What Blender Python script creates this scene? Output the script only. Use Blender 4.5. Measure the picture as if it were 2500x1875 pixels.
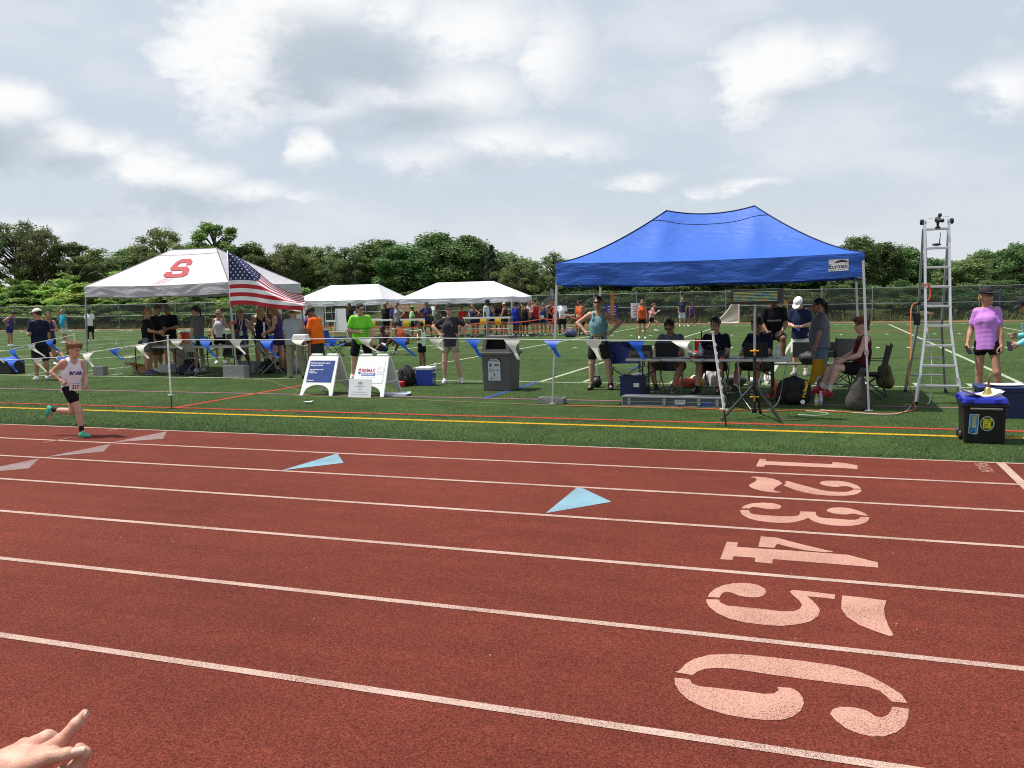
import bpy, bmesh, math, random
import numpy as np
from mathutils import Vector, Matrix, Euler
R_ = math.radians
for o in list(bpy.data.objects): bpy.data.objects.remove(o)
scene = bpy.context.scene
C = scene.collection
# ------------------------------------------------------------------ camera
YAW, PITCH, ROLL, CAMH = 0.34334, 0.095694, 0.019976, 1.719
cam = bpy.data.cameras.new('camera'); camo = bpy.data.objects.new('camera', cam); C.objects.link(camo)
_f = Vector((-math.sin(YAW)*math.cos(PITCH), math.cos(YAW)*math.cos(PITCH), -math.sin(PITCH)))
_r0 = Vector((math.cos(YAW), math.sin(YAW), 0)); _d0 = _f.cross(_r0)
_r = _r0*math.cos(ROLL)+_d0*math.sin(ROLL); _d = -_r0*math.sin(ROLL)+_d0*math.cos(ROLL)
_m = Matrix((_r, -_d, -_f)).transposed().to_4x4(); _m.translation = (0, 0, CAMH)
camo.matrix_world = _m
cam.sensor_width = 36; cam.lens = 30.512; cam.clip_start = 0.05; cam.clip_end = 3000
scene.camera = camo
# ------------------------------------------------------------------ sun
SUN_EL = R_(64); SH = Vector((.990, .141))          # horizontal direction in which shadows fall
sun = bpy.data.lights.new('sun', 'SUN'); sun.energy = 5.0; sun.angle = R_(0.6); sun.color = (1, .955, .88)
suno = bpy.data.objects.new('sun', sun); C.objects.link(suno)
_sd = Vector((SH.x*math.cos(SUN_EL), SH.y*math.cos(SUN_EL), -math.sin(SUN_EL)))
suno.rotation_euler = _sd.to_track_quat('-Z', 'Y').to_euler()
# ------------------------------------------------------------------ sky
world = bpy.data.worlds.new('World'); scene.world = world; world.use_nodes = True
def sky_nodes():
    nt = world.node_tree; N = nt.nodes; L = nt.links; N.clear()
    def mth(op, a, b=None, c=None, clamp=False):
        n = N.new('ShaderNodeMath'); n.operation = op; n.use_clamp = clamp
        for i, v in enumerate((a, b, c)):
            if v is None: continue
            if isinstance(v, (int, float)): n.inputs[i].default_value = v
            else: L.new(v, n.inputs[i])
        return n.outputs[0]
    tc = N.new('ShaderNodeTexCoord'); D = tc.outputs['Generated']
    sx = N.new('ShaderNodeSeparateXYZ'); L.new(D, sx.inputs[0])
    az = mth('MULTIPLY', mth('ARCTAN2', sx.outputs[0], sx.outputs[1]), 57.2958)
    el = mth('MULTIPLY', mth('ARCSINE', sx.outputs[2]), 57.2958)
    def noise(scale, zs, detail, rough, dist=0.):
        mp = N.new('ShaderNodeMapping'); mp.inputs['Scale'].default_value = (1, 1, zs); L.new(D, mp.inputs[0])
        n = N.new('ShaderNodeTexNoise'); n.inputs['Scale'].default_value = scale; n.inputs['Detail'].default_value = detail
        n.inputs['Roughness'].default_value = rough; n.inputs['Distortion'].default_value = dist; L.new(mp.outputs[0], n.inputs['Vector'])
        return n.outputs['Fac']
    n1 = noise(13, 1.6, 5, .60); n2 = noise(42, 1.7, 5, .62); n3 = noise(3.2, 3.0, 3, .55)
    wob = mth('MULTIPLY', mth('SUBTRACT', n1, .5), 5.5)
    wob2 = mth('MULTIPLY', mth('SUBTRACT', n2, .5), 2.2)
    azw = mth('ADD', az, mth('ADD', wob, wob2)); elw = mth('ADD', el, mth('ADD', mth('MULTIPLY', wob, .42), mth('MULTIPLY', wob2, .5)))
    cv = N.new('ShaderNodeCombineXYZ'); L.new(azw, cv.inputs[0]); L.new(elw, cv.inputs[1])
    def blobs(lst):
        tot = None
        for a, e, sa, se, w in lst:
            mp = N.new('ShaderNodeMapping'); k = 2.0; mp.inputs['Scale'].default_value = (1/(sa*k), 1/(se*k), 1); mp.inputs['Location'].default_value = (-a/(sa*k), -e/(se*k), 0); L.new(cv.outputs[0], mp.inputs[0])
            g = N.new('ShaderNodeTexGradient'); g.gradient_type = 'SPHERICAL'; L.new(mp.outputs[0], g.inputs[0])
            v = mth('MULTIPLY', g.outputs['Fac'], w*1.15)
            tot = v if tot is None else mth('MAXIMUM', tot, v)
        return tot
    bright = blobs([(-37.2, 15.2, 2.6, 3.4, 1.1), (-34.8, 17.3, 3.4, 1.9, 1.15), (-31, 18.4, 3, 1.6, .9), (-35.6, 12.6, 2.2, 1.4, .75), (-26.5, 17.8, 2.6, 1.7, .7), (-21.4, 16.8, 3.6, 2.2, .85), (-17, 15.4, 2.6, 2.6, .75), (-22.4, 12.9, 3.4, 1.8, .85), (-27.2, 13.0, 3.4, .8, .8), (-30.8, 12.2, 2.6, .8, .6), (-20.2, 10.2, 4.2, 1.2, .75), (-24.6, 9.2, 3.0, 1.0, .6), (-15.6, 9.9, 3.4, .9, .6),
                    (-4.2, 13.2, 1.9, 1.9, 1.05), (-2.2, 14.1, 2.2, 1.5, 1.1), (.6, 14.0, 2.2, 1.2, .8), (2.2, 13.0, 1.6, .8, .5), (-49.4, 11.4, 2.2, 1.0, 1.1), (-46.4, 9.6, 1.9, .9, 1.0), (-43.6, 9.5, 1.6, .7, .75), (-41.6, 8.3, 1.8, 1.1, 1.15), (-39.4, 7.7, 2.0, .8, 1.0), (-36.4, 6.9, 2.4, .6, .8), (-33.6, 6.6, 2.2, .5, .6), (-32.2, 9.8, 1.2, .9, 1.0), (10.0, 11.4, 2.0, 1.1, .8), (-11.2, 7.4, 1.6, .4, .7), (-4.4, 6.9, 1.9, .4, .7), (-7, 6.6, 1.4, .3, .55), (-48.5, 4.6, 2.6, .6, .6), (12, 17.4, 3, 2, .6)])
    grey = blobs([(-31.4, 15.0, 3.4, 1.9, 1.0), (-28.0, 14.6, 3.0, 1.5, .95), (-33.6, 13.6, 2.6, 1.2, .6), (-25.4, 11.6, 3.2, .9, .85), (-28.6, 11.4, 2.2, .6, .55), (-21.4, 8.8, 2.8, .6, .5), (-49.4, 9.3, 2.4, 1.1, .85), (-46.2, 8.5, 2.2, .6, .7), (-40.6, 6.2, 3.0, 1.0, .9), (-37.4, 5.9, 2.4, .6, .6), (-1.8, 12.0, 2.0, .6, .45), (-32.2, 8.9, .9, .4, .4)])
    def ramp(v, lo, hi):
        n = N.new('ShaderNodeMapRange'); n.interpolation_type = 'SMOOTHSTEP'; n.inputs[1].default_value = lo; n.inputs[2].default_value = hi; L.new(v, n.inputs[0]); return n.outputs[0]
    nb = mth('ADD', mth('MULTIPLY', mth('SUBTRACT', n2, .5), .5), mth('MULTIPLY', mth('SUBTRACT', n1, .5), .5))
    thin = mth('MULTIPLY', ramp(mth('ADD', n3, mth('MULTIPLY', nb, .35)), .42, .80), .42)
    mb = mth('MAXIMUM', ramp(mth('ADD', bright, mth('MULTIPLY', nb, 1.25)), .04, 1.0), thin)
    mg = mth('MULTIPLY', ramp(mth('ADD', grey, mth('MULTIPLY', nb, 1.3)), .04, .95), mth('ADD', .35, mth('MULTIPLY', n1, 1.15)))
    sky = N.new('ShaderNodeTexSky'); sky.sky_type = 'NISHITA'; sky.sun_disc = False
    sky.sun_elevation = SUN_EL; sky.sun_rotation = math.atan2(-SH.x, -SH.y)
    sky.air_density = 1.0; sky.dust_density = 2.2; sky.ozone_density = 1.0
    def mix(a, b, f):
        n = N.new('ShaderNodeMix'); n.data_type = 'RGBA'
        if isinstance(f, (int, float)): n.inputs['Factor'].default_value = f
        else: L.new(f, n.inputs['Factor'])
        for i, v in ((6, a), (7, b)):
            if isinstance(v, tuple): n.inputs[i].default_value = v+(1,)
            else: L.new(v, n.inputs[i])
        return n.outputs[2]
    # haze thickens towards the horizon
    hz = mth('SUBTRACT', .80, mth('MULTIPLY', ramp(el, 18, 75), .45))
    base = mix(sky.outputs[0], (6.85, 7.65, 8.6), hz)
    low = mth('SUBTRACT', 1., ramp(el, -1, 9)); base = mix(base, (8.0, 8.3, 8.5), mth('MULTIPLY', low, .75))
    c1 = mix(base, (9.9, 9.95, 10.0), mb)
    c2 = mix(c1, (5.1, 5.85, 6.65), mth('MULTIPLY', mg, .97))
    bg = N.new('ShaderNodeBackground'); bg.inputs['Strength'].default_value = .085; L.new(c2, bg.inputs['Color'])
    out = N.new('ShaderNodeOutputWorld'); L.new(bg.outputs[0], out.inputs[0])
sky_nodes()
scene.view_settings.view_transform = 'Standard'; scene.view_settings.look = 'None'
scene.view_settings.exposure = .22; scene.view_settings.gamma = 1
scene.render.engine = 'CYCLES'; scene.cycles.filter_width = 1.05
# ------------------------------------------------------------------ materials
MATS = {}
def M(name, rgb, rough=.7, metal=0., var=.12, scale=8., bump=0., bscale=60., spec=.4, trans=0., emit=0.):
    if name in MATS: return MATS[name]
    m = bpy.data.materials.new(name); m.use_nodes = True; nt = m.node_tree; N = nt.nodes; L = nt.links
    b = N['Principled BSDF']; b.inputs['Roughness'].default_value = rough; b.inputs['Metallic'].default_value = metal
    b.inputs['Specular IOR Level'].default_value = spec
    tc = N.new('ShaderNodeTexCoord')
    if var > 0:
        n = N.new('ShaderNodeTexNoise'); n.inputs['Scale'].default_value = scale; n.inputs['Detail'].default_value = 5; L.new(tc.outputs['Object'], n.inputs['Vector'])
        mr = N.new('ShaderNodeMapRange'); mr.inputs[1].default_value = .25; mr.inputs[2].default_value = .75; mr.inputs[3].default_value = 1-var; mr.inputs[4].default_value = 1+var*.6; L.new(n.outputs['Fac'], mr.inputs[0])
        mx = N.new('ShaderNodeVectorMath'); mx.operation = 'SCALE'; mx.inputs[0].default_value = rgb; L.new(mr.outputs[0], mx.inputs['Scale']); L.new(mx.outputs[0], b.inputs['Base Color'])
    else: b.inputs['Base Color'].default_value = tuple(rgb)+(1,)
    if bump > 0:
        n = N.new('ShaderNodeTexNoise'); n.inputs['Scale'].default_value = bscale; n.inputs['Detail'].default_value = 4; L.new(tc.outputs['Object'], n.inputs['Vector'])
        bp = N.new('ShaderNodeBump'); bp.inputs['Strength'].default_value = bump; bp.inputs['Distance'].default_value = .02; L.new(n.outputs['Fac'], bp.inputs['Height']); L.new(bp.outputs[0], b.inputs['Normal'])
    if trans > 0:
        t = N.new('ShaderNodeBsdfTranslucent'); t.inputs[0].default_value = tuple(min(1, c*1.3) for c in rgb)+(1,)
        s = N.new('ShaderNodeMixShader'); s.inputs[0].default_value = trans; L.new(b.outputs[0], s.inputs[1]); L.new(t.outputs[0], s.inputs[2]); L.new(s.outputs[0], N['Material Output'].inputs[0])
    if emit > 0:
        b.inputs['Emission Color'].default_value = tuple(rgb)+(1,); b.inputs['Emission Strength'].default_value = emit
    MATS[name] = m; return m
def hx(h):                                    # sRGB hex -> linear
    v = [int(h[i:i+2], 16)/255 for i in (0, 2, 4)]
    return tuple((c/12.92 if c < .04045 else ((c+.055)/1.055)**2.4) for c in v)
# ------------------------------------------------------------------ mesh tools
class MB:
    def __init__(s): s.v = []; s.f = []; s.m = []
    def add(s, v, f, m=0):
        n = len(s.v); s.v += [tuple(p) for p in v]; s.f += [tuple(i+n for i in q) for q in f]; s.m += [m]*len(f); return s
    def box(s, c, d, rz=0, m=0, rot=None, taper=1.):
        x, y, z = d[0]/2, d[1]/2, d[2]/2
        P = [Vector((a*x*(taper if cc > 0 else 1), b*y*(taper if cc > 0 else 1), cc*z)) for cc in (-1, 1) for a, b in ((-1, -1), (1, -1), (1, 1), (-1, 1))]
        Q = rot if rot is not None else Matrix.Rotation(rz, 3, 'Z')
        P = [Q@p+Vector(c) for p in P]
        return s.add(P, [(3, 2, 1, 0), (4, 5, 6, 7), (0, 1, 5, 4), (1, 2, 6, 5), (2, 3, 7, 6), (3, 0, 4, 7)], m)
    def tube(s, pts, r, n=8, m=0, cap=True):
        pts = [Vector(p) for p in pts]; k = len(pts); rr = r if isinstance(r, (list, tuple)) else [r]*k
        V = []; F = []; up = None
        for i, p in enumerate(pts):
            t = (pts[min(i+1, k-1)]-pts[max(i-1, 0)]).normalized()
            if up is None: up = Vector((0, 0, 1)) if abs(t.z) < .9 else Vector((1, 0, 0))
            a = t.cross(up).normalized(); b = a.cross(t).normalized(); up = b
            for j in range(n):
                w = 2*math.pi*j/n+math.pi/n; V.append(p+(a*math.cos(w)+b*math.sin(w))*rr[i])
        for i in range(k-1):
            for j in range(n):
                j2 = (j+1) % n; F.append((i*n+j, i*n+j2, (i+1)*n+j2, (i+1)*n+j))
        if cap: F.append(tuple(range(n-1, -1, -1))); F.append(tuple(range((k-1)*n, k*n)))
        return s.add(V, [f[::-1] for f in F], m)
    def bar(s, a, b, w, h=None, m=0):           # rectangular bar between two points
        a = Vector(a); b = Vector(b); h = h or w; t = (b-a); l = t.length; t.normalize()
        u = Vector((0, 0, 1)) if abs(t.z) < .95 else Vector((0, 1, 0)); x = t.cross(u).normalized(); z = x.cross(t)
        Q = Matrix((x, t, z)).transposed(); return s.box((a+b)/2, (w, l, h), rot=Q, m=m)
    def lathe(s, prof, n=20, c=(0, 0, 0), m=0, ax=None):
        V = []; F = []; k = len(prof); c = Vector(c); Q = ax if ax is not None else Matrix.Identity(3)
        for r, z in prof:
            for j in range(n): w = 2*math.pi*j/n; V.append(Q@Vector((r*math.cos(w), r*math.sin(w), z))+c)
        for i in range(k-1):
            for j in range(n): j2 = (j+1) % n; F.append((i*n+j, i*n+j2, (i+1)*n+j2, (i+1)*n+j))
        F.append(tuple(range(n-1, -1, -1))); F.append(tuple(range((k-1)*n, k*n)))
        return s.add(V, F, m)
    def prism(s, poly, z0, z1, m=0, fn=None):   # polygon in xy extruded along z, optional mapping
        n = len(poly); V = [Vector((x, y, z0)) for x, y in poly]+[Vector((x, y, z1)) for x, y in poly]
        if fn: V = [fn(p) for p in V]
        return s.add(V, [tuple(range(n-1, -1, -1)), tuple(range(n, 2*n))]+[(i, (i+1) % n, n+(i+1) % n, n+i) for i in range(n)], m)
    def grid(s, nu, nv, fn, m=0, mf=None):
        V = [fn(i/nu, j/nv) for j in range(nv+1) for i in range(nu+1)]
        n0 = len(s.v); s.v += [tuple(p) for p in V]
        for j in range(nv):
            for i in range(nu):
                a = n0+j*(nu+1)+i; s.f.append((a, a+1, a+nu+2, a+nu+1)); s.m.append(mf((i+.5)/nu, (j+.5)/nv) if mf else m)
        return s
    def ell(s, c, r, n=12, k=8, m=0, rot=None):
        V = []; F = []; c = Vector(c)
        for i in range(1, k):
            a = math.pi*i/k
            for j in range(n): w = 2*math.pi*j/n; q = Vector((r[0]*math.sin(a)*math.cos(w), r[1]*math.sin(a)*math.sin(w), r[2]*math.cos(a))); V.append((rot@q if rot else q)+c)
        t = Vector((0, 0, r[2])); t = rot@t if rot else t; V += [c+t, c-t]; T = len(V)-2
        for i in range(k-2):
            for j in range(n): j2 = (j+1) % n; F.append((i*n+j, (i+1)*n+j, (i+1)*n+j2, i*n+j2))
        for j in range(n): j2 = (j+1) % n; F.append((T, j, j2)); F.append((T+1, (k-2)*n+j2, (k-2)*n+j))
        return s.add(V, F, m)
def link(name, me, mats, parent=None, loc=None, rot=None):
    o = bpy.data.objects.new(name, me); C.objects.link(o)
    if mats is not None:
        for m in (mats if isinstance(mats, (list, tuple)) else [mats]): me.materials.append(m)
    if parent: o.parent = parent
    if loc is not None: o.location = loc
    if rot is not None: o.rotation_euler = rot
    return o
def obj(name, mb, mats, parent=None, loc=None, rot=None, smooth=False, bevel=0., seg=2, subd=0):
    me = bpy.data.meshes.new(name); me.from_pydata([tuple(v) for v in mb.v], [], mb.f)
    if any(mb.m): me.polygons.foreach_set('material_index', mb.m)
    if smooth: me.polygons.foreach_set('use_smooth', [True]*len(me.polygons))
    me.update(); o = link(name, me, mats, parent, loc, rot)
    if bevel > 0:
        b = o.modifiers.new('bevel', 'BEVEL'); b.width = bevel; b.segments = seg; b.limit_method = 'ANGLE'; b.angle_limit = R_(40)
    if subd: s = o.modifiers.new('sub', 'SUBSURF'); s.levels = subd; s.render_levels = subd
    return o
def tag(o, label, cat, group=None):
    o['label'] = label; o['category'] = cat
    if group: o['group'] = group
    return o
def thing(name, label, cat, loc=(0, 0, 0), rz=0., group=None):
    o = bpy.data.objects.new(name, None); C.objects.link(o); o.location = loc; o.rotation_euler = (0, 0, rz); o.empty_display_size = .1
    return tag(o, label, cat, group)
def struct(o): o['kind'] = 'structure'; return o
def stuff(o): o['kind'] = 'stuff'; return o
def copy_tree(o, parent=None):
    c = o.copy(); C.objects.link(c); c.parent = parent
    for ch in o.children: copy_tree(ch, c)
    return c
def decal(name, polys, fn, mat, parent, cuts=0, keep=None):
    # flat print: 2D polygons triangulated, subdivided and laid on a surface with fn(x, y) -> point
    bm = bmesh.new()
    for P in polys:
        vs = [bm.verts.new((x, y, 0)) for x, y in P]
        try: bm.faces.new(vs)
        except ValueError: pass
    bmesh.ops.triangulate(bm, faces=bm.faces[:])
    if cuts: bmesh.ops.subdivide_edges(bm, edges=bm.edges[:], cuts=cuts, use_grid_fill=True)
    for v in bm.verts: v.co = fn(v.co.x, v.co.y)
    me = bpy.data.meshes.new(name); bm.to_mesh(me); bm.free()
    return link(name, me, mat, parent)
_tx = {}
def text(name, s, size, fn, mat, parent, align='LEFT', shear=0., bold=0., spacing=1., cuts=0):
    # lettering as flat mesh; fn maps the text plane to a place on the object
    cu = bpy.data.curves.new(name, 'FONT'); cu.body = s; cu.size = size; cu.align_x = align; cu.align_y = 'CENTER'; cu.shear = shear; cu.offset = bold; cu.space_character = spacing; cu.resolution_u = 3
    t = bpy.data.objects.new(name, cu); C.objects.link(t)
    dg = bpy.context.evaluated_depsgraph_get(); me = bpy.data.meshes.new_from_object(t.evaluated_get(dg))
    bpy.data.objects.remove(t); bpy.data.curves.remove(cu)
    for v in me.vertices: v.co = fn(v.co.x, v.co.y)
    me.materials.clear(); me.name = name
    return link(name, me, mat, parent)
rng = random.Random(7); nr = np.random.RandomState(5)
# ================================================================== THE SETTING
def fastmesh(name, V, F, matidx=None, smooth=False):
    V = np.asarray(V, np.float32); F = np.asarray(F, np.int32); k = F.shape[1]
    me = bpy.data.meshes.new(name); me.vertices.add(len(V)); me.vertices.foreach_set('co', V.ravel())
    me.loops.add(F.size); me.loops.foreach_set('vertex_index', F.ravel())
    me.polygons.add(len(F)); me.polygons.foreach_set('loop_start', np.arange(0, F.size, k, dtype=np.int32))
    if matidx is not None: me.polygons.foreach_set('material_index', np.asarray(matidx, np.int32))
    if smooth: me.polygons.foreach_set('use_smooth', np.ones(len(F), bool))
    me.update(calc_edges=True); return me
def ground_mat(name, cols, s1, s2, bump, dist, patch=.25, rough=.9, streak=0.):
    m = bpy.data.materials.new(name); m.use_nodes = True; nt = m.node_tree; N = nt.nodes; L = nt.links; b = N['Principled BSDF']
    b.inputs['Roughness'].default_value = rough; b.inputs['Specular IOR Level'].default_value = .12
    tc = N.new('ShaderNodeTexCoord')
    def nz(sc, det, ro=.6):
        n = N.new('ShaderNodeTexNoise'); n.inputs['Scale'].default_value = sc; n.inputs['Detail'].default_value = det; n.inputs['Roughness'].default_value = ro; L.new(tc.outputs['Object'], n.inputs['Vector']); return n.outputs['Fac']
    f1 = nz(s1, 3, .7); f2 = nz(s2, 6, .65); f3 = nz(.35, 4, .6)
    r = N.new('ShaderNodeValToRGB'); r.color_ramp.elements[0].position = .33; r.color_ramp.elements[1].position = .68
    r.color_ramp.elements[0].color = cols[0]+(1,); r.color_ramp.elements[1].color = cols[2]+(1,)
    e = r.color_ramp.elements.new(.5); e.color = cols[1]+(1,)
    L.new(f1, r.inputs[0])
    def mr(v, lo, hi, a=.3, c=.7):
        q = N.new('ShaderNodeMapRange'); q.inputs[1].default_value = a; q.inputs[2].default_value = c; q.inputs[3].default_value = lo; q.inputs[4].default_value = hi; L.new(v, q.inputs[0]); return q.outputs[0]
    mu = N.new('ShaderNodeMath'); mu.operation = 'MULTIPLY'; L.new(mr(f2, 1-patch, 1+patch), mu.inputs[0]); L.new(mr(f3, 1-max(.16, patch*.7), 1+max(.16, patch*.7)), mu.inputs[1])
    if streak:                                  # scuffs and run-in wear along the lanes
        mp = N.new('ShaderNodeMapping'); mp.inputs['Scale'].default_value = (.22, 3.2, 1); L.new(tc.outputs['Object'], mp.inputs[0]); ns = N.new('ShaderNodeTexNoise'); ns.inputs['Scale'].default_value = 1.6; ns.inputs['Detail'].default_value = 7; ns.inputs['Roughness'].default_value = .7; L.new(mp.outputs[0], ns.inputs['Vector'])
        m2 = N.new('ShaderNodeMath'); m2.operation = 'MULTIPLY'; L.new(mu.outputs[0], m2.inputs[0]); L.new(mr(ns.outputs['Fac'], 1-streak, 1+streak, .35, .68), m2.inputs[1]); mu = m2
        n9 = nz(38., 2, .5); m4 = N.new('ShaderNodeMath'); m4.operation = 'MULTIPLY'; L.new(mu.outputs[0], m4.inputs[0]); L.new(mr(n9, 1., 1.7, .72, .80), m4.inputs[1]); mu = m4
    sc = N.new('ShaderNodeVectorMath'); sc.operation = 'SCALE'; L.new(r.outputs[0], sc.inputs[0]); L.new(mu.outputs[0], sc.inputs['Scale']); L.new(sc.outputs[0], b.inputs['Base Color'])
    bp = N.new('ShaderNodeBump'); bp.inputs['Strength'].default_value = bump; bp.inputs['Distance'].default_value = dist; L.new(f1, bp.inputs['Height']); L.new(bp.outputs[0], b.inputs['Normal'])
    return m
def paint_mat(name, rgb, under, wear=.47, s=170., soft=.06):
    m = bpy.data.materials.new(name); m.use_nodes = True; nt = m.node_tree; N = nt.nodes; L = nt.links; b = N['Principled BSDF']; b.inputs['Roughness'].default_value = .85; b.inputs['Specular IOR Level'].default_value = .2
    tc = N.new('ShaderNodeTexCoord')
    n = N.new('ShaderNodeTexNoise'); n.inputs['Scale'].default_value = s; n.inputs['Detail'].default_value = 3; n.inputs['Roughness'].default_value = .7; L.new(tc.outputs['Object'], n.inputs['Vector'])
    n2 = N.new('ShaderNodeTexNoise'); n2.inputs['Scale'].default_value = 2.5; n2.inputs['Detail'].default_value = 6; L.new(tc.outputs['Object'], n2.inputs['Vector'])
    ad = N.new('ShaderNodeMath'); ad.operation = 'MULTIPLY_ADD'; L.new(n2.outputs['Fac'], ad.inputs[0]); ad.inputs[1].default_value = .22; L.new(n.outputs['Fac'], ad.inputs[2])
    mr = N.new('ShaderNodeMapRange'); mr.inputs[1].default_value = wear; mr.inputs[2].default_value = wear+soft*2; L.new(ad.outputs[0], mr.inputs[0])
    mx = N.new('ShaderNodeMix'); mx.data_type = 'RGBA'; mx.inputs[6].default_value = under+(1,); mx.inputs[7].default_value = rgb+(1,); L.new(mr.outputs[0], mx.inputs['Factor']); L.new(mx.outputs[2], b.inputs['Base Color'])
    bp = N.new('ShaderNodeBump'); bp.inputs['Strength'].default_value = .5; bp.inputs['Distance'].default_value = .004; L.new(n.outputs['Fac'], bp.inputs['Height']); L.new(bp.outputs[0], b.inputs['Normal'])
    return m
m_track = ground_mat('track_rubber', [(.052, .0098, .0072), (.130, .0268, .0172), (.225, .056, .034)], 115., 3.2, .9, .007, .09, streak=.09)
m_turf = ground_mat('turf', [(.022, .041, .011), (.046, .081, .021), (.080, .124, .037)], 70., 1.3, .9, .02, .28)
m_dirt = ground_mat('dirt', [(.10, .058, .034), (.155, .09, .052), (.21, .13, .08)], 9., .7, .5, .03, .3)
m_rough = ground_mat('rough_grass', [(.03, .045, .014), (.07, .085, .028), (.13, .125, .055)], 3., .4, .6, .05, .3)
UND = (.115, .03, .022)
m_line = paint_mat('line_paint', (.48, .345, .29), UND, .495, 190.); m_num = paint_mat('number_paint', (.48, .268, .205), UND, .485, 190.)
m_cyan = paint_mat('light_blue_paint', (.185, .345, .43), UND, .47); m_grey = paint_mat('grey_paint', (.255, .20, .195), UND, .52); m_tan = paint_mat('tan_paint', (.42, .20, .11), UND, .56)
TF = (.022, .062, .0185)
m_fwhite = paint_mat('field_white', (.36, .39, .29), TF, .43, 60.); m_fred = paint_mat('field_red', (.40, .045, .025), TF, .40, 60.); m_fyel = paint_mat('field_yellow', (.52, .30, .012), TF, .40, 60.)
m_fpur = paint_mat('field_purple', (.075, .06, .13), TF, .42, 60.); m_fpink = paint_mat('field_pink', (.42, .15, .11), TF, .40, 60.); m_fblue = paint_mat('field_blue', (.02, .06, .30), TF, .45, 60.)
def sheet(name, x0, x1, y0, y1, z, mat, parent=None, n=1):
    mb = MB(); mb.add([(x0, y0, z), (x1, y0, z), (x1, y1, z), (x0, y1, z)], [(0, 1, 2, 3)]); return obj(name, mb, mat, parent)
# one sheet of ground to the horizon, rising gently into a bank beyond the fence
def bank(x, y):
    t = min(1, max(0, (y-60.5)/14)); t = t*t*(3-2*t)
    h = 1.0+1.7/(1+math.exp((x+50)/7))
    far = max(0, y-100)*.012
    return t*h+far
mb = MB(); ys = [-400, -60, -12, 56, 60, 62, 64, 66, 68, 71, 74, 78, 85, 100, 130, 170, 260, 900]; xs = [-900, -260, -150]+[-120+6*i for i in range(27)]+[48, 60, 110, 260, 900]
V = [(x, y, bank(x, y)-.02 if y > 57 else -.02) for y in ys for x in xs]; nx = len(xs)
mb.add(V, [(j*nx+i, j*nx+i+1, (j+1)*nx+i+1, (j+1)*nx+i) for j in range(len(ys)-1) for i in range(nx-1)])
struct(obj('ground', mb, m_rough, smooth=True))
track = struct(sheet('running_track', -160, 70, -9, 9.70, .012, m_track))
field = struct(sheet('sports_field', -160, 70, 9.70, 55.4, 0., m_turf))
struct(sheet('dirt_strip', -160, 70, 55.4, 58.6, -.004, m_dirt))
SP = 1.067
for i in range(8):
    y = 9.671-SP*i; sheet('lane_line', -160, 70, y-.027, y+.027, .0145, m_line, track)
LY = [9.671-SP*i for i in range(8)]
fin = sheet('finish_line', 1.655, 1.735, LY[6], LY[0]-.0272, .0168, m_line, track)
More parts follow.
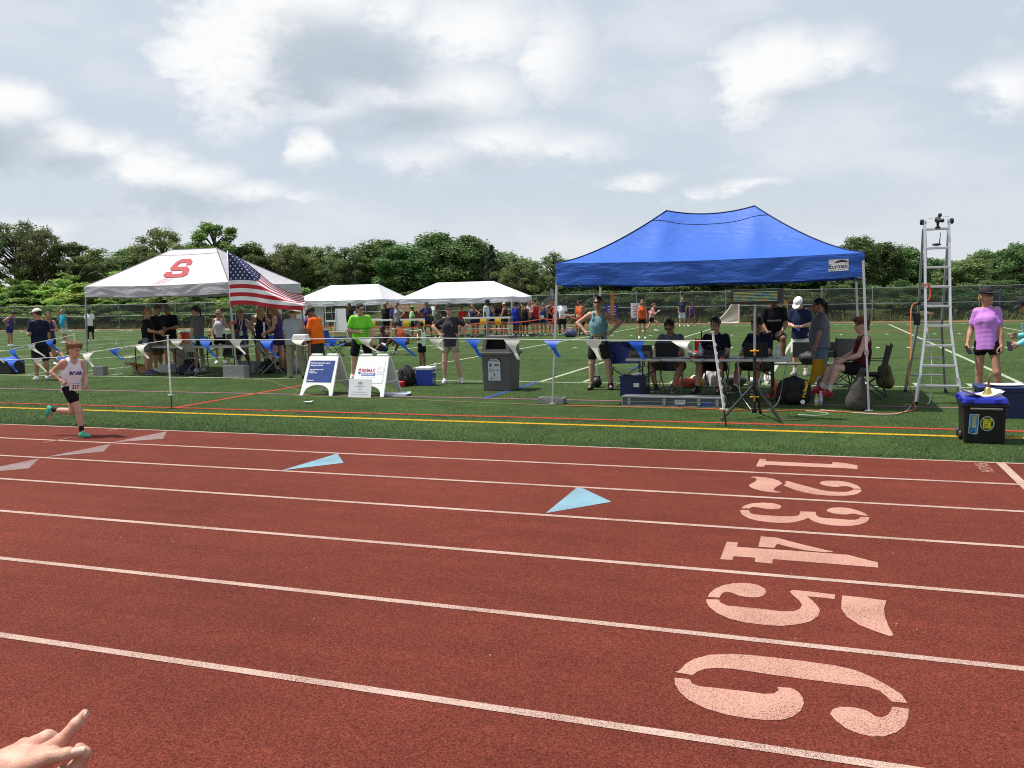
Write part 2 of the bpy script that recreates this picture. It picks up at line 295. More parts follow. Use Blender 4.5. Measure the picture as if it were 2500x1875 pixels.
DIGITS = {
 1: [[(-0.592,9.353),(-0.525,9.336),(-0.524,9.226),(0.122,9.206),(0.124,9.315),(0.167,9.321),(0.247,9.294),(0.355,9.205),(0.349,8.993),(0.266,9.016),(-0.526,9.021),(-0.521,8.916),(-0.601,8.908),(-0.599,9.089)]],
 2: [[(-0.614,8.354),(-0.597,8.392),(-0.540,8.396),(-0.468,8.381),(-0.402,8.331),(-0.348,8.248),(-0.316,8.139),(-0.340,8.062),(-0.371,7.948),(-0.380,7.858),(-0.365,7.812),(-0.313,7.788),(-0.321,7.752),(-0.373,7.744),(-0.445,7.768),(-0.514,7.817),(-0.567,7.883),(-0.599,7.965),(-0.596,8.028),(-0.571,8.112),(-0.552,8.196),(-0.549,8.262),(-0.567,8.333),(-0.594,8.349)], [(-0.296,8.261),(-0.262,8.247),(-0.211,8.188),(-0.130,8.100),(-0.052,8.015),(0.019,7.946),(0.088,7.906),(0.162,7.905),(0.226,7.927),(0.261,7.971),(0.286,8.035),(0.348,8.045),(0.343,7.972),(0.315,7.880),(0.273,7.814),(0.210,7.765),(0.143,7.745),(0.059,7.739),(-0.026,7.750),(-0.113,7.806),(-0.190,7.877),(-0.253,7.979),(-0.304,8.056),(-0.286,8.153)], [(0.005,8.243),(0.016,8.308),(0.043,8.350),(0.092,8.375),(0.165,8.384),(0.224,8.361),(0.282,8.298),(0.326,8.202),(0.348,8.080),(0.284,8.072),(0.266,8.127),(0.232,8.163),(0.196,8.154),(0.154,8.113),(0.107,8.107),(0.054,8.142),(0.019,8.184)]],
 3: [[(-0.591,7.088),(-0.577,7.182),(-0.548,7.243),(-0.512,7.298),(-0.436,7.336),(-0.352,7.332),(-0.300,7.283),(-0.284,7.225),(-0.300,7.159),(-0.342,7.119),(-0.385,7.118),(-0.430,7.137),(-0.481,7.165),(-0.511,7.157),(-0.526,7.104)], [(-0.141,7.106),(-0.023,7.119),(-0.019,7.011),(0.004,6.950),(0.055,6.935),(0.131,6.936),(0.206,6.927),(0.261,6.938),(0.287,6.976),(0.299,7.041),(0.364,7.054),(0.358,6.969),(0.332,6.876),(0.285,6.800),(0.225,6.746),(0.157,6.723),(0.079,6.727),(0.010,6.756),(-0.041,6.817),(-0.080,6.912),(-0.107,6.843),(-0.161,6.763),(-0.220,6.715),(-0.280,6.699),(-0.356,6.699),(-0.435,6.721),(-0.501,6.769),(-0.537,6.827),(-0.576,6.905),(-0.596,7.032),(-0.529,7.049),(-0.509,6.946),(-0.480,6.917),(-0.410,6.906),(-0.331,6.909),(-0.248,6.911),(-0.186,6.933),(-0.156,6.957),(-0.141,7.002)], [(0.057,7.183),(0.067,7.245),(0.099,7.295),(0.163,7.324),(0.231,7.313),(0.292,7.250),(0.335,7.175),(0.359,7.091),(0.294,7.096),(0.272,7.136),(0.242,7.134),(0.210,7.096),(0.164,7.083),(0.113,7.100),(0.071,7.140)]],
 4: [[(-0.604,6.079),(-0.528,6.079),(-0.525,5.970),(-0.507,5.968),(-0.189,5.975),(0.186,5.974),(0.305,5.885),(0.356,5.854),(0.354,5.737),(0.259,5.739),(-0.277,5.744),(-0.276,5.645),(-0.384,5.650),(-0.388,5.743),(-0.526,5.741),(-0.526,5.649),(-0.602,5.652),(-0.603,5.848)], [(-0.388,6.280),(-0.281,6.276),(-0.115,6.153),(0.098,6.020),(0.043,5.991),(-0.085,6.007),(-0.192,6.063),(-0.269,6.117),(-0.282,6.011),(-0.386,6.009)]],
 5: [[(-0.591,4.901),(-0.588,4.966),(-0.567,5.058),(-0.528,5.132),(-0.471,5.188),(-0.402,5.213),(-0.338,5.195),(-0.292,5.138),(-0.280,5.081),(-0.289,5.018),(-0.316,4.975),(-0.360,4.960),(-0.420,4.968),(-0.470,5.013),(-0.501,5.021),(-0.521,4.986),(-0.527,4.906)], [(-0.594,4.858),(-0.528,4.873),(-0.511,4.825),(-0.470,4.786),(-0.405,4.789),(-0.304,4.787),(-0.190,4.781),(-0.120,4.798),(-0.090,4.850),(-0.081,4.918),(-0.100,4.992),(-0.127,5.053),(-0.152,5.118),(-0.141,5.153),(-0.108,5.160),(-0.011,5.152),(0.094,5.142),(0.089,5.063),(0.018,5.068),(-0.056,5.067),(-0.024,4.991),(0.005,4.899),(0.013,4.848),(0.002,4.760),(-0.035,4.668),(-0.094,4.611),(-0.173,4.562),(-0.261,4.551),(-0.357,4.558),(-0.444,4.593),(-0.515,4.659),(-0.565,4.742),(-0.588,4.814)], [(0.131,5.136),(0.235,5.136),(0.361,5.116),(0.340,4.977),(0.337,4.850),(0.345,4.712),(0.361,4.590),(0.339,4.575),(0.278,4.620),(0.204,4.690),(0.148,4.793),(0.122,4.912),(0.125,5.024)]],
 6: [[(-0.610,3.843),(-0.592,3.871),(-0.578,3.945),(-0.545,4.019),(-0.483,4.084),(-0.392,4.123),(-0.286,4.139),(-0.101,4.138),(0.078,4.129),(0.165,4.102),(0.236,4.042),(0.298,3.969),(0.342,3.901),(0.359,3.821),(0.299,3.815),(0.285,3.850),(0.257,3.908),(0.209,3.935),(0.132,3.932),(-0.038,3.937),(-0.212,3.942),(-0.363,3.956),(-0.435,3.942),(-0.482,3.920),(-0.513,3.880),(-0.531,3.832)], [(-0.603,3.782),(-0.537,3.788),(-0.519,3.746),(-0.487,3.727),(-0.412,3.732),(-0.280,3.736),(-0.212,3.734),(-0.173,3.749),(-0.153,3.789),(-0.161,3.821),(-0.103,3.827),(-0.074,3.799),(-0.054,3.745),(-0.049,3.689),(-0.059,3.622),(-0.089,3.558),(-0.130,3.516),(-0.187,3.495),(-0.266,3.489),(-0.347,3.496),(-0.433,3.525),(-0.508,3.579),(-0.558,3.643),(-0.590,3.717)], [(0.054,3.627),(0.065,3.673),(0.094,3.704),(0.136,3.714),(0.183,3.710),(0.208,3.687),(0.227,3.657),(0.250,3.656),(0.274,3.684),(0.290,3.731),(0.296,3.767),(0.360,3.769),(0.350,3.683),(0.331,3.607),(0.294,3.539),(0.247,3.494),(0.203,3.480),(0.154,3.490),(0.111,3.521),(0.076,3.574)]],
}

for k, P in DIGITS.items():
    bm = bmesh.new()
    for q in P:
        vs = [bm.verts.new((x, y, .0142)) for x, y in q]; f = bm.faces.new(vs)
    bmesh.ops.triangulate(bm, faces=bm.faces[:]); bmesh.ops.recalc_face_normals(bm, faces=bm.faces[:])
    me = bpy.data.meshes.new('lane_number'); bm.to_mesh(me); bm.free()
    for p_ in me.polygons:
        if p_.normal.z < 0: p_.flip()
    o = link('lane_number', me, m_num, track); o['label'] = 'worn salmon stencilled number %d painted in its lane' % k
def flatpoly(name, P, mat, z=.0142, par=None):
    mb = MB(); a = sum(P[i][0]*P[(i+1) % len(P)][1]-P[(i+1) % len(P)][0]*P[i][1] for i in range(len(P)))
    if a < 0: P = P[::-1]
    mb.add([(x, y, z) for x, y in P], [tuple(range(len(P)))]); return obj(name, mb, mat, par if par else track)
flatpoly('exchange_triangle', [(-5.26, 7.56), (-5.21, 8.58), (-4.84, 8.09)], m_cyan)
flatpoly('exchange_triangle', [(-2.07, 6.53), (-2.08, 7.57), (-1.65, 7.05)], m_cyan)
flatpoly('exchange_triangle', [(3.05, 4.3), (2.62, 4.85), (3.05, 5.36)], m_cyan)
for P in ([(-8.55, 8.62), (-8.52, 9.60), (-8.08, 9.03)], [(-8.50, 7.57), (-8.47, 8.54), (-8.10, 8.05)], [(-8.50, 6.50), (-8.50, 7.50), (-8.08, 6.98)]): flatpoly('exchange_triangle', P, m_grey)
for i in range(4):
    y = LY[i]; x = -9.42-.03*i; flatpoly('lane_tick', [(x, y-.22), (x+.05, y-.22), (x+.05, y+.22), (x, y+.22)] if i else [(x, y-.22), (x+.05, y-.22), (x+.05, y-.03), (x, y-.03)], m_tan, .0165)
text('finish_lettering', 'FINISH', .17, lambda x, y: Vector((1.50+y, 9.60-x*.95, .0142)), m_num, track)
# field lines: sideline, yard lines, hash marks and the coloured lines of other sports
FL = [('white_line', -160, 70, 17.28, 17.38, m_fwhite), ('red_line', -160, 70, 11.95, 12.05, m_fred), ('yellow_line', -160, 70, 11.37, 11.48, m_fyel), ('pink_line', -160, 70, 14.27, 14.32, m_fpink), ('purple_line', -160, 70, 14.20, 14.268, m_fpur),
      ('red_line', -10.51, -10.40, 12.052, 17.2, m_fred), ('blue_line', -5.67, -5.57, 14.32, 17.2, m_fblue)]
for n, x0, x1, y0, y1, m in FL: sheet(n, x0, x1, y0, y1, .0045 if n != 'purple_line' else .0042, m, field)
yard = [-5.57+4.54*i for i in range(-13, 6)]
for x in yard: sheet('yard_line', x-.05, x+.05, 17.4, 52.2, .0045, m_fwhite, field)
sheet('white_line', -160, 70, 52.25, 52.4, .0047, m_fwhite, field)
for i in range(-65, 22):
    x = -5.57+.908*i
    if i % 5 == 0: continue
    for y0, y1 in ((17.5, 18.1), (29.6, 30.2), (39.4, 40.0), (51.5, 52.1)):
        if y0 == 17.5 and x > -14 and x < -5: continue
        sheet('hash_mark', x-.05, x+.05, y0, y1, .0045, m_fwhite, field)
# curved red and orange markings out in the field on the right
mb = MB(); mb.grid(24, 1, lambda u, v: Vector((-.2+1.5*math.cos(3.4+u*2.6)*(1+.06*v)*1.6+2.6, 46+3.4*math.sin(3.4+u*2.6)*(1+.06*v), .0052))); obj('red_arc', mb, m_fred, field)
for k, (x0, x1, y) in enumerate(((3, 12, 44.5), (5, 13, 38.6), (4, 13, 34.2))): sheet('orange_line', x0, x1, y, y+.16, .0050, m_tan, field)
# turf fibres, too many to count, over the near strip and its painted lines
def blades(n, x0, x1, y0, y1, h0, h1, w, seed, dens=None):
    r = np.random.RandomState(seed); x = r.uniform(x0, x1, n); y = y0+(y1-y0)*r.uniform(0, 1, n)**(dens or 1.)
    a = r.uniform(0, 2*np.pi, n); h = r.uniform(h0, h1, n); le = r.uniform(.1, .9, n)*h; la = r.uniform(0, 2*np.pi, n)
    b = np.stack([x, y, np.zeros(n)], 1); d = np.stack([np.cos(a), np.sin(a), 0*a], 1)*(w*r.uniform(.6, 1.3, n))[:, None]
    t = b+np.stack([np.cos(la)*le, np.sin(la)*le, h], 1)
    V = np.stack([b-d, b+d, t], 1).reshape(-1, 3); return V, np.arange(3*n).reshape(-1, 3), x, y
m_blade = [M('turf_fibre', (.060, .120, .034), .55, var=.45, scale=3.), M('turf_fibre_light', (.13, .195, .072), .5, var=.3, scale=3.), M('fibre_yellow', (.55, .32, .015), .6), M('fibre_red', (.42, .05, .03), .6), M('fibre_purple', (.085, .07, .14), .6), M('fibre_pink', (.46, .17, .13), .6), M('fibre_white', (.46, .49, .38), .6)]
V, F, bx, by = blades(250000, -19, 5, 9.682, 26, .010, .026, .0035, 3, 2.6)
mi = (np.random.RandomState(8).uniform(0, 1, len(bx)) < .22).astype(int)
for lo, hi, k in ((11.37, 11.48, 2), (11.95, 12.05, 3), (14.20, 14.268, 4), (14.27, 14.32, 5)): mi[(by > lo-.006) & (by < hi+.006)] = k
mi[(abs(bx+10.455) < .06) & (by > 12.05)] = 3; mi[(abs(bx+5.62) < .055) & (by > 14.32)] = 3
stuff(tag(link('turf_fibres', fastmesh('turf_fibres', V, F, mi), m_blade), 'short green artificial turf fibres along the track edge', 'grass'))
m_weed = [M('weed', (.075, .105, .028), .7, var=.4, scale=.8), M('weed_dry', (.20, .17, .075), .7, var=.3, scale=.8), M('weed_dark', (.03, .055, .016), .7, var=.4, scale=.8)]
V, F, bx, by = blades(26000, -95, 24, 58.2, 61.6, .15, .75, .02, 4)
stuff(tag(link('weeds', fastmesh('weeds', V, F, np.random.RandomState(9).choice([0, 1, 2], len(bx), p=[.45, .25, .3])), m_weed), 'tall uncut weeds along the foot of the far fence', 'weeds'))
# grit on the rubber
rg = random.Random(31)
mb = MB()
for i in range(90): s_ = rg.uniform(.002, .006); mb.box((rg.uniform(-8, 2), rg.uniform(2.2, 9.4), .012+s_*.4), (s_*1.5, s_, s_), rz=rg.uniform(0, 3))
stuff(tag(obj('track_grit', mb, M('grit', (.38, .33, .29), .9, var=.3)), 'tiny pale grit scattered over the red track', 'grit'))
# ------------------------------------------------------------------ chain-link fence
def mesh_mat():
    m = bpy.data.materials.new('chain_link'); m.use_nodes = True; nt = m.node_tree; N = nt.nodes; L = nt.links; b = N['Principled BSDF']
    b.inputs['Base Color'].default_value = (.035, .05, .042, 1); b.inputs['Roughness'].default_value = .6
    t = N.new('ShaderNodeBsdfTransparent'); s = N.new('ShaderNodeMixShader'); L.new(t.outputs[0], s.inputs[1]); L.new(b.outputs[0], s.inputs[2])
    tc = N.new('ShaderNodeTexCoord'); n = N.new('ShaderNodeTexNoise'); n.inputs['Scale'].default_value = .5; L.new(tc.outputs['Object'], n.inputs['Vector'])
    mr = N.new('ShaderNodeMapRange'); mr.inputs[1].default_value = .3; mr.inputs[2].default_value = .7; mr.inputs[3].default_value = .42; mr.inputs[4].default_value = .66; L.new(n.outputs['Fac'], mr.inputs[0]); L.new(mr.outputs[0], s.inputs[0])
    L.new(s.outputs[0], N['Material Output'].inputs[0]); return m
m_cl = mesh_mat(); m_galv = M('galvanised', (.24, .26, .26), .5, .4, .1)
fence = thing('chain_link_fence', 'long dark chain-link fence with grey posts and rails across the far side of the field', 'fence', (0, 59.3, 0))
FX0, FX1, FH = -96, 24, 2.05
pm = None
for i in range(41):
    x = FX0+3*i; zb = 0
    if pm is None:
        mb = MB(); mb.tube([(0, 0, -.1), (0, 0, FH+.03)], .035, 8); mb.lathe([(.045, FH+.02), (.04, FH+.06), (.01, FH+.09)], 8); pm = obj('post', mb, m_galv, fence, (x, 0, 0)); po = pm
        mb = MB(); mb.add([(0, .03, .02), (3, .03, .02), (3, .03, FH-.02), (0, .03, FH-.02)], [(0, 1, 2, 3)]); pa = obj('mesh_panel', mb, m_cl, fence, (x, 0, 0))
    else:
        c = po.copy(); C.objects.link(c); c.location = (x, 0, 0)
        if i < 40: c = pa.copy(); C.objects.link(c); c.location = (x, 0, 0)
for z in (FH, 1.08, .06): mb = MB(); mb.tube([(FX0, 0, z), (FX1, 0, z)], .022 if z > .5 else .012, 6); obj('rail', mb, m_galv, fence)
# ------------------------------------------------------------------ trees
def leaf_mat(name, rgb, hue=.03):
    m = bpy.data.materials.new(name); m.use_nodes = True; nt = m.node_tree; N = nt.nodes; L = nt.links; b = N['Principled BSDF']; b.inputs['Roughness'].default_value = .55; b.inputs['Specular IOR Level'].default_value = .3
    oi = N.new('ShaderNodeObjectInfo'); g = N.new('ShaderNodeNewGeometry'); tc = N.new('ShaderNodeTexCoord')
    n = N.new('ShaderNodeTexNoise'); n.inputs['Scale'].default_value = .9; n.inputs['Detail'].default_value = 4; L.new(tc.outputs['Object'], n.inputs['Vector'])
    h = N.new('ShaderNodeHueSaturation'); h.inputs['Color'].default_value = rgb+(1,)
    def mr(v, a, c, lo, hi): q = N.new('ShaderNodeMapRange'); q.inputs[1].default_value = a; q.inputs[2].default_value = c; q.inputs[3].default_value = lo; q.inputs[4].default_value = hi; L.new(v, q.inputs[0]); return q.outputs[0]
    L.new(mr(oi.outputs['Random'], 0, 1, .5-hue, .5+hue*.6), h.inputs['Hue'])
    mu = N.new('ShaderNodeMath'); mu.operation = 'MULTIPLY'; L.new(mr(n.outputs['Fac'], .3, .7, .6, 1.45), mu.inputs[0]); L.new(mr(g.outputs['Random Per Island'], 0, 1, .65, 1.35), mu.inputs[1]); m3 = N.new('ShaderNodeMath'); m3.operation = 'MULTIPLY'; L.new(mu.outputs[0], m3.inputs[0]); wn = N.new('ShaderNodeTexWhiteNoise'); wn.noise_dimensions = '1D'; L.new(oi.outputs['Random'], wn.inputs['W']); L.new(mr(wn.outputs['Value'], 0, 1, .72, 1.38), m3.inputs[1]); L.new(m3.outputs[0], h.inputs['Value'])
    L.new(h.outputs[0], b.inputs['Base Color'])
    t = N.new('ShaderNodeBsdfTranslucent'); L.new(h.outputs[0], t.inputs[0]); s = N.new('ShaderNodeMixShader'); s.inputs[0].default_value = .40; L.new(b.outputs[0], s.inputs[1]); L.new(t.outputs[0], s.inputs[2]); L.new(s.outputs[0], N['Material Output'].inputs[0])
    return m
LM = {'oak': leaf_mat('oak_leaves', (0.094, 0.162, 0.048)), 'airy': leaf_mat('airy_leaves', (0.134, 0.180, 0.062)), 'fern': leaf_mat('locust_leaves', (0.156, 0.270, 0.058)), 'conifer': leaf_mat('conifer_needles', (0.060, 0.102, 0.058)), 'bush': leaf_mat('bush_leaves', (0.198, 0.312, 0.066)), 'scrub': leaf_mat('scrub_leaves', (0.096, 0.156, 0.050)), 'hill': leaf_mat('hill_leaves', (0.114, 0.192, 0.065))}
m_bark = M('bark', (.085, .068, .052), .9, var=.4, scale=3, bump=.6, bscale=10)
def leaves(cs, rs, n, size, seed, flat=.5, shell=.5):
    r = np.random.RandomState(seed); cs = np.asarray(cs); rs = np.asarray(rs); K = len(cs)
    idx = r.randint(0, K, n); d = r.normal(size=(n, 3)); d /= np.linalg.norm(d, axis=1)[:, None]
    u = (shell+(1-shell)*r.uniform(0, 1, n))**.7; jit = r.normal(size=(n, 3))*.10
    P = cs[idx]+(d*u[:, None]+jit)*rs[idx]
    nn = d*(1-flat)+np.array([0, 0, 1.])*flat+r.normal(size=(n, 3))*.55; nn /= np.linalg.norm(nn, axis=1)[:, None]
    a = np.cross(nn, r.normal(size=(n, 3))); a /= np.linalg.norm(a, axis=1)[:, None]; b = np.cross(nn, a)
    s = size*r.uniform(.55, 1.25, n)[:, None]
    V = np.stack([P-a*s, P-b*s*.55-nn*s*.1, P+a*s, P+b*s*.55-nn*s*.1], 1).reshape(-1, 3)
    return V, np.arange(4*n).reshape(-1, 4)
def tree_proto(kind, seed):
    # unit tree: height 10, crown half-width ~3.4
    r = random.Random(seed); cs = []; rs = []; tips = []; tr = MB()
    if kind == 'conifer':
        V = []; F = []
        tr.tube([(0, 0, -.5), (0, 0, 5), (0, 0, 10)], [.22, .14, .02], 7)
        for i in range(46):
            z = 1.2+8.6*(i/46); w = (1-i/46)**.8*2.9+.12; a = i*2.4
            for q in range(3):
                aa = a+q*2.1+r.uniform(-.3, .3); L_ = w*r.uniform(.7, 1.1)
                for t in (.35, .6, .85, 1.): cs.append((math.cos(aa)*L_*t, math.sin(aa)*L_*t, z-.25*t*L_*.4+.1*r.random())); rs.append((.38, .38, .16))
                if q < 2: tr.tube([(0, 0, z), (math.cos(aa)*L_, math.sin(aa)*L_, z-.1*L_)], [.05, .01], 4)
        V, F = leaves(cs, rs, 5200, .2, seed, .3, .2); return tr, V, F
    if kind in ('bush', 'scrub'):
        for i in range(52 if kind == 'bush' else 46):
            a = r.uniform(0, 6.28); q = r.random()**.6*3.0; z = 2.2+r.random()*6.2*(1-q/4.6); cs.append((math.cos(a)*q, math.sin(a)*q, z)); s = r.uniform(.6, 1.05); rs.append((s, s, s*(.72 if kind == 'bush' else .85))); tips.append(cs[-1])
        for t in tips[:9]: tr.tube([(t[0]*.15, t[1]*.15, -.4), (t[0]*.5, t[1]*.5, t[2]*.5), t], [.16, .1, .04], 5)
        V, F = leaves(cs, rs, 9500, .205 if kind == 'bush' else .18, seed, .55 if kind == 'bush' else .45, .35); return tr, V, F
    top = 9.0; lo = {'oak': 2.2, 'hill': 1.2, 'airy': 3.0, 'fern': 3.4}[kind]; n = {'oak': 46, 'hill': 32, 'airy': 46, 'fern': 38}[kind]
    tr.tube([(0, 0, -.6), (r.uniform(-.1, .1), 0, 2), (r.uniform(-.3, .3), r.uniform(-.2, .2), 5), (0, 0, 8)], [.34, .27, .17, .05], 8)
    for i in range(n):
        z = lo+(top-lo)*(i+.5)/n; f = (z-lo)/(top-lo); w = (1.15*math.sin(math.pi*min(1, .16+f*.80))**.75)*3.05
        a = i*2.399+r.uniform(-.4, .4); q = w*r.uniform(.45, 1.0)*(1 if kind != 'oak' else .92)
        c = (math.cos(a)*q, math.sin(a)*q, z+r.uniform(-.5, .6)); cs.append(c)
        s = {'oak': r.uniform(.8, 1.4), 'hill': r.uniform(.95, 1.5), 'airy': r.uniform(.5, .98), 'fern': r.uniform(.6, 1.0)}[kind]; rs.append((s, s, s*{'oak': .8, 'hill': .85, 'airy': .8, 'fern': .62}[kind]))
        b = (0, 0, max(1.5, z-1.2-q*.35)); md = (c[0]*.5, c[1]*.5, (b[2]+c[2])/2+.1)
        if i % (1 if kind in ('airy', 'fern') else 2) == 0: tr.tube([b, md, c], [.11, .07, .02], 5)
        if kind in ('airy', 'fern'):                              # twigs past the leaves
            for k in range(2): e = (c[0]+r.uniform(-.9, .9), c[1]+r.uniform(-.9, .9), c[2]+r.uniform(.1, .9)); tr.tube([c, e], [.025, .008], 4)
    n = {'oak': 19000, 'hill': 9000, 'airy': 10000, 'fern': 9000}[kind]; sz = {'oak': .165, 'hill': .215, 'airy': .13, 'fern': .155}[kind]
    V, F = leaves(cs, rs, n, sz, seed, {'oak': .35, 'hill': .35, 'airy': .4, 'fern': .75}[kind], .4 if kind != 'airy' else .15); return tr, V, F
PROTO = {}
def proto(kind, k):
    if (kind, k) not in PROTO:
        tr, V, F = tree_proto(kind, 11*k+hash_k[kind]); t = bpy.data.meshes.new('trunk'); t.from_pydata([tuple(v) for v in tr.v], [], tr.f); t.materials.append(m_bark)
        c = fastmesh('crown', V, F); c.materials.append(LM[kind]); PROTO[(kind, k)] = (t, c)
    return PROTO[(kind, k)]
hash_k = {'oak': 1, 'airy': 2, 'fern': 3, 'conifer': 4, 'bush': 5, 'scrub': 6, 'hill': 7}
def plant(name, kind, k, x, y, h, w, label, cat, group, rz=None):
    t, c = proto(kind, k); z = bank(x, y)
    o = thing(name, label, cat, (x, y, z-.05), r_pl.uniform(0, 6.28) if rz is None else rz, group)
    h = max(2., h-z); wx = w/3.3
    for n, me in (('trunk', t), ('crown', c)): q = link(n, me, None, o); q.scale = (wx, wx, h/10.)
    return o
r_pl = random.Random(7)
TREES = [('airy', -85.4, 74, 11.8, 4.6, 'tall dark open tree at the far left edge above the bushes'), ('airy', -80.6, 73, 11.2, 3.0, 'tall leaning open tree second from the left edge'), ('airy', -78.6, 76, 9.4, 4.2, 'broad airy tree left of the white canopy with the red letter'),
 ('oak', -96, 95, 9.4, 4.2, 'low distant round tree in the dip left of the white canopy'), ('oak', -89.5, 96, 9.8, 4.6, 'distant round tree close left of the red-letter canopy roof'), ('airy', -70.1, 80, 11.0, 3.6, 'thin sparse-topped tree rising over the left roof edge of the red-letter canopy'), ('oak', -76.8, 84, 9.2, 3.4, 'dark tree behind the roof slope of the red-letter canopy'),
 ('fern', -61.5, 78, 11.2, 3.1, 'feathery bright green tree standing highest over the red-letter canopy ridge'), ('oak', -66.8, 82, 9.2, 3.6, 'dark tree below the feathery tree'), ('oak', -58.7, 80, 8.6, 3.2, 'tree right behind the top of the striped flag'), ('airy', -55.2, 82, 8.8, 2.8, 'wispy tree right of the flag top'), ('oak', -57.0, 88, 8.6, 3.2, 'dark tree between the two wispy trees near the flag'),
 ('airy', -51.8, 84, 8.3, 3.0, 'wispy tree above the right corner of the red-letter canopy'), ('airy', -48.0, 82, 8.0, 2.6, 'wispy tree above the left white canopy'), ('oak', -45.6, 86, 8.8, 4.2, 'big dark round tree above the gap between the two plain white canopies'), ('oak', -42.0, 84, 8.0, 3.4, 'dark tree in the middle of the tall clump'), ('oak', -39.4, 88, 9.3, 4.4, 'tallest dark round tree of the clump behind the right white canopy'), ('oak', -35.8, 87, 8.9, 3.6, 'dark round tree at the right end of the tall clump'),
 ('conifer', -32.0, 84, 7.6, 1.5, 'pointed spruce right of the tall clump'), ('conifer', -30.2, 86, 6.2, 1.3, 'smaller pointed spruce beside the taller one'), ('airy', -27.3, 80, 5.8, 2.7, 'olive airy tree right of the spruces'), ('airy', -23.6, 78, 6.2, 2.7, 'airy tree at the left corner of the blue canopy'),
 ('oak', -20.5, 82, 5.8, 3.4, 'tree behind the left end of the blue canopy'), ('oak', -16.5, 84, 5.6, 3.4, 'tree under the left part of the blue canopy edge'), ('oak', -12.2, 84, 5.6, 3.4, 'tree behind the left middle of the blue canopy'), ('oak', -8, 84, 5.6, 3.4, 'tree behind the lit display board'), ('oak', -3.8, 84, 5.6, 3.2, 'tree behind the right middle of the blue canopy'), ('oak', -.2, 84, 5.8, 3.0, 'tree behind the right end of the blue canopy'),
 ('oak', 2.6, 80, 6.6, 2.3, 'tall dark tree just right of the blue canopy corner'), ('oak', 4.9, 82, 6.2, 2.1, 'dark tree between blue canopy and ladder'), ('oak', 7.0, 86, 6.0, 2.2, 'dark tree directly behind the ladder'), ('hill', 9.6, 100, 5.6, 3.4, 'rounded tree low between ladder and the woman in the violet shirt'), ('hill', 12.0, 90, 4.6, 2.6, 'low rounded tree at the foot of the right-hand hill')]
for i, (k, x, y, h, w, lab) in enumerate(TREES): plant('tree' if k != 'conifer' else 'spruce_tree', k, i % 3, x, y, h, w, lab, 'tree', 'trees beyond the fence')
r1 = random.Random(21)
for i in range(22):
    x = 10+i*1.05+r1.uniform(-.5, .5); y = 118+r1.uniform(0, 30); hh = 4.6+(x-8)*.17+r1.uniform(-.5, .4)
    plant('tree', 'hill', i % 3, x, y, hh, 2.6, 'leafy tree in the wooded hillside on the right', 'tree', 'hillside wood on the right')
for i in range(16):
    x = -100+i*4.6+r1.uniform(-1, 1); y = 100+r1.uniform(0, 12); plant('tree', 'hill', (i+1) % 3, x, y, 7.2+r1.uniform(-.6, .6), 3.6, 'distant tree in the wood behind the bank on the left', 'tree', 'distant wood on the left')
for i in range(34):
    f = i/34; x = -92+f*46+r1.uniform(-1, 1); y = 62.5+(i*7 % 5)*2.3+r1.uniform(-.4, .4)
    hh = bank(x, y)+3.0+(y-62)*.14-f*.8+r1.uniform(-.3, .5)
    plant('shrub', 'bush', i % 3, x, y, hh, 2.9, 'leafy bright green shrub on the bank behind the left of the fence', 'shrub', 'green shrubs on the left bank')
for i in range(44):
    f = i/44; x = -60+f*84+r1.uniform(-.8, .8); y = 63+(i*3 % 4)*2.4; hh = bank(x, y)+3.1-f*.7+r1.uniform(-.4, .5)
    plant('shrub', 'scrub', i % 3, x, y, hh, 2.3, 'dark tangled shrub behind the far fence', 'shrub', 'dark shrubs behind the fence')
# ================================================================== PEOPLE: bodies as one blended surface
EDG = [(0, 1), (2, 3), (4, 5), (6, 7), (0, 2), (1, 3), (4, 6), (5, 7), (0, 4), (1, 5), (2, 6), (3, 7)]
COR = np.array([[i & 1, (i >> 1) & 1, (i >> 2) & 1] for i in range(8)])
def snets(F, org, h):
    S = F < 0; n = np.array(F.shape)
    c = [S[x:n[0]-1+x, y:n[1]-1+y, z:n[2]-1+z] for x, y, z in COR]
    al = c[0].copy(); an = c[0].copy()
    for q in c[1:]: al &= q; an |= q
    act = an & ~al; ix = np.argwhere(act); idm = -np.ones(act.shape, np.int64); idm[act] = np.arange(len(ix))
    vals = np.stack([F[ix[:, 0]+x, ix[:, 1]+y, ix[:, 2]+z] for x, y, z in COR], 1)
    acc = np.zeros((len(ix), 3)); cnt = np.zeros(len(ix))
    for a, b in EDG:
        va, vb = vals[:, a], vals[:, b]; k = (va < 0) != (vb < 0); t = np.where(k, va/np.where(k, va-vb, 1), 0)
        acc += np.where(k[:, None], COR[a]+(COR[b]-COR[a])*t[:, None], 0); cnt += k
    V = org+h*(ix+acc/np.maximum(cnt, 1)[:, None]); Q = []
    for ax in range(3):
        sl0 = [slice(1, -1)]*3; sl0[ax] = slice(0, -1); sl1 = [slice(1, -1)]*3; sl1[ax] = slice(1, None)
        A = S[tuple(sl0)]; B = S[tuple(sl1)]; e = np.argwhere(A != B)
        if not len(e): continue
        fl = A[A != B]; e = e+1; e[:, ax] -= 1; u, w = (ax+1) % 3, (ax+2) % 3
        def at(du, dw): q = e.copy(); q[:, u] -= du; q[:, w] -= dw; return idm[q[:, 0], q[:, 1], q[:, 2]]
        q = np.stack([at(1, 1), at(0, 1), at(0, 0), at(1, 0)], 1); q[~fl] = q[~fl][:, ::-1]; Q.append(q)
    return V, np.concatenate(Q) if Q else np.zeros((0, 4), int)
def rc(a, b, r1, r2, k=.03): return ('c', np.array(a, float), np.array(b, float), r1, r2, k)
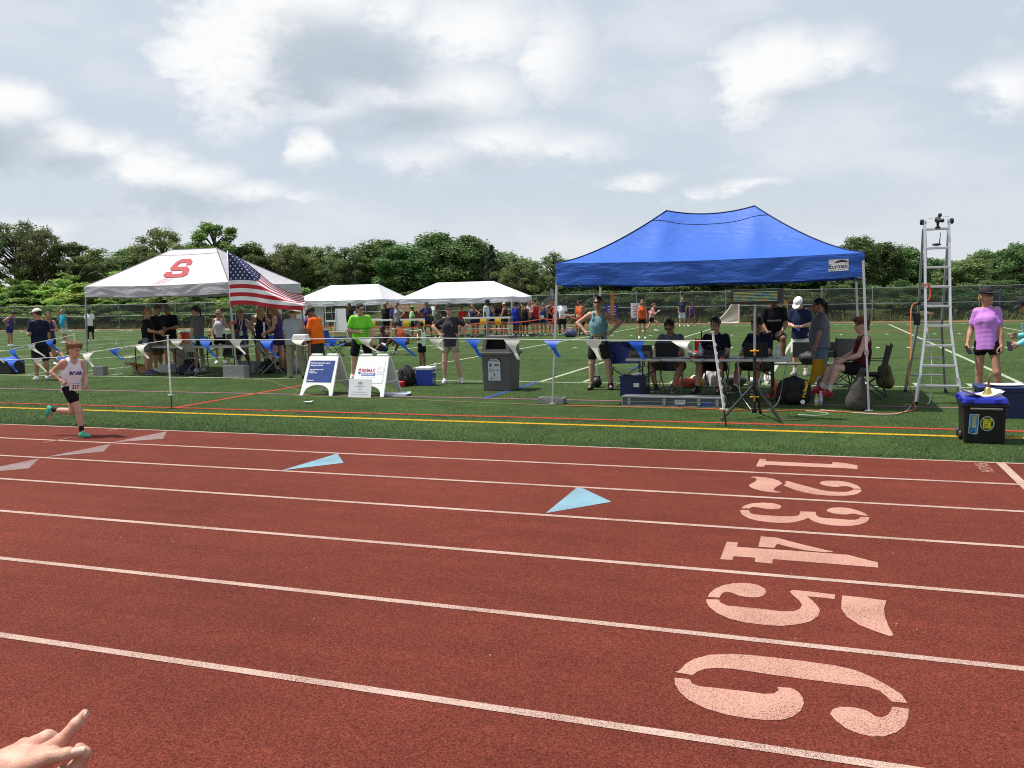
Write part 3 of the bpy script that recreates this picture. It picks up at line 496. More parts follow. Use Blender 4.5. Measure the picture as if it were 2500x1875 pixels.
def el(c, r, Q=None, k=.03): return ('e', np.array(c, float), np.array(r, float), np.eye(3) if Q is None else np.array(Q), 0, k)
def sdf(prims, h, cuts=(), noise=0., nfreq=30., seed=0, carve=()):
    lo = np.full(3, 1e9); hi = -lo; bbs = []
    for p in prims:
        m = (np.maximum(p[3], p[4]) if p[0] == 'c' else p[2].max())+p[5]+3*h
        a = np.minimum(p[1], p[2])-m if p[0] == 'c' else p[1]-m; b = np.maximum(p[1], p[2])+m if p[0] == 'c' else p[1]+m
        bbs.append((a, b)); lo = np.minimum(lo, a); hi = np.maximum(hi, b)
    n = np.ceil((hi-lo)/h).astype(int)+2; F = np.full(n, .5)
    ax = [lo[i]+h*np.arange(n[i]) for i in range(3)]
    for p, (a, b) in zip(prims, bbs):
        i0 = np.maximum(((a-lo)/h).astype(int), 0); i1 = np.minimum(np.ceil((b-lo)/h).astype(int)+1, n)
        X = ax[0][i0[0]:i1[0], None, None]; Y = ax[1][None, i0[1]:i1[1], None]; Z = ax[2][None, None, i0[2]:i1[2]]
        if p[0] == 'c':
            d = p[2]-p[1]; L2 = max(d@d, 1e-9); t = np.clip(((X-p[1][0])*d[0]+(Y-p[1][1])*d[1]+(Z-p[1][2])*d[2])/L2, 0, 1)
            D = np.sqrt((X-p[1][0]-t*d[0])**2+(Y-p[1][1]-t*d[1])**2+(Z-p[1][2]-t*d[2])**2)-(p[3]+(p[4]-p[3])*t)
        else:
            Q = p[3]; x, y, z = X-p[1][0], Y-p[1][1], Z-p[1][2]
            u = (Q[0][0]*x+Q[1][0]*y+Q[2][0]*z)/p[2][0]; v = (Q[0][1]*x+Q[1][1]*y+Q[2][1]*z)/p[2][1]; w = (Q[0][2]*x+Q[1][2]*y+Q[2][2]*z)/p[2][2]
            k0 = np.sqrt(u*u+v*v+w*w); D = (k0-1)*p[2].min()*np.where(k0 > 1, 1, 1)
        sl = tuple(slice(i0[i], i1[i]) for i in range(3)); G = F[sl]; k = p[5]; hh = np.maximum(k-np.abs(G-D), 0)/k
        F[sl] = np.minimum(G, D)-hh*hh*k*.25
    X = ax[0][:, None, None]; Y = ax[1][None, :, None]; Z = ax[2][None, None, :]
    if noise > 0:
        r = np.random.RandomState(seed)
        for _ in range(3):
            w = r.normal(size=3)*nfreq; F = F+noise*np.sin(w[0]*X+w[1]*Y+w[2]*Z*.6+r.uniform(0, 6))
    for q, nn in cuts:
        q = np.asarray(q, float); nn = np.asarray(nn, float); nn = nn/np.linalg.norm(nn); F = np.maximum(F, (X-q[0])*nn[0]+(Y-q[1])*nn[1]+(Z-q[2])*nn[2])
    for p in carve:
        x, y, z = X-p[1][0], Y-p[1][1], Z-p[1][2]; Q = p[3]
        u = (Q[0][0]*x+Q[1][0]*y+Q[2][0]*z)/p[2][0]; v = (Q[0][1]*x+Q[1][1]*y+Q[2][1]*z)/p[2][1]; w = (Q[0][2]*x+Q[1][2]*y+Q[2][2]*z)/p[2][2]
        F = np.maximum(F, -(np.sqrt(u*u+v*v+w*w)-1)*p[2].min())
    F[0] = F[-1] = .5; F[:, 0] = F[:, -1] = .5; F[:, :, 0] = F[:, :, -1] = .5
    return snets(F, lo, h)
SKIN = {'fair': (.52, .30, .215), 'tan': (.42, .22, .14), 'brown': (.20, .10, .06), 'dark': (.065, .034, .024), 'pale': (.60, .37, .275)}
def skin(k): return M('skin_'+k, SKIN[k], .55, var=.10, scale=14, spec=.35)
def cloth(hexv, name='cloth'): return M('%s_%s' % (name, hexv), hx(hexv), .88, var=.10, scale=10, bump=.12, bscale=45, spec=.2)
def nv(v): v = np.array(v, float); return v/np.linalg.norm(v)
def frame(fwd, up):                         # columns x right, y forward, z up
    u = nv(up); f = np.array(fwd, float); f = nv(f-u*(f@u)); return np.stack([np.cross(f, u), f, u], 1)
HANDS = {}
def hand(pose, h):
    # a right hand: palm along -z from the wrist, thumb on the +y side, palm facing -x
    if (pose, h) in HANDS: return HANDS[(pose, h)]
    c = {'relax': (.35, .45, .35), 'fist': (1.35, 1.5, 1.), 'flat': (.08, .08, .06), 'hold': (.75, .85, .6)}[pose]
    P = [rc((0, .028, -.02), (0, .03, -.085), .015, .014, .012), rc((0, .008, -.015), (0, .01, -.09), .016, .0145, .012), rc((0, -.012, -.015), (0, -.012, -.086), .016, .014, .012), rc((0, -.026, -.02), (0, -.031, -.078), .014, .012, .012), rc((0, 0, .01), (0, 0, -.02), .024, .024, .02)]
    for y, z, l, r in ((.031, -.088, .072, .0088), (.0105, -.092, .080, .009), (-.0115, -.089, .074, .0088), (-.031, -.080, .058, .0078)):
        p = np.array((0, y, z)); a = 0
        for k, f in enumerate((.45, .31, .24)):
            a += c[k]; q = p+l*f*np.array((-math.sin(a), 0, -math.cos(a))); P.append(rc(p, q, r*(1-.08*k), r*(.92-.08*k), .006)); p = q
    t0 = np.array((-.008, .028, -.02)); sp = .2 if pose == 'fist' else .62
    t1 = t0+.042*nv((-.45, .75*sp+.1, -.6)); t2 = t1+.032*nv((-.4 if pose != 'fist' else -.7, .35*sp, -.75)); t3 = t2+.026*nv((-.3 if pose != 'fist' else -.6, .05, -.9 if pose != 'fist' else -.4))
    P += [rc(t0, t1, .015, .012, .01), rc(t1, t2, .0115, .0105, .006), rc(t2, t3, .0105, .009, .006)]
    HANDS[(pose, h)] = sdf(P, h); return HANDS[(pose, h)]
ARM = {'hips': ((.80, -.28, -.52), (-.62, .42, -.66)), 'down': ((.13, -.02, -1), (.06, .20, -1)), 'fwd': ((.15, .25, -.95), (-.18, .92, -.30)), 'fwdup': ((.12, .45, -.88), (-.25, .80, .30)), 'front': ((.20, .12, -.97), (-.72, .66, -.15)), 'bent': ((.20, -.22, -.95), (-.10, .97, .05)), 'head': ((.75, .45, .25), (-.62, -.1, .78)), 'face': ((.35, .55, -.70), (-.30, -.02, .95)), 'cross': ((.22, .22, -.95), (-.93, .35, .05)), 'table': ((.22, .55, -.80), (-.30, .92, -.18)), 'runF': ((.18, .55, -.82), (-.28, .62, .72)), 'runB': ((.22, -.80, -.60), (.05, .70, -.72)), 'lap': ((.18, .35, -.92), (-.35, .85, -.42)), 'back': ((.30, -.55, -.80), (-.75, .05, -.45))}
LEG = {'stand': ((.05, .0, -1), (.02, -.03, -1)), 'wide': ((.20, .0, -1), (.10, -.03, -1)), 'sit': ((.20, .97, .06), (.03, .30, -.95)), 'sitwide': ((.42, .88, .04), (-.30, .25, -.93)), 'sitfwd': ((.14, .98, .04), (.02, .45, -.90)), 'floor': ((.35, .93, .35), (-.1, .80, -.62)), 'stepF': ((.05, .30, -.95), (.02, .0, -1)), 'stepB': ((.05, -.20, -.98), (.02, -.40, -.92)), 'kneeup': ((.10, .92, -.05), (.0, -.12, -1)), 'run1': ((.05, .86, -.50), (0, -.35, -.94)), 'run2': ((.05, -.30, -.95), (0, -.75, -.66)), 'relax': ((.06, .12, -.99), (.10, -.12, -.99))}
PEOPLE = {}
def person(label, loc, head=180., H=1.72, sk='fair', hair=('short', '3a2a1c'), top=('tee', '222630'), low=('shorts', '20242a', .55), shoes=('d8d8d8', 'f0f0f0'), socks=None, arms=('down', 'down'), legs=('stand', 'stand'), lean=(0, 0), look=(0, 0), build=1., fem=False, cap=None, glasses=None, detail=0, z=0., group=None, hands=('relax', 'relax'), seat=None, sh=1., extra=None, belly=0., twist=0.):
    # detail 0 near, 1 middle, 2 far.  loc = ground point under the pelvis (feet decide the height)
    s = H/1.75; hv = (.0135, .02, .03)[detail]; hh = (.0075, .0115, .02)[detail]; hn = (.0048, .0075, .014)[detail]
    root = thing('person', label, 'person', (loc[0], loc[1], 0), -R_(head), group)
    th = R_(lean[0]); ph = R_(lean[1])
    up = nv((math.sin(ph), math.sin(th), math.cos(th)*math.cos(ph))); T = frame((math.sin(R_(twist)), math.cos(R_(twist)), 0), up)     # torso frame
    pel = np.zeros(3); b = build
    def tp(x, y, zz): return pel+T@np.array((x, y, zz))*s
    hipw = .092 if fem else .088; shw = (.144 if fem else .170)*sh
    J = {}
    def vec(d, sd): d = nv(d); return np.array((d[0]*sd, d[1], d[2]))
    for i, sd in enumerate((-1, 1)):
        A = ARM[arms[i]] if isinstance(arms[i], str) else arms[i]; G = LEG[legs[i]] if isinstance(legs[i], str) else legs[i]
        J['sh', i] = tp(sd*shw, 0, .462); ua, fa = vec(A[0], sd), vec(A[1], sd)
        if len(A) < 3: ua = T@ua; fa = T@fa
        J['el', i] = J['sh', i]+ua*.285*s; J['wr', i] = J['el', i]+fa*.25*s; J['fa', i] = fa; J['ua', i] = ua
        J['hip', i] = pel+np.array((sd*hipw, 0, -.03))*s; tl, sl = vec(G[0], sd), vec(G[1], sd)
        J['kn', i] = J['hip', i]+tl*.43*s; J['an', i] = J['kn', i]+sl*.405*s; J['sl', i] = sl
        fd = np.array((sd*.18, 1., 0)) if len(G) < 3 else np.array((G[2][0]*sd, G[2][1], G[2][2])); J['fd', i] = nv(fd)
    low_z = min(J['an', 0][2], J['an', 1][2])
    if seat is None: dz = .085*s-low_z
    else: dz = max(seat+.10*s*b, .085*s-low_z)
    dz += z
    for k in J:
        if k[0] in ('sh', 'el', 'wr', 'hip', 'kn', 'an'): J[k] = J[k]+np.array((0, 0, dz))
    pel = pel+np.array((0, 0, dz))
    Tm = T.copy()
    B = [el(tp(0, .0, .0), np.array((.150 if fem else .142, .105, .115))*s*b, Tm, .05), rc(tp(0, .0, .05), tp(0, .0, .30), .106*s*b, .110*s*b, .06), el(tp(0, .0, .30), np.array((.150 if fem else .165, .108, .17))*s*b, Tm, .06),
         rc(tp(-shw*.82, -.005, .465), tp(shw*.82, -.005, .465), .060*s, .060*s, .05), rc(tp(0, -.01, .46), tp(0, .012, .59), .062*s, .056*s, .04)]
    if belly: B.append(el(tp(0, .05, .10), np.array((.15, .12, .16))*s*(1+belly), Tm, .06))
    if fem: B += [el(tp(-.065, .085, .33), (.062*s, .055*s, .06*s), Tm, .04), el(tp(.065, .085, .33), (.062*s, .055*s, .06*s), Tm, .04)]
    for i, sd in enumerate((-1, 1)):
        w = (.92 if fem else 1.)*math.sqrt(b)*s
        B += [rc(J['sh', i], J['el', i], .052*w, .040*w, .04), rc(J['el', i], J['wr', i], .042*w, .027*w, .02), el(J['el', i]+J['fa', i]*.07*s, (.041*w, .041*w, .07*s), frame((0, 1, .1), J['fa', i]), .03),
              rc(J['hip', i], J['kn', i], .086*w*b, .058*w, .05), rc(J['kn', i], J['an', i], .055*w, .037*w, .03), el(J['kn', i]+J['sl', i]*.13*s+np.array((0, -.018*s, 0)), (.054*w, .056*w, .12*s), frame((0, 1, .1), J['sl', i]), .03),
              rc(J['an', i], J['an', i]+J['fd', i]*.13*s+np.array((0, 0, -.045*s)), .036*w, .03*w, .03)]
    V, F = sdf(B, hv); VV = [V]; FF = [F]; MM = [np.zeros(len(F), int)]; off = len(V)
    # head, with a face
    ly, lp = R_(look[0]), R_(look[1]); hu = nv(T@np.array((0, math.sin(-lp)*.9+.06, math.cos(lp)))); hf0 = T@np.array((math.sin(ly)*math.cos(lp), math.cos(ly)*math.cos(lp), math.sin(lp)))
    Hf = frame(hf0, hu); hs = s*(1.06 if H > 1.5 else 1.12)
    hc = tp(0, .022, .582)+Hf@np.array((0, .012, .098))*hs
    def hp(x, y, zz): return hc+Hf@np.array((x, y, zz))*hs
    HP = [el(hp(0, -.012, .028), np.array((.074, .094, .088))*hs, Hf, .03), el(hp(0, .022, -.035), np.array((.058, .068, .075))*hs, Hf, .035), rc(hp(0, .055, -.085), hp(0, .045, -.08), .026*hs, .026*hs, .03), rc(hp(0, .086, .008), hp(0, .106, -.028), .010*hs, .015*hs, .012), el(hp(0, .086, -.056), np.array((.024, .012, .011))*hs, Hf, .012),
          el(hp(-.075, -.012, -.01), np.array((.012, .020, .032))*hs, Hf, .012), el(hp(.075, -.012, -.01), np.array((.012, .020, .032))*hs, Hf, .012), rc(hp(-.038, .082, .030), hp(.038, .082, .030), .011*hs, .011*hs, .02), rc(hp(0, -.02, -.05), tp(0, .0, .50), .054*hs, .058*s, .03)]
    carve = [el(hp(x, .094, .010), np.array((.016, .008, .008))*hs, Hf) for x in (-.032, .032)] if detail < 2 else []
    V, F = sdf(HP, hh, carve=carve); cc = (V[F].mean(1)-hc)@Hf/hs
    mi = np.zeros(len(F), int)
    for x in (-.032, .032):
        mi[(abs(cc[:, 0]-x) < .014) & (abs(cc[:, 2]-.010) < .006) & (cc[:, 1] > .05)] = 1
        mi[(abs(cc[:, 0]-x) < .020) & (abs(cc[:, 2]-.033) < .0038) & (cc[:, 1] > .05)] = 2
    mi[(abs(cc[:, 0]) < .026) & (abs(cc[:, 2]+.057) < .008) & (cc[:, 1] > .05)] = 3
    VV.append(V); FF.append(F+off); MM.append(mi); off += len(V)
    for i, sd in enumerate((-1, 1)):
        V, F = hand(hands[i], hn); fa = J['fa', i]; q = frame(np.array((0, 1, 0)) if abs(fa[1]) < .8 else np.array((0, 0, 1.)), -fa)
        V = V*np.array((sd, 1, 1))*s; F = F if sd > 0 else F[:, ::-1]
        VV.append(V@q.T+J['wr', i]); FF.append(F+off); MM.append(np.zeros(len(F), int)); off += len(V)
    me = fastmesh('body', np.concatenate(VV), np.concatenate(FF), np.concatenate(MM), True)
    link('body', me, [skin(sk), M('eye_dark', (.02, .015, .012), .3, var=0), M('brow_'+hair[1], tuple(.5*c+.5*d*.6 for c, d in zip(hx(hair[1]), SKIN[sk])), .8, var=0), M('lips_'+sk, tuple(c*k for c, k in zip(SKIN[sk], (.85, .55, .55))), .5, var=0)], root)
    def piece(name, prims, mat, h=hv, **kw):
        V, F = sdf(prims, h, **kw)
        if len(F) == 0: return None
        return link(name, fastmesh(name, V, F, None, True), mat, root)
    W = 1.; fn = .0011 if detail < 2 else 0
    # clothing
    kind = top[0]; tm = cloth(top[1]) if not isinstance(top[1], list) else top[1]
    if kind:
        g = .018*s; loose = top[2] if len(top) > 2 else 0.
        hem = -.12 if kind in ('tee', 'polo', 'long') else -.09
        if kind == 'crop': hem = .02
        wd = .158 if fem else .158
        P = [rc(tp(sd*.052*b, .0, hem-.12), tp(sd*.04*b, .0, .24), ((.128 if kind in ('tee', 'polo', 'long') else .119)-(.008 if fem else 0)+loose)*s*b, (.106 if fem else .112)*s*b+g*.8, .05) for sd in (-1, 1)]+[el(tp(0, .0, .30), np.array((.155 if fem else .168, .112, .18))*s*b+g*.8, Tm, .06)]
        if belly: P.append(el(tp(0, .05, .10), np.array((.15, .12, .16))*s*(1+belly)+g, Tm, .06))
        if fem: P += [el(tp(-.06, .088, .33), (.068*s, .058*s, .07*s), Tm, .05), el(tp(.06, .088, .33), (.068*s, .058*s, .07*s), Tm, .05)]
        neckz = .535 if kind in ('tee', 'polo', 'long') else .50
        cuts = [(tp(0, 0, hem), -T[:, 2])]
        if kind in ('tee', 'polo', 'long'):
            P += [rc(tp(-shw*.80, -.005, .455), tp(shw*.80, -.005, .455), .066*s, .066*s, .05), rc(tp(0, -.01, .45), tp(0, .0, .52), .075*s, .066*s, .03)]
            fr = .62 if kind != 'long' else 1.
            for i in range(2):
                w = (.95 if fem else 1.05)*math.sqrt(b)*s; e = J['sh', i]+(J['el', i]-J['sh', i])*fr; P.append(rc(J['sh', i], e, .060*w, (.057+loose*.5)*w, .03))
                if kind == 'long': P += [rc(e, J['wr', i], .058*w, .043*w, .03)]
        else:
            for sd in (-1, 1):
                q = [tp(sd*.085, .088, .38), tp(sd*.088, .045, .485), tp(sd*.088, 0, .512), tp(sd*.086, -.055, .49), tp(sd*.08, -.092, .38)]
                P += [rc(q[i], q[i+1], .029*s, .029*s, .02) for i in range(4)]
        neck = [el(tp(0, .075, neckz+.035), np.array((.068, .075, .095 if kind in ('tank',) else .06))*s, Tm)] if kind != 'polo' else [el(tp(0, .09, neckz+.03), np.array((.035, .07, .09))*s, Tm)]
        neck.append(el(tp(0, -.0, neckz+.045), np.array((.064, .072, .05))*s, Tm))
        if kind in ('tank', 'crop'): neck += [el(tp(sd*(shw+.055), .0, .41), np.array((.095, .14, .12))*s, Tm) for sd in (-1, 1)]
        if kind == 'long' or kind in ('tee', 'polo'):
            pass
        piece('shirt', P, tm, cuts=cuts, noise=fn, nfreq=48, seed=int(abs(loc[0]*37+loc[1]*11)) % 999, carve=neck if detail < 2 or kind == 'tank' else ())
        if kind == 'polo': piece('collar', [rc(tp(-.055, .01, .525), tp(-.02, .075, .49), .016*s, .016*s), rc(tp(.055, .01, .525), tp(.02, .075, .49), .016*s, .016*s), rc(tp(-.055, .0, .53), tp(.055, .0, .53), .02*s, .02*s)], tm, h=hh)
    kind = low[0]; lm = cloth(low[1]); fr = low[2] if len(low) > 2 else .6
    P = [el(tp(0, .0, .0), np.array(((.158 if fem else .150), .112, .125))*s*b, Tm, .05)]
    if belly: P.append(el(tp(0, .03, .03), np.array((.15, .11, .09))*s*(1+belly), Tm, .06))
    for i in range(2):
        w = math.sqrt(b)*s*(.95 if fem else 1.)
        if kind == 'pants': P += [rc(J['hip', i], J['kn', i], .100*w*b, .080*w, .05), rc(J['kn', i], J['an', i]+np.array((0, 0, .0)), .078*w, .066*w, .04), rc(J['an', i], J['an', i]-np.array((0, 0, .03)), .066*w, .062*w)]
        else: P.append(rc(J['hip', i], J['hip', i]+(J['kn', i]-J['hip', i])*fr, .098*w*b, (.102 if fr > .35 else .10)*w*(.98 if kind == 'shorts' else .90), .04))
    c = [(tp(0, 0, .07 if not belly else .02), T[:, 2])]
    piece('trousers' if kind == 'pants' else 'shorts', P, lm, cuts=c, noise=fn, nfreq=48, seed=5)
    for i, sd in enumerate((-1, 1)):
        fd = J['fd', i]; sl = J['sl', i]; un = nv(-sl+np.array((0, 0, .0))) if abs(sl[2]) < .75 else np.array((0, 0, 1.)); Q = frame(fd if abs(fd@un) < .95 else np.array((0, 0, 1)), un)
        a = J['an', i]
        def fp(x, y, zz): return a+Q@np.array((x, y, zz))*s
        S = [rc(fp(0, -.035, -.048), fp(0, .05, -.042), .040*s, .043*s, .02), rc(fp(0, .06, -.052), fp(sd*.006, .155, -.06), .044*s, .031*s, .03), rc(fp(0, -.012, -.03), fp(0, .004, .012), .046*s, .044*s, .02), rc(fp(0, .0, -.018), fp(0, .10, -.050), .047*s, .042*s, .02)]
        sm = [M('shoe_'+shoes[0], hx(shoes[0]), .6, var=.15, scale=25), M('sole_'+shoes[1], hx(shoes[1]), .6, var=.1)]
        V, F = sdf(S, min(hv, .012) if detail < 2 else hv, cuts=[(fp(0, 0, -.085), -Q[:, 2])]); zz = ((V[F].mean(1)-a)@Q)[:, 2]/s
        link('shoe', fastmesh('shoe', V, F, (zz < -.062).astype(int), True), sm, root)
        if socks and detail < 2: piece('sock', [rc(fp(0, -.005, -.01), a-sl*(.06+socks[1])*s, .043*s, .046*s)], M('sock_'+socks[0], hx(socks[0]), .9), h=min(hv, .012), cuts=[(a-sl*(.04+socks[1])*s, -sl)])
    # hair, cap, glasses
    hk, hcol = hair[0], M('hair_'+hair[1], hx(hair[1]), .6, var=.35, scale=40, bump=.5, bscale=120)
    if hk != 'bald':
        P = [el(hp(0, -.02, .036), np.array((.083, .100, .093))*hs, Hf, .02)]
        if hk in ('long',): P += [rc(hp(0, -.07, .0), hp(0, -.085, -.20), .06*hs, .045*hs, .04), rc(hp(-.06, -.03, 0), hp(-.065, -.04, -.17), .03*hs, .025*hs, .03), rc(hp(.06, -.03, 0), hp(.065, -.04, -.17), .03*hs, .025*hs, .03)]
        if hk == 'pony': P += [rc(hp(0, -.10, .03), hp(0, -.135, .0), .028*hs, .032*hs, .02), rc(hp(0, -.135, .0), hp(0, -.14, -.16), .032*hs, .018*hs, .02)]
        if hk == 'bun': P += [el(hp(0, -.10, .06), np.array((.04, .04, .04))*hs, Hf, .02)]
        if hk == 'curly': P += [el(hp(-.05, -.09, -.02), np.array((.06, .05, .06))*hs, Hf, .03), el(hp(-.02, -.12, -.03), np.array((.06, .05, .07))*hs, Hf, .03)]
        if hk == 'mop': P += [el(hp(0, .025, .10), np.array((.08, .07, .035))*hs, Hf, .03), el(hp(.02, .06, .095), np.array((.055, .035, .025))*hs, Hf, .02), el(hp(-.045, -.01, .065), np.array((.042, .06, .045))*hs, Hf, .03), el(hp(0, -.075, .045), np.array((.06, .045, .055))*hs, Hf, .03), el(hp(-.03, -.06, -.05), np.array((.05, .04, .04))*hs, Hf, .03), el(hp(.03, -.06, -.05), np.array((.05, .04, .04))*hs, Hf, .03)]
        if hk == 'mop':
            rt = random.Random(5)
            for _ in range(26):
                aa = rt.uniform(0, 6.28); e_ = rt.uniform(.15, 1.2); d_ = np.array((math.cos(aa)*math.cos(e_), math.sin(aa)*math.cos(e_), math.sin(e_))); b_ = d_*np.array((.078, .095, .088))+np.array((0, -.02, .036)); t_ = b_+d_*.02+np.array((rt.uniform(-.02, .02), -.022+rt.uniform(-.01, .02), rt.uniform(-.012, .012)))
                P.append(rc(hp(*b_), hp(*t_), .013*hs, .004*hs, .008))
        cv = [el(hp(0, .105, -.015), np.array((.072, .085, .078))*hs, Hf), el(hp(0, .075, -.085), np.array((.10, .09, .09))*hs, Hf)]
        cu = [(hp(0, -.03, -.065), -Hf[:, 2])] if hk in ('short', 'crop') else []
        if hk == 'mop': cu = [(hp(0, -.03, -.088), -Hf[:, 2])]
        piece('hair', P, hcol, h=hh, cuts=cu, carve=cv, noise=.003 if hk != 'mop' else .0055, nfreq=80 if hk != 'mop' else 60, seed=3)
    if cap:
        cm = M('cap_'+cap[1], hx(cap[1]), .85, var=.12, scale=30, bump=.1)
        if cap[0] == 'cap':
            ca = piece('cap', [el(hp(0, -.015, .045), np.array((.092, .110, .095))*hs, Hf, .01)], cm, h=hh, cuts=[(hp(0, 0, .040), -Hf@np.array((0, .12, 1.)))])
            q = piece('brim', [rc(hp(-.045, .085, .052), hp(.045, .085, .052), .03*hs, .03*hs, .02), el(hp(0, .115, .046), np.array((.075, .075, .014))*hs, Hf, .02)], cm, h=hh, cuts=[(hp(0, .1, .043), -Hf@np.array((0, .12, 1.))), (hp(0, .1, .058), Hf@np.array((0, .18, 1.)))])
            if q and ca: q.parent = ca
        elif cap[0] == 'visor':
            piece('visor', [el(hp(0, -.012, .05), np.array((.090, .108, .05))*hs, Hf, .01), el(hp(0, .12, .045), np.array((.075, .07, .014))*hs, Hf, .02)], cm, h=hh, cuts=[(hp(0, 0, .075), Hf[:, 2]), (hp(0, 0, .035), -Hf[:, 2])])
        else:                                # bucket hat with a broad brim
            ca = piece('hat', [rc(hp(0, -.012, .04), hp(0, -.012, .10), .104*hs, .088*hs, .01)], cm, h=hh, cuts=[(hp(0, 0, .145), Hf[:, 2]), (hp(0, 0, .03), -Hf[:, 2])])
            q = piece('hat_band', [rc(hp(0, -.012, .052), hp(0, -.012, .075), .109*hs, .104*hs, .005)], M('hat_band', (.02, .02, .022), .8), h=hh, cuts=[(hp(0, 0, .105), Hf[:, 2]), (hp(0, 0, .04), -Hf[:, 2])]); q.parent = ca
            mb = MB(); mb.lathe([(.085, .045), (.13, .030), (.175, -.005), (.178, -.012), (.13, .022), (.085, .035)], 28); mb.v = [tuple(hc+Hf@(np.array(v)*np.array((1, 1.05, 1))+np.array((0, -.012, 0)))*hs) for v in mb.v]; q = obj('brim', mb, cm, root, smooth=True); q.parent = ca
    if glasses:
        gm = M('lens_'+glasses, hx(glasses), .12, var=0, spec=.8)
        piece('glasses', [el(hp(-.034, .098, .012), np.array((.032, .010, .019))*hs, Hf, .004), el(hp(.034, .098, .012), np.array((.032, .010, .019))*hs, Hf, .004), rc(hp(-.02, .108, .018), hp(.02, .108, .018), .006*hs, .006*hs, .004)]+[rc(hp(sd*.06, .088, .016), hp(sd*.082, -.01, .012), .005*hs, .005*hs, .004) for sd in (-1, 1)], gm, h=hh*.7)
    root_info = dict(J=J, T=T, pel=pel, hp=hp, Hf=Hf, tp=tp, s=s, root=root, b=b)
    if extra: extra(root_info)
    return root_info
def chest_panel(ri, w, hgt, zc, mat, name, yo=.128, curve=.6, tilt=0.):
    # thin card following the front of the torso; returns a mapper for print on it
    tp = ri['tp']
    def fn(x, z, e=0.):
        y = yo+e-curve*x*x; return Vector(tp(x, y, zc+z))
    mb = MB(); nu = 8
    def g(u, v): return fn((u-.5)*w, (v-.5)*hgt)
    mb.grid(nu, 4, g); n0 = len(mb.v); mb.grid(nu, 4, lambda u, v: fn((.5-u)*w, (v-.5)*hgt, -.004)); return fn, obj(name, mb, mat, ri['root'])
def bib(ri, num, w=.17, hgt=.13, zc=.06, bg='ece6dc', fg='30201c', band=None, yo=.128):
    fn, o = chest_panel(ri, w, hgt, zc, M('bib_'+bg, hx(bg), .7, var=.04), 'race_bib', yo)
    t = text('bib_number', num, hgt*.62, lambda x, y: fn(-x*.85, y-.006, .003), M('print_'+fg, hx(fg), .7, var=0), ri['root'], 'CENTER', bold=.003)
    t.parent = o; t.matrix_parent_inverse = Matrix.Identity(4)
    return fn, o
# ================================================================== CANOPIES
m_alu = M('aluminium', (.62, .63, .65), .38, .75, .08, 12); m_steel = M('grey_steel', (.36, .37, .38), .45, .6, .1); m_black = M('black_plastic', (.012, .012, .013), .5, var=.2, scale=20); m_dkgrey = M('dark_grey_plastic', (.10, .094, .088), .6, var=.12, scale=9); m_white = M('white_plastic', (.74, .74, .72), .45, var=.05); m_conc = M('concrete_block', (.24, .24, .235), .95, var=.25, scale=20, bump=.5, bscale=90)
m_wood = M('wood', (.36, .22, .11), .7, var=.3, scale=12)
def fab(name, rgb, trans, rough=.75):
    m = M(name, rgb, rough, var=.05, scale=1.5, bump=.0, trans=trans); nt = m.node_tree; N = nt.nodes; L = nt.links; b = N['Principled BSDF']
    tc = N.new('ShaderNodeTexCoord'); mp = N.new('ShaderNodeMapping'); mp.inputs['Scale'].default_value = (1.2, 1.2, 5.); L.new(tc.outputs['Object'], mp.inputs[0]); n = N.new('ShaderNodeTexNoise'); n.inputs['Scale'].default_value = 2.2; n.inputs['Detail'].default_value = 5; n.inputs['Distortion'].default_value = .8; L.new(mp.outputs[0], n.inputs['Vector'])
    bp = N.new('ShaderNodeBump'); bp.inputs['Strength'].default_value = .42; bp.inputs['Distance'].default_value = .05; L.new(n.outputs['Fac'], bp.inputs['Height']); L.new(bp.outputs[0], b.inputs['Normal'])
    return m
m_blue = fab('blue_canopy_cloth', (.026, .115, .50), .03, .58); m_wcan = fab('white_canopy_cloth', (.68, .67, .72), .05); m_wcan2 = fab('offwhite_canopy_cloth', (.52, .49, .535), .05)
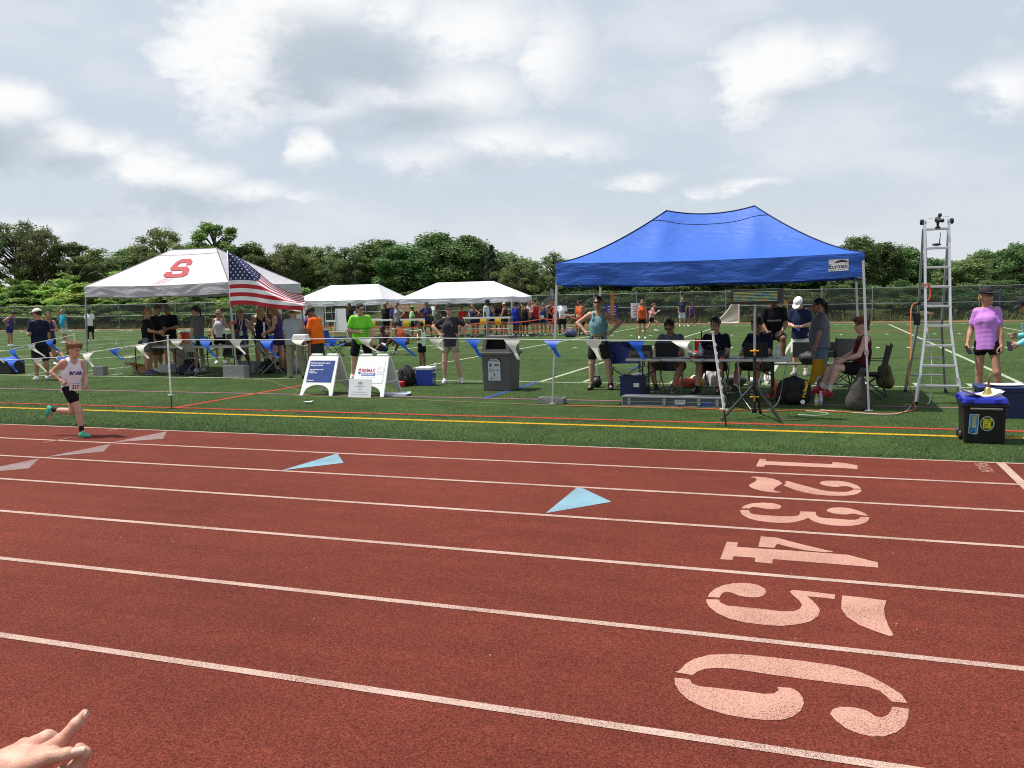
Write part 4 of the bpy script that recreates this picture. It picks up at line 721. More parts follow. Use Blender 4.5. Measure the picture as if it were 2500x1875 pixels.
def canopy(label, x0, x1, y0, y1, eave, vb, ridge, rx0, rx1, p, cloth_m, splay=.12, block=(), sag=.06, vsag=.03, leg_m=None, group=None, drop=0., rsag=0., bulge=0., pipe=None):
    t = thing('canopy_tent', label, 'canopy', ((x0+x1)/2, (y0+y1)/2, 0), 0, group); cx, cy = (x0+x1)/2, (y0+y1)/2
    X0, X1, Y0, Y1 = x0-cx, x1-cx, y0-cy, y1-cy; a, b = rx0-cx, rx1-cx; leg_m = leg_m or m_alu
    def edge(s): return vsag*0+0
    def rz(s): return ridge-rsag*4*s*(1-s)
    def front(s, tt, sg=-1):
        ex = X0+(X1-X0)*s; rx = a+(b-a)*s; ey = Y0 if sg < 0 else Y1
        x = ex+(rx-ex)*tt; y = ey*(1-tt); z = eave+(rz(s)-eave)*tt**p-sag*math.sin(math.pi*s)*math.sin(math.pi*tt)-.035*math.sin(math.pi*s)*(1-tt)+bulge*sum(math.exp(-((x-q_)/.16)**2) for q_ in (a, b))*math.sin(math.pi*tt)**.6*(1 if 0 < s < 1 else 0)
        return Vector((x, y, z))
    def side(s, tt, sg=-1):
        ey = Y0+(Y1-Y0)*s; ex = X0 if sg < 0 else X1; rx = a if sg < 0 else b
        return Vector((ex+(rx-ex)*tt, ey*(1-tt), eave+(ridge-eave)*tt**p-sag*math.sin(math.pi*s)*math.sin(math.pi*tt)-.035*math.sin(math.pi*s)*(1-tt)))
    roof = []
    for nm, fn in (('roof_panel', lambda u, v: front(u, v)), ('roof_panel', lambda u, v: front(1-u, v, 1)), ('roof_panel', lambda u, v: side(1-u, v)), ('roof_panel', lambda u, v: side(u, v, 1))):
        mb = MB(); mb.grid(28, 18, fn); roof.append(obj(nm, mb, cloth_m, t, smooth=True))
    if pipe:
        pm_ = M('piping_'+pipe, hx(pipe), .7)
        for fn in (lambda q: front(0, q), lambda q: front(1, q), lambda q: front(0, q, 1), lambda q: front(1, q, 1), lambda q: front(q, 1)):
            mb = MB(); mb.tube([fn(k/16)+Vector((0, 0, .004)) for k in range(17)], .011, 6); obj('seam_piping', mb, pm_, t, smooth=True)
        mb = MB(); mb.tube([front(.0+1.*k/24, .86)+Vector((0, -.003, .004)) for k in range(25)], .004, 5); obj('stitched_seam', mb, pm_, t, smooth=True)
    def val(u, v, k):
        s = u
        if k == 0: P = front(s, 0); n = Vector((0, -1, 0))
        elif k == 1: P = front(1-s, 0, 1); n = Vector((0, 1, 0))
        elif k == 2: P = side(1-s, 0); n = Vector((-1, 0, 0))
        else: P = side(s, 0, 1); n = Vector((1, 0, 0))
        w = math.sin(s*23+k)*.012*v+math.sin(s*61+k*2)*.005*v+.006*math.sin(v*9+5*math.sin(s*7+k)+3*math.sin(s*17))*math.sin(math.pi*min(1, v*1.02))*(.4+.6*math.sin(s*11+k)**2)
        return P+n*(.004+w)+Vector((0, 0, (vb-eave)*v+.01*math.sin(s*14)*v))
    vals = []
    for k in range(4): mb = MB(); mb.grid(60, 14, lambda u, v: val(u, 1-v, k)); vals.append(obj('valance', mb, cloth_m, t, smooth=True))
    mb = MB()                                                  # scissor truss inside
    for sg in (Y0, Y1):
        n = 4; w = (X1-X0)/n
        for i in range(n): mb.bar((X0+w*i, sg*.985, eave-.05), (X0+w*(i+1), sg*.985, vb-.02), .022, .014); mb.bar((X0+w*i, sg*.985, vb-.02), (X0+w*(i+1), sg*.985, eave-.05), .022, .014)
    for xx in (X0*.99, X1*.99):
        for i in range(2): w = (Y1-Y0)/2; mb.bar((xx, Y0+w*i, eave-.05), (xx, Y0+w*(i+1), vb-.02), .022, .014); mb.bar((xx, Y0+w*i, vb-.02), (xx, Y0+w*(i+1), eave-.05), .022, .014)
    for xx, rr in ((X0, a), (X1, b)):
        for yy in (Y0, Y1):
            for k in range(6): a0, a1 = k/6, (k+1)/6; mb.bar((xx*.98+(rr-xx*.98)*a0, yy*.98*(1-a0), eave-.07+(ridge-.02-eave)*a0**p), (xx*.98+(rr-xx*.98)*a1, yy*.98*(1-a1), eave-.07+(ridge-.02-eave)*a1**p), .02)
    obj('roof_frame', mb, m_steel, t)
    for i, (xx, yy) in enumerate(((X0, Y0), (X1, Y0), (X0, Y1), (X1, Y1))):
        sx = -1 if xx < 0 else 1; sy = -1 if yy < 0 else 1
        top = Vector((xx-sx*.02, yy-sy*.02, eave-.03)); bot = Vector((xx+sx*splay-sx*.02, yy-sy*.02+sy*splay*.1, .0)); md = top.lerp(bot, .62)
        mb = MB(); mb.bar(top, md, .036); mb.bar(md, bot, .028); lg = obj('leg', mb, leg_m, t)
        mb = MB(); mb.box(md, (.055, .055, .07)); mb.box(bot+Vector((0, 0, .012)), (.11, .11, .012)); q = obj('leg_foot', mb, m_steel, lg)
    return t, front, val, (cx, cy), roof, vals
blue, bfront, bval, bc, _, bvals = canopy('bright blue pop-up canopy with a peaked roof over the timing table', -4.07, .57, 13.62, 16.62, 2.31, 1.955, 3.20, -2.53, -1.07, 1.42, m_blue, .12, sag=.07, rsag=.09, bulge=.045, pipe='0a1a50')
wht, wfront, wval, wc, _, wvals = canopy('white pop-up canopy with a big red letter on its roof', -17.75, -13.32, 17.36, 20.4, 2.30, 2.03, 3.23, -16.3, -14.82, 1.06, m_wcan2, .12, sag=.03, leg_m=m_steel, pipe='6a6a72')
c4, f4, v4, cc4, _, _ = canopy('plain white canopy nearest the blue canopy with athletes crowded beneath', -19.93, -13.93, 39.2, 42.2, 1.93, 1.66, 2.71, -18.48, -15.42, 1.0, m_wcan, .0, sag=.03, leg_m=m_white, group='plain white canopies')
c3, f3, v3, cc3, _, _ = canopy('plain white canopy behind the man in the neon green shirt', -25.0, -19.98, 37.5, 40.5, 1.93, 1.66, 2.68, -23.68, -20.95, 1.0, m_wcan, .0, sag=.03, leg_m=m_white, group='plain white canopies')
# maker's plate on the blue valance
def bplate(x, y): p = bval(.925+x/4.64, .46-y/.355, 0); return p+Vector((0, -.006, 0))
pl = decal('maker_plate', [[(-.135, -.085), (.135, -.085), (.135, .085), (-.135, .085)]], bplate, M('plate_white', (.72, .72, .72), .5, var=.03), blue, 3)
def bpl2(x, y): return bplate(x, y)+Vector((0, -.005, 0))
text('maker_lettering', 'Eurmax', .085, lambda x, y: bpl2(x-.005, y-.018), m_black, blue, 'CENTER', bold=.002)
decal('maker_leaf', [[(-.06, .03), (-.02, .062), (.05, .075), (.11, .055), (.125, .035), (.06, .045), (0, .038)]], bpl2, m_black, blue)
decal('maker_underline', [[(-.12, -.072), (.12, -.066), (.12, -.062), (-.12, -.066)]], bpl2, m_black, blue)
# the red letter and the small lines of print below it on the white roof
m_red = M('red_print', (.33, .022, .035), .7, var=.06, scale=4)
S_ = [(-.30, .66), (.34, .66), (.52, .48), (.52, .22), (.24, .22), (.24, .36), (.20, .40), (-.18, .40), (-.22, .36), (-.22, .16), (-.18, .12), (.34, .12), (.52, -.06), (.52, -.48), (.34, -.66), (-.34, -.66), (-.52, -.48), (-.52, -.22), (-.24, -.22), (-.24, -.36), (-.20, -.40), (.20, -.40), (.24, -.36), (.24, -.18), (.20, -.14), (-.34, -.14), (-.50, .02), (-.50, .48)]
def wroof(x, y, e=.012): s = .560+x*.33-.075*y; t_ = .49+y*.60; return wfront(s, t_)+Vector((0, -e*.6, e))
decal('roof_letter', [[(x*.62+y*.04, y*.64) for x, y in S_]], wroof, m_red, wht, 3)
for k in range(4): text('roof_small_print', ('IIIIIIIII II IIII', 'IIIIIIII III IIIII', 'IIIIII IIIIIIIII', 'II IIIIIIIII II')[k], .09, lambda x, y: wroof(x*.62-.16-.05*k, y*.55-.50-.075*k), m_red, wht, 'CENTER', shear=.1)
# weights at the tent legs
def block(label, x, y, rz=0, d=(.39, .19, .19)):
    t = thing('concrete_block', label, 'block', (x, y, 0), rz, 'concrete blocks weighing down canopy legs'); mb = MB(); w, dp, h = d
    mb.box((0, -dp/2+.016, h/2), (w, .032, h)); mb.box((0, dp/2-.016, h/2), (w, .032, h))
    for xx in (-w/2+.016, 0, w/2-.016): mb.box((xx, 0, h/2), (.032, dp-.064, h-.004))
    obj('block_shell', mb, m_conc, t, bevel=.004)
    return t
block('grey concrete block at the left front leg of the red-letter canopy', -17.62, 17.58, .1, (.30, .19, .24)); block('grey concrete block at the flag-side front leg of the red-letter canopy', -13.30, 17.44, -.03, (.62, .2, .3)); block('low grey concrete block at the left front leg of the blue canopy', -4.22, 13.78, .02, (.44, .2, .1))
block('grey concrete block at the back leg of the red-letter canopy', -17.75, 20.4, .0)
# ------------------------------------------------------------------ flag on the tent leg
fl = thing('flag', 'striped red and white flag with starred navy corner drooping from the canopy leg', 'flag', (-13.20, 17.22, 0))
mb = MB(); mb.tube([(0, 0, .55), (.0, 0, 3.02)], .014, 8); obj('flagpole', mb, m_alu, fl, smooth=True); mb = MB()
for z in (1.72, 1.32, .9): mb.box((0, .03, z), (.06, .08, .07))
obj('tape', mb, M('red_tape', (.45, .02, .02), .5), fl)
US = [0, .2, .4, .53, .73, 1.]; VF = [1., .74, .47, .31, .16, .11]
def flagp(u, v):
    vf = float(np.interp(u, US, VF)); bz = 1.75+.02*math.sin(u*7)-.17*u**1.6; W = 1.98; x = W*u*(1-.02*v)
    lo = min(v, vf); hi = max(0, v-vf)
    z = bz+1.24*lo+.27*1.24*hi-.10*hi*u
    y = .05*math.sin(u*9+v*2.5)*u+.16*(1-math.exp(-hi*9))+.02*math.sin(u*21)*u
    return Vector((x+.012, y-.02, z))
m_fn = M('flag_navy', (.012, .018, .085), .8, var=.08); m_fr = M('flag_red', (.36, .012, .02), .8, var=.08); m_fw = M('flag_white', (.66, .67, .72), .8, var=.05)
mb = MB(); mb.grid(60, 52, lambda u, v: flagp(u, v), mf=lambda u, v: 0 if (u < .4 and v > 6/13) else (1 if int(v*13) % 2 == 0 else 2)); obj('flag_cloth', mb, [m_fn, m_fr, m_fw], fl, smooth=True)
mb = MB()
for j in range(9):
    for i in range(6 if j % 2 == 0 else 5):
        u0 = .4*((i+.5 if j % 2 == 0 else i+1.)/6); v0 = 6/13+7/13*(j+.6)/9.2; pts = []
        for k in range(10): rr = (.030 if k % 2 == 0 else .012); an = math.pi/2+k*math.pi/5; q = flagp(u0+rr*math.cos(an)/1.98, min(.999, v0+rr*math.sin(an)/1.24)); pts.append(q+Vector((0, -.005, 0)))
        mb.add(pts, [tuple(range(10))])
obj('stars', mb, m_fw, fl)
# ================================================================== THE CAST
BK = '14161c'
# ---- the running boy
ri = person('boy running in lane one in a white singlet with bib 217', (-9.50, 8.95), head=72, twist=34, H=1.29, sk='fair', hair=('mop', '7d5a34'), top=('tank', 'e4dde4'), low=('shorts', '15151a', .42), shoes=('3fae92', '1b2a28'), socks=('101014', .14), arms=(((.25, .10, -.96), (-.35, .75, -.45)), ((.35, -.62, -.70), (-.25, .80, -.45))), legs=(((.06, -.16, -.97), (.05, -1., .10), (0, -.35, -.9)), ((.0, .40, -.90), (.0, .06, -1))), lean=(7, 0), look=(-14, 0), hands=('fist', 'fist'))
fnb, ob = bib(ri, '217', .21, .155, .04, 'e9d9d8', '3a1418', yo=.158)
text('bib_header', 'BOYS TRACK', .03, lambda x, y: fnb(-x*.85, y+.058, .003), M('print_navy', (.03, .03, .12), .7, var=0), ri['root'], 'CENTER'); 
text('shirt_lettering', 'ROAR', .085, lambda x, y: Vector(ri['tp'](-x, .152-.5*x*x, .285+y)), M('print_purple', (.10, .07, .22), .7, var=0), ri['root'], 'CENTER', bold=.006)
mb = MB(); mb.grid(12, 2, lambda u, v: Vector(ri['tp']((u-.5)*.24, (.150-.9*((u-.5)*.24)**2), -.085+v*.05))); obj('green_hem', mb, cloth('8fc85a'), ri['root'], smooth=True)
# ---- left side
def clipb(ri):
    o = thing('clipboard', 'white paper on a clipboard held by the man in the white cap', 'clipboard', (ri['root'].location.x-.30, ri['root'].location.y+.22, 0)); mb = MB(); mb.box((0, 0, 1.23), (.26, .33, .008), rot=Euler((R_(25), R_(-12), .5)).to_matrix()); obj('board', mb, M('board_brown', (.2, .12, .06)), o); mb = MB(); mb.box((0, .0, 1.236), (.22, .29, .006), rot=Euler((R_(25), R_(-12), .5)).to_matrix()); obj('paper', mb, M('paper', (.8, .78, .78), .8, var=.04), o)
person('man in a navy tee and white cap holding a clipboard by the left edge', (-18.15, 16.25), head=-62, H=1.74, sk='tan', hair=('short', '2a2018'), top=('tee', '1a2036', .012), low=('shorts', '202226', .85), cap=('cap', 'd8d4c8'), glasses='15151a', arms=('bent', ((.12, -.05, -1), (.05, .12, -1))), legs=('stand', 'stand'), look=(-40, -6), hands=('hold', 'relax'), build=1.06, extra=clipb)
person('thin athlete in a purple singlet with hands on hips at the far left', (-36.8, 31.3), head=75, H=1.72, sk='tan', hair=('short', '1c130d'), top=('tank', '4a3a72'), low=('shorts', '28286a', .4), arms=('back', 'hips'), lean=(14, 0), look=(0, -25), detail=1, shoes=('e8e8e8', 'f0f0f0'))
person('man in a turquoise shirt holding a hand to his face near the fence', (-36.6, 34.3), head=200, H=1.72, sk='tan', hair=('short', '8a7a68'), top=('tee', '2f9ab8', .02), low=('shorts', 'c9c9c4', .8), arms=('down', 'face'), build=1.15, belly=.1, detail=1)
person('man in a white tee just behind the man in turquoise', (-36.4, 35.8), head=150, H=1.75, sk='dark', hair=('short', '0c0a09'), top=('tee', 'dcdcdc', .015), low=('shorts', '1c1c1e', .8), detail=1)
person('athlete with arms raised, half hidden behind the clipboard man', (-22.6, 20.6), head=120, H=1.66, sk='tan', top=('tank', '3c3156'), low=('shorts', '22223a', .4), arms=('cross', 'face'), detail=1)
person('athlete sitting on the turf left of the clipboard man', (-24.2, 21.9), head=95, H=1.66, sk='tan', top=('tee', '3a2c2a'), low=('shorts', '20202a', .5), legs=('floor', 'floor'), arms=('lap', 'lap'), seat=.02, detail=1)
# ---- under the red-letter canopy
W = 'under the red-letter canopy'
person('woman with a blonde ponytail, black tee and grey shorts pointing across the table', (-16.46, 18.05), head=72, H=1.70, fem=True, sk='tan', hair=('pony', '9a7042'), top=('tee', BK, .01), low=('shorts', '6f6f70', .55), arms=('fwd', ((.1, .45, -.85), (-.1, .95, -.12))), legs=('stand', 'stand'), shoes=('4a4a66', 'd0d0d0'), look=(20, -10), detail=0)
person('man in a black shirt half hidden behind the blonde ponytail woman', (-16.78, 18.75), head=80, H=1.78, sk='tan', hair=('short', '4a3a2c'), top=('polo', BK, .015), low=('shorts', '6a5e48', .9), arms=('front', 'down'), look=(25, -15), detail=0)
person('man in a black polo and grey visor looking down at papers', (-17.25, 19.75), head=160, H=1.80, sk='tan', hair=('short', '6a6058'), top=('polo', '15171e', .02), low=('shorts', '8a8478', .8), cap=('visor', '77757c'), arms=('front', 'fwd'), look=(10, -28), build=1.06, detail=0)
person('woman in a grey tee with a dark ponytail and sunglasses standing at the table', (-15.45, 18.75), head=-88, H=1.74, fem=True, sk='fair', hair=('pony', '2a1a14'), top=('tee', '6d6b6a', .01), low=('shorts', '1a1d2c', .45), arms=('down', 'down'), glasses='101014', look=(-5, -5), detail=0, socks=('e0e0e0', 0))
person('girl in a white tank top and black shorts holding her bag strap', (-17.0, 21.6), head=150, H=1.62, fem=True, sk='tan', hair=('bun', '8a6a48'), top=('tank', 'd2d0d6'), low=('shorts', '131318', .5), arms=('face', 'down'), glasses='201818', detail=1)
person('dark-haired person in a grey shirt seated with their back turned', (-14.62, 18.95), head=10, H=1.66, sk='brown', hair=('short', '120e0c'), top=('tee', '4c4b4d', .02), low=('shorts', '22242a', .6), arms=('table', 'table'), legs=('sit', 'sit'), seat=.42, lean=(18, 0), detail=0)
ri = person('girl in a purple singlet with a white lanyard and race card', (-15.3, 20.4), head=150, H=1.62, fem=True, sk='fair', hair=('bun', '8a6038'), top=('tank', '3b2f66'), low=('shorts', '2a2a70', .35), arms=('hips', 'hips'), look=(38, -5), detail=1)
mb = MB(); tp = ri['tp']; mb.tube([Vector(tp(-.06, .03, .50)), Vector(tp(-.03, .15, .36)), Vector(tp(0, .16, .16))], .009, 5); mb.tube([Vector(tp(.06, .03, .50)), Vector(tp(.03, .15, .36)), Vector(tp(0, .16, .16))], .009, 5); mb.add([Vector(tp(x, .165, z)) for x, z in ((-.05, .02), (.05, .02), (.05, .16), (-.05, .16))], [(0, 1, 2, 3)]); obj('lanyard', mb, M('paper', (.8, .78, .78)), ri['root'])
def stripe(ri):
    mb = MB(); tp = ri['tp']; mb.grid(2, 8, lambda u, v: Vector(tp(.05+u*.055, -.145+.02*v, -.02+.42*v))); obj('shirt_stripe', mb, M('paper', (.8, .78, .78)), ri['root'])
person('girl with long blonde hair and a white-striped black singlet seen from behind', (-13.85, 19.3), head=-30, H=1.68, fem=True, sk='tan', hair=('long', 'a88250'), top=('tank', '14162a'), low=('shorts', '14162a', .4), arms=('hips', 'hips'), look=(20, -15), detail=0, extra=stripe)
person('dark-haired girl bending behind the blonde girl with the striped singlet', (-13.9, 20.2), head=-120, H=1.66, fem=True, sk='brown', hair=('pony', '0f0b0a'), top=('tank', '30263a'), low=('shorts', '1a1a2a', .35), arms=('front', 'front'), lean=(18, 0), detail=1)
person('boy in a white singlet behind the girl with the lanyard', (-15.35, 21.3), head=160, H=1.72, sk='brown', hair=('short', '17100c'), top=('tank', 'd8d8dc'), low=('shorts', '22223a', .4), detail=1)
person('tall girl in a purple singlet and maroon shoes leaning towards the table', (-13.07, 18.95), head=-108, H=1.74, fem=True, sk='tan', hair=('long', '7a5632'), top=('tank', '3a2e60'), low=('shorts', '2a2350', .35), arms=('fwd', 'front'), legs=('stepF', 'stand'), lean=(8, 0), look=(0, -18), shoes=('4a2236', 'b0a0a8'), detail=0)
person('girl in a purple singlet behind the tall girl with maroon shoes', (-13.2, 20.6), head=200, H=1.70, fem=True, sk='fair', hair=('pony', '6a4a2c'), top=('tank', '453a78'), low=('shorts', '22223a', .35), arms=('front', 'hips'), detail=1)
person('child sitting low between the two girls in purple', (-13.3, 19.7), head=200, H=1.40, sk='brown', hair=('short', '120d0b'), top=('tee', '5a2a2c'), low=('shorts', '22222a', .5), legs=('sit', 'sit'), arms=('lap', 'lap'), seat=.36, detail=1)
person('man in a striped bucket hat, grey checked shirt and khaki trousers seen from behind', (-11.68, 17.5), head=-28, H=1.66, sk='tan', hair=('short', '3a2e24'), top=('tee', '8f969c', .022), low=('pants', '8b8771'), cap=('bucket', 'b8ae94'), arms=(((.12, .05, -1), (.02, .55, -.8)), ((.2, .0, -1), (.05, .25, -1))), legs=('stand', 'wide'), look=(10, -10), build=1.1, shoes=('3a3a38', '2a2a2a'))
person('man in a bright orange tee and camouflage cap reading a paper', (-11.2, 17.75), head=-84, H=1.68, sk='brown', hair=('short', '0f0c0b'), top=('tee', 'f06a1c', .022), low=('shorts', '333338', .95), cap=('cap', '4a4c48'), arms=('fwd', 'fwd'), look=(0, -32), lean=(6, 0), build=1.04, hands=('hold', 'hold'))
person('person in a dark shirt beyond the orange tee man', (-19.4, 33.4), head=180, H=1.74, sk='brown', hair=('short', '120e0c'), top=('tee', '2a2726'), low=('shorts', '222', .6) if 0 else ('shorts', '222226', .6), detail=2)
person('girl in a grey tee and black shorts walking past the white canopy', (-18.2, 32.0), head=10, H=1.68, fem=True, sk='tan', hair=('long', '1a120e'), top=('tee', '84888e', .012), low=('shorts', '141418', .35), legs=('stepF', 'stand'), detail=1)
# ---- the man in neon green
ri = person('man in a neon green tee and black shorts with sunglasses leaning forward', (-9.95, 17.6), head=150, H=1.78, sk='fair', hair=('short', '2c2019'), top=('tee', '7ad83c', .015), low=('shorts', '141518', .75), glasses='1c2a50', arms=(((.25, .35, -.9), (.02, .35, -.95)), ((.35, .15, -.9), (-.85, .5, -.05))), legs=('wide', 'wide'), lean=(20, 0), look=(-32, 10), build=1.03, hands=('relax', 'hold'))
text('shirt_lettering', 'NITTANY TRACK', .05, lambda x, y: Vector(ri['tp'](-x*.9, .150-.5*x*x, .26+y)), M('print_green', (.08, .22, .05), .8, var=0), ri['root'], 'CENTER', bold=.002)
person('athlete sitting on the turf leaning back right of the neon green man', (-13.95, 26.2), head=200, H=1.66, sk='dark', hair=('short', '0c0a09'), top=('tank', '3a2c30'), low=('shorts', '2b3a88', .4), legs=('floor', 'floor'), arms=('back', 'back'), seat=.02, detail=1)
person('athlete in an orange and blue singlet sitting on the turf tying a shoe', (-13.1, 26.0), head=-70, H=1.66, sk='brown', hair=('short', '0c0a09'), top=('tank', 'a84a2c'), low=('shorts', '2f3e96', .4), legs=('floor', 'sitfwd'), arms=('fwd', 'fwd'), lean=(30, 0), seat=.02, detail=1)
person('boy in a black tee with a hand on his head behind the neon green man', (-19.0, 36.0), head=190, H=1.76, sk='brown', hair=('short', 'a89a80'), top=('tee', '16161a', .01), low=('shorts', '201c1c', .6), arms=('head', 'down'), detail=1)
person('woman in a grey tee with a hand on her hip behind the neon green man', (-18.3, 35.8), head=200, H=1.72, fem=True, sk='tan', hair=('bun', '6a4a32'), top=('tee', '8b8688', .01), low=('shorts', '3a3a44', .4), arms=('hips', 'down'), detail=1)
person('small child in a green and white outfit drinking beside the blue cooler', (-9.66, 20.2), head=-80, H=1.22, sk='brown', hair=('short', '1c130e'), top=('tank', 'cfe0d0'), low=('shorts', '17171c', .5), arms=('bent', 'down'), detail=1, shoes=('c05030', 'f0f0f0'))
# ---- woman at the bin
ri = person('woman in a charcoal tee, khaki shorts and black cap with both hands on her hips', (-7.36, 16.78), head=160, H=1.67, fem=True, sk='fair', hair=('short', '3a2c22'), top=('tee', '35343a', .006), low=('shorts', '9b927c', .38), cap=('cap', '202024'), arms=('hips', 'hips'), legs=(((.12, .10, -.98), (.20, -.08, -.97)), ((.10, .0, -1), (.02, -.02, -1))), look=(-6, -4), shoes=('b8b8bc', 'e8e8e8'), hands=('fist', 'fist'), build=1.04)
text('shirt_emblem', 'AIF', .035, lambda x, y: Vector(ri['tp'](-x-.055, .155-.9*x*x, .33+y)), M('print_grey', (.4, .4, .42), .8, var=0), ri['root'], 'CENTER')
# ---- athlete with bib 8921
ri = person('athlete in a teal tank top and dark shorts with hands on hips and bib 8921', (-3.98, 16.05), head=172, H=1.76, sk='fair', hair=('short', '2b2018'), top=('tank', '6f9aa0'), low=('shorts', '26272c', .62), arms=('hips', 'hips'), legs=('wide', ((.10, .0, -1), (.04, -.02, -1))), look=(6, 4), glasses='3a3432', build=.94, shoes=('1c1c20', '2a2a2e'), hands=('fist', 'fist'))
fnb, ob = bib(ri, '8921', .20, .15, .02, '241512', 'd8d4cc', yo=.155)
fn2 = fnb; mb = MB(); mb.grid(6, 1, lambda u, v: fn2((u-.5)*.19, .045+v*.025, .004)); q = obj('bib_stripe', mb, M('bib_gold', (.5, .26, .03), .6), ob)
person('woman in an orange tank top behind the athlete with bib 8921', (-7.15, 36.5), head=170, H=1.66, fem=True, sk='tan', hair=('long', '3a241a'), top=('tank', 'c8542c'), low=('shorts', '1c1c22', .4), detail=2)
person('girl running in a pink tank top and black shorts out on the field', (-7.98, 43.1), head=88, H=1.60, fem=True, sk='fair', hair=('pony', '6a3f24'), top=('tank', 'd88c9c'), low=('shorts', '141418', .3), arms=('runB', 'runF'), legs=('run2', 'run1'), lean=(10, 0), detail=1)
person('man in a dark tee and white shorts standing near the far fence', (-7.78, 51.9), head=170, H=1.74, sk='fair', hair=('short', '5a4030'), top=('tee', '34344c', .02), low=('shorts', 'c8ccd8', .9), detail=2, arms=('down', 'down'))
person('girl in a purple top walking near the far fence', (-7.2, 51.7), head=130, H=1.45, fem=True, sk='brown', hair=('pony', '241812'), top=('tank', '6a2c8c'), low=('shorts', '4c2a70', .4), legs=('stepF', 'stepB'), detail=2)
# ---- at the timing table
SD = dict(legs=('sit', 'sit'), arms=('table', 'table'))
person('seated man in a grey tee and glasses typing on the left laptop', (-2.55, 15.75), head=186, H=1.76, sk='tan', hair=('short', '2a1e16'), top=('tee', '5c606c', .025), low=('shorts', '5e4a3c', .9), legs=('sitwide', 'sitwide'), arms=('table', 'table'), seat=.43, look=(0, -22), glasses='4a3c36', lean=(6, 0), shoes=('24242a', 'c8c8c8'), build=1.05)
ri = person('seated man in a navy tee with a mountain print between the two laptops', (-1.75, 15.75), head=190, H=1.78, sk='fair', hair=('short', '3a2c22'), top=('tee', '161a2c', .02), low=('shorts', '23252c', .85), seat=.43, look=(10, -8), lean=(4, 0), shoes=('1a1a1e', '2a2a2a'), build=1.02, **SD)
text('shirt_lettering', 'MOUNT', .085, lambda x, y: Vector(ri['tp'](-x, .160-.5*x*x, .20+y)), M('print_dim', (.12, .13, .17), .8, var=0), ri['root'], 'CENTER')
mb = MB(); P = [(-.13, .28), (-.08, .335), (-.05, .30), (0, .36), (.04, .30), (.09, .34), (.13, .28)]
for a, b in zip(P, P[1:]): mb.add([Vector(ri['tp'](x, .161-.5*x*x, z+d)) for x, z, d in ((a[0], a[1], 0), (b[0], b[1], 0), (b[0], b[1], .012), (a[0], a[1], .012))], [(0, 1, 2, 3)])
obj('shirt_print', mb, M('print_dim', (.12, .13, .17)), ri['root'])
person('seated man in a navy polo with white shoulder flashes at the right laptop', (-1.0, 15.8), head=205, H=1.78, sk='tan', hair=('short', '14100e'), top=('polo', '191e34', .02), low=('shorts', '3a352f', .9), seat=.43, look=(28, -14), lean=(6, 0), socks=('d8d8d8', .03), shoes=('26262a', 'c0c0c0'), build=1.04, **SD)
ri = person('man in a black tee standing with one knee raised on the bench', (-.92, 18.3), head=172, H=1.80, sk='brown', hair=('short', '0e0b0a'), top=('tee', '17181d', .015), low=('shorts', '1e1e22', .7), arms=('lap', 'lap'), legs=(((.12, .85, -.15), (0, .05, -1)), 'stand'), look=(25, -18), lean=(14, 0))
text('shirt_lettering', 'PENN STATE', .045, lambda x, y: Vector(ri['tp'](-x, .156-.5*x*x, .28+y)), M('print_pale', (.45, .45, .48), .8, var=0), ri['root'], 'CENTER', bold=.002)
ri = person('man in a white cap, navy polo and white shorts looking at his phone', (-.42, 19.5), head=196, H=1.70, sk='fair', hair=('short', '3a2c22'), top=('polo', '1d2644', .02), low=('shorts', 'dcdad6', .9), cap=('cap', 'f0eeea'), arms=('front', 'front'), look=(8, -42), lean=(6, 0), socks=('e8e8e8', .05), shoes=('8a929c', 'e0e0e0'), build=1.04, hands=('hold', 'hold'))
mb = MB(); mb.tube([Vector(ri['tp'](-.05, .08, .47)), Vector(ri['tp'](0, .155, .15))], .006, 5); mb.box(Vector(ri['tp'](0, .16, .10)), (.07, .012, .09)); obj('lanyard', mb, M('lanyard_blue', (.03, .12, .5), .6), ri['root'])
ri = person('woman in a grey tee and knee shorts with a ponytail holding a yellow flag', (-.02, 16.25), head=-100, H=1.64, fem=True, sk='tan', hair=('pony', '1c1412'), top=('tee', '6c6b78', .03), low=('shorts', '66788a', 1.02), glasses='101012', arms=(((.15, .15, -1), (.02, .25, -1)), ((.15, .05, -1), (.0, .2, -1))), build=1.26, belly=.16, shoes=('9a9088', 'c8c0b8'), hands=('fist', 'relax'))
hp_ = ri['root'].matrix_basis @ Vector(ri['J']['wr', 0]); 
ri = person('seated boy in a maroon singlet and black shorts with red spikes beside the tent leg', (.62, 15.35), head=-100, H=1.74, sk='pale', hair=('mop', '5e3a22'), top=('tank', '5a1622'), low=('shorts', '17171b', .55), legs=('sit', 'sitfwd'), arms=('lap', 'lap'), seat=.42, lean=(-4, 0), look=(0, -6), socks=('d0d0d4', .07), shoes=('a01c28', 'c83038'))
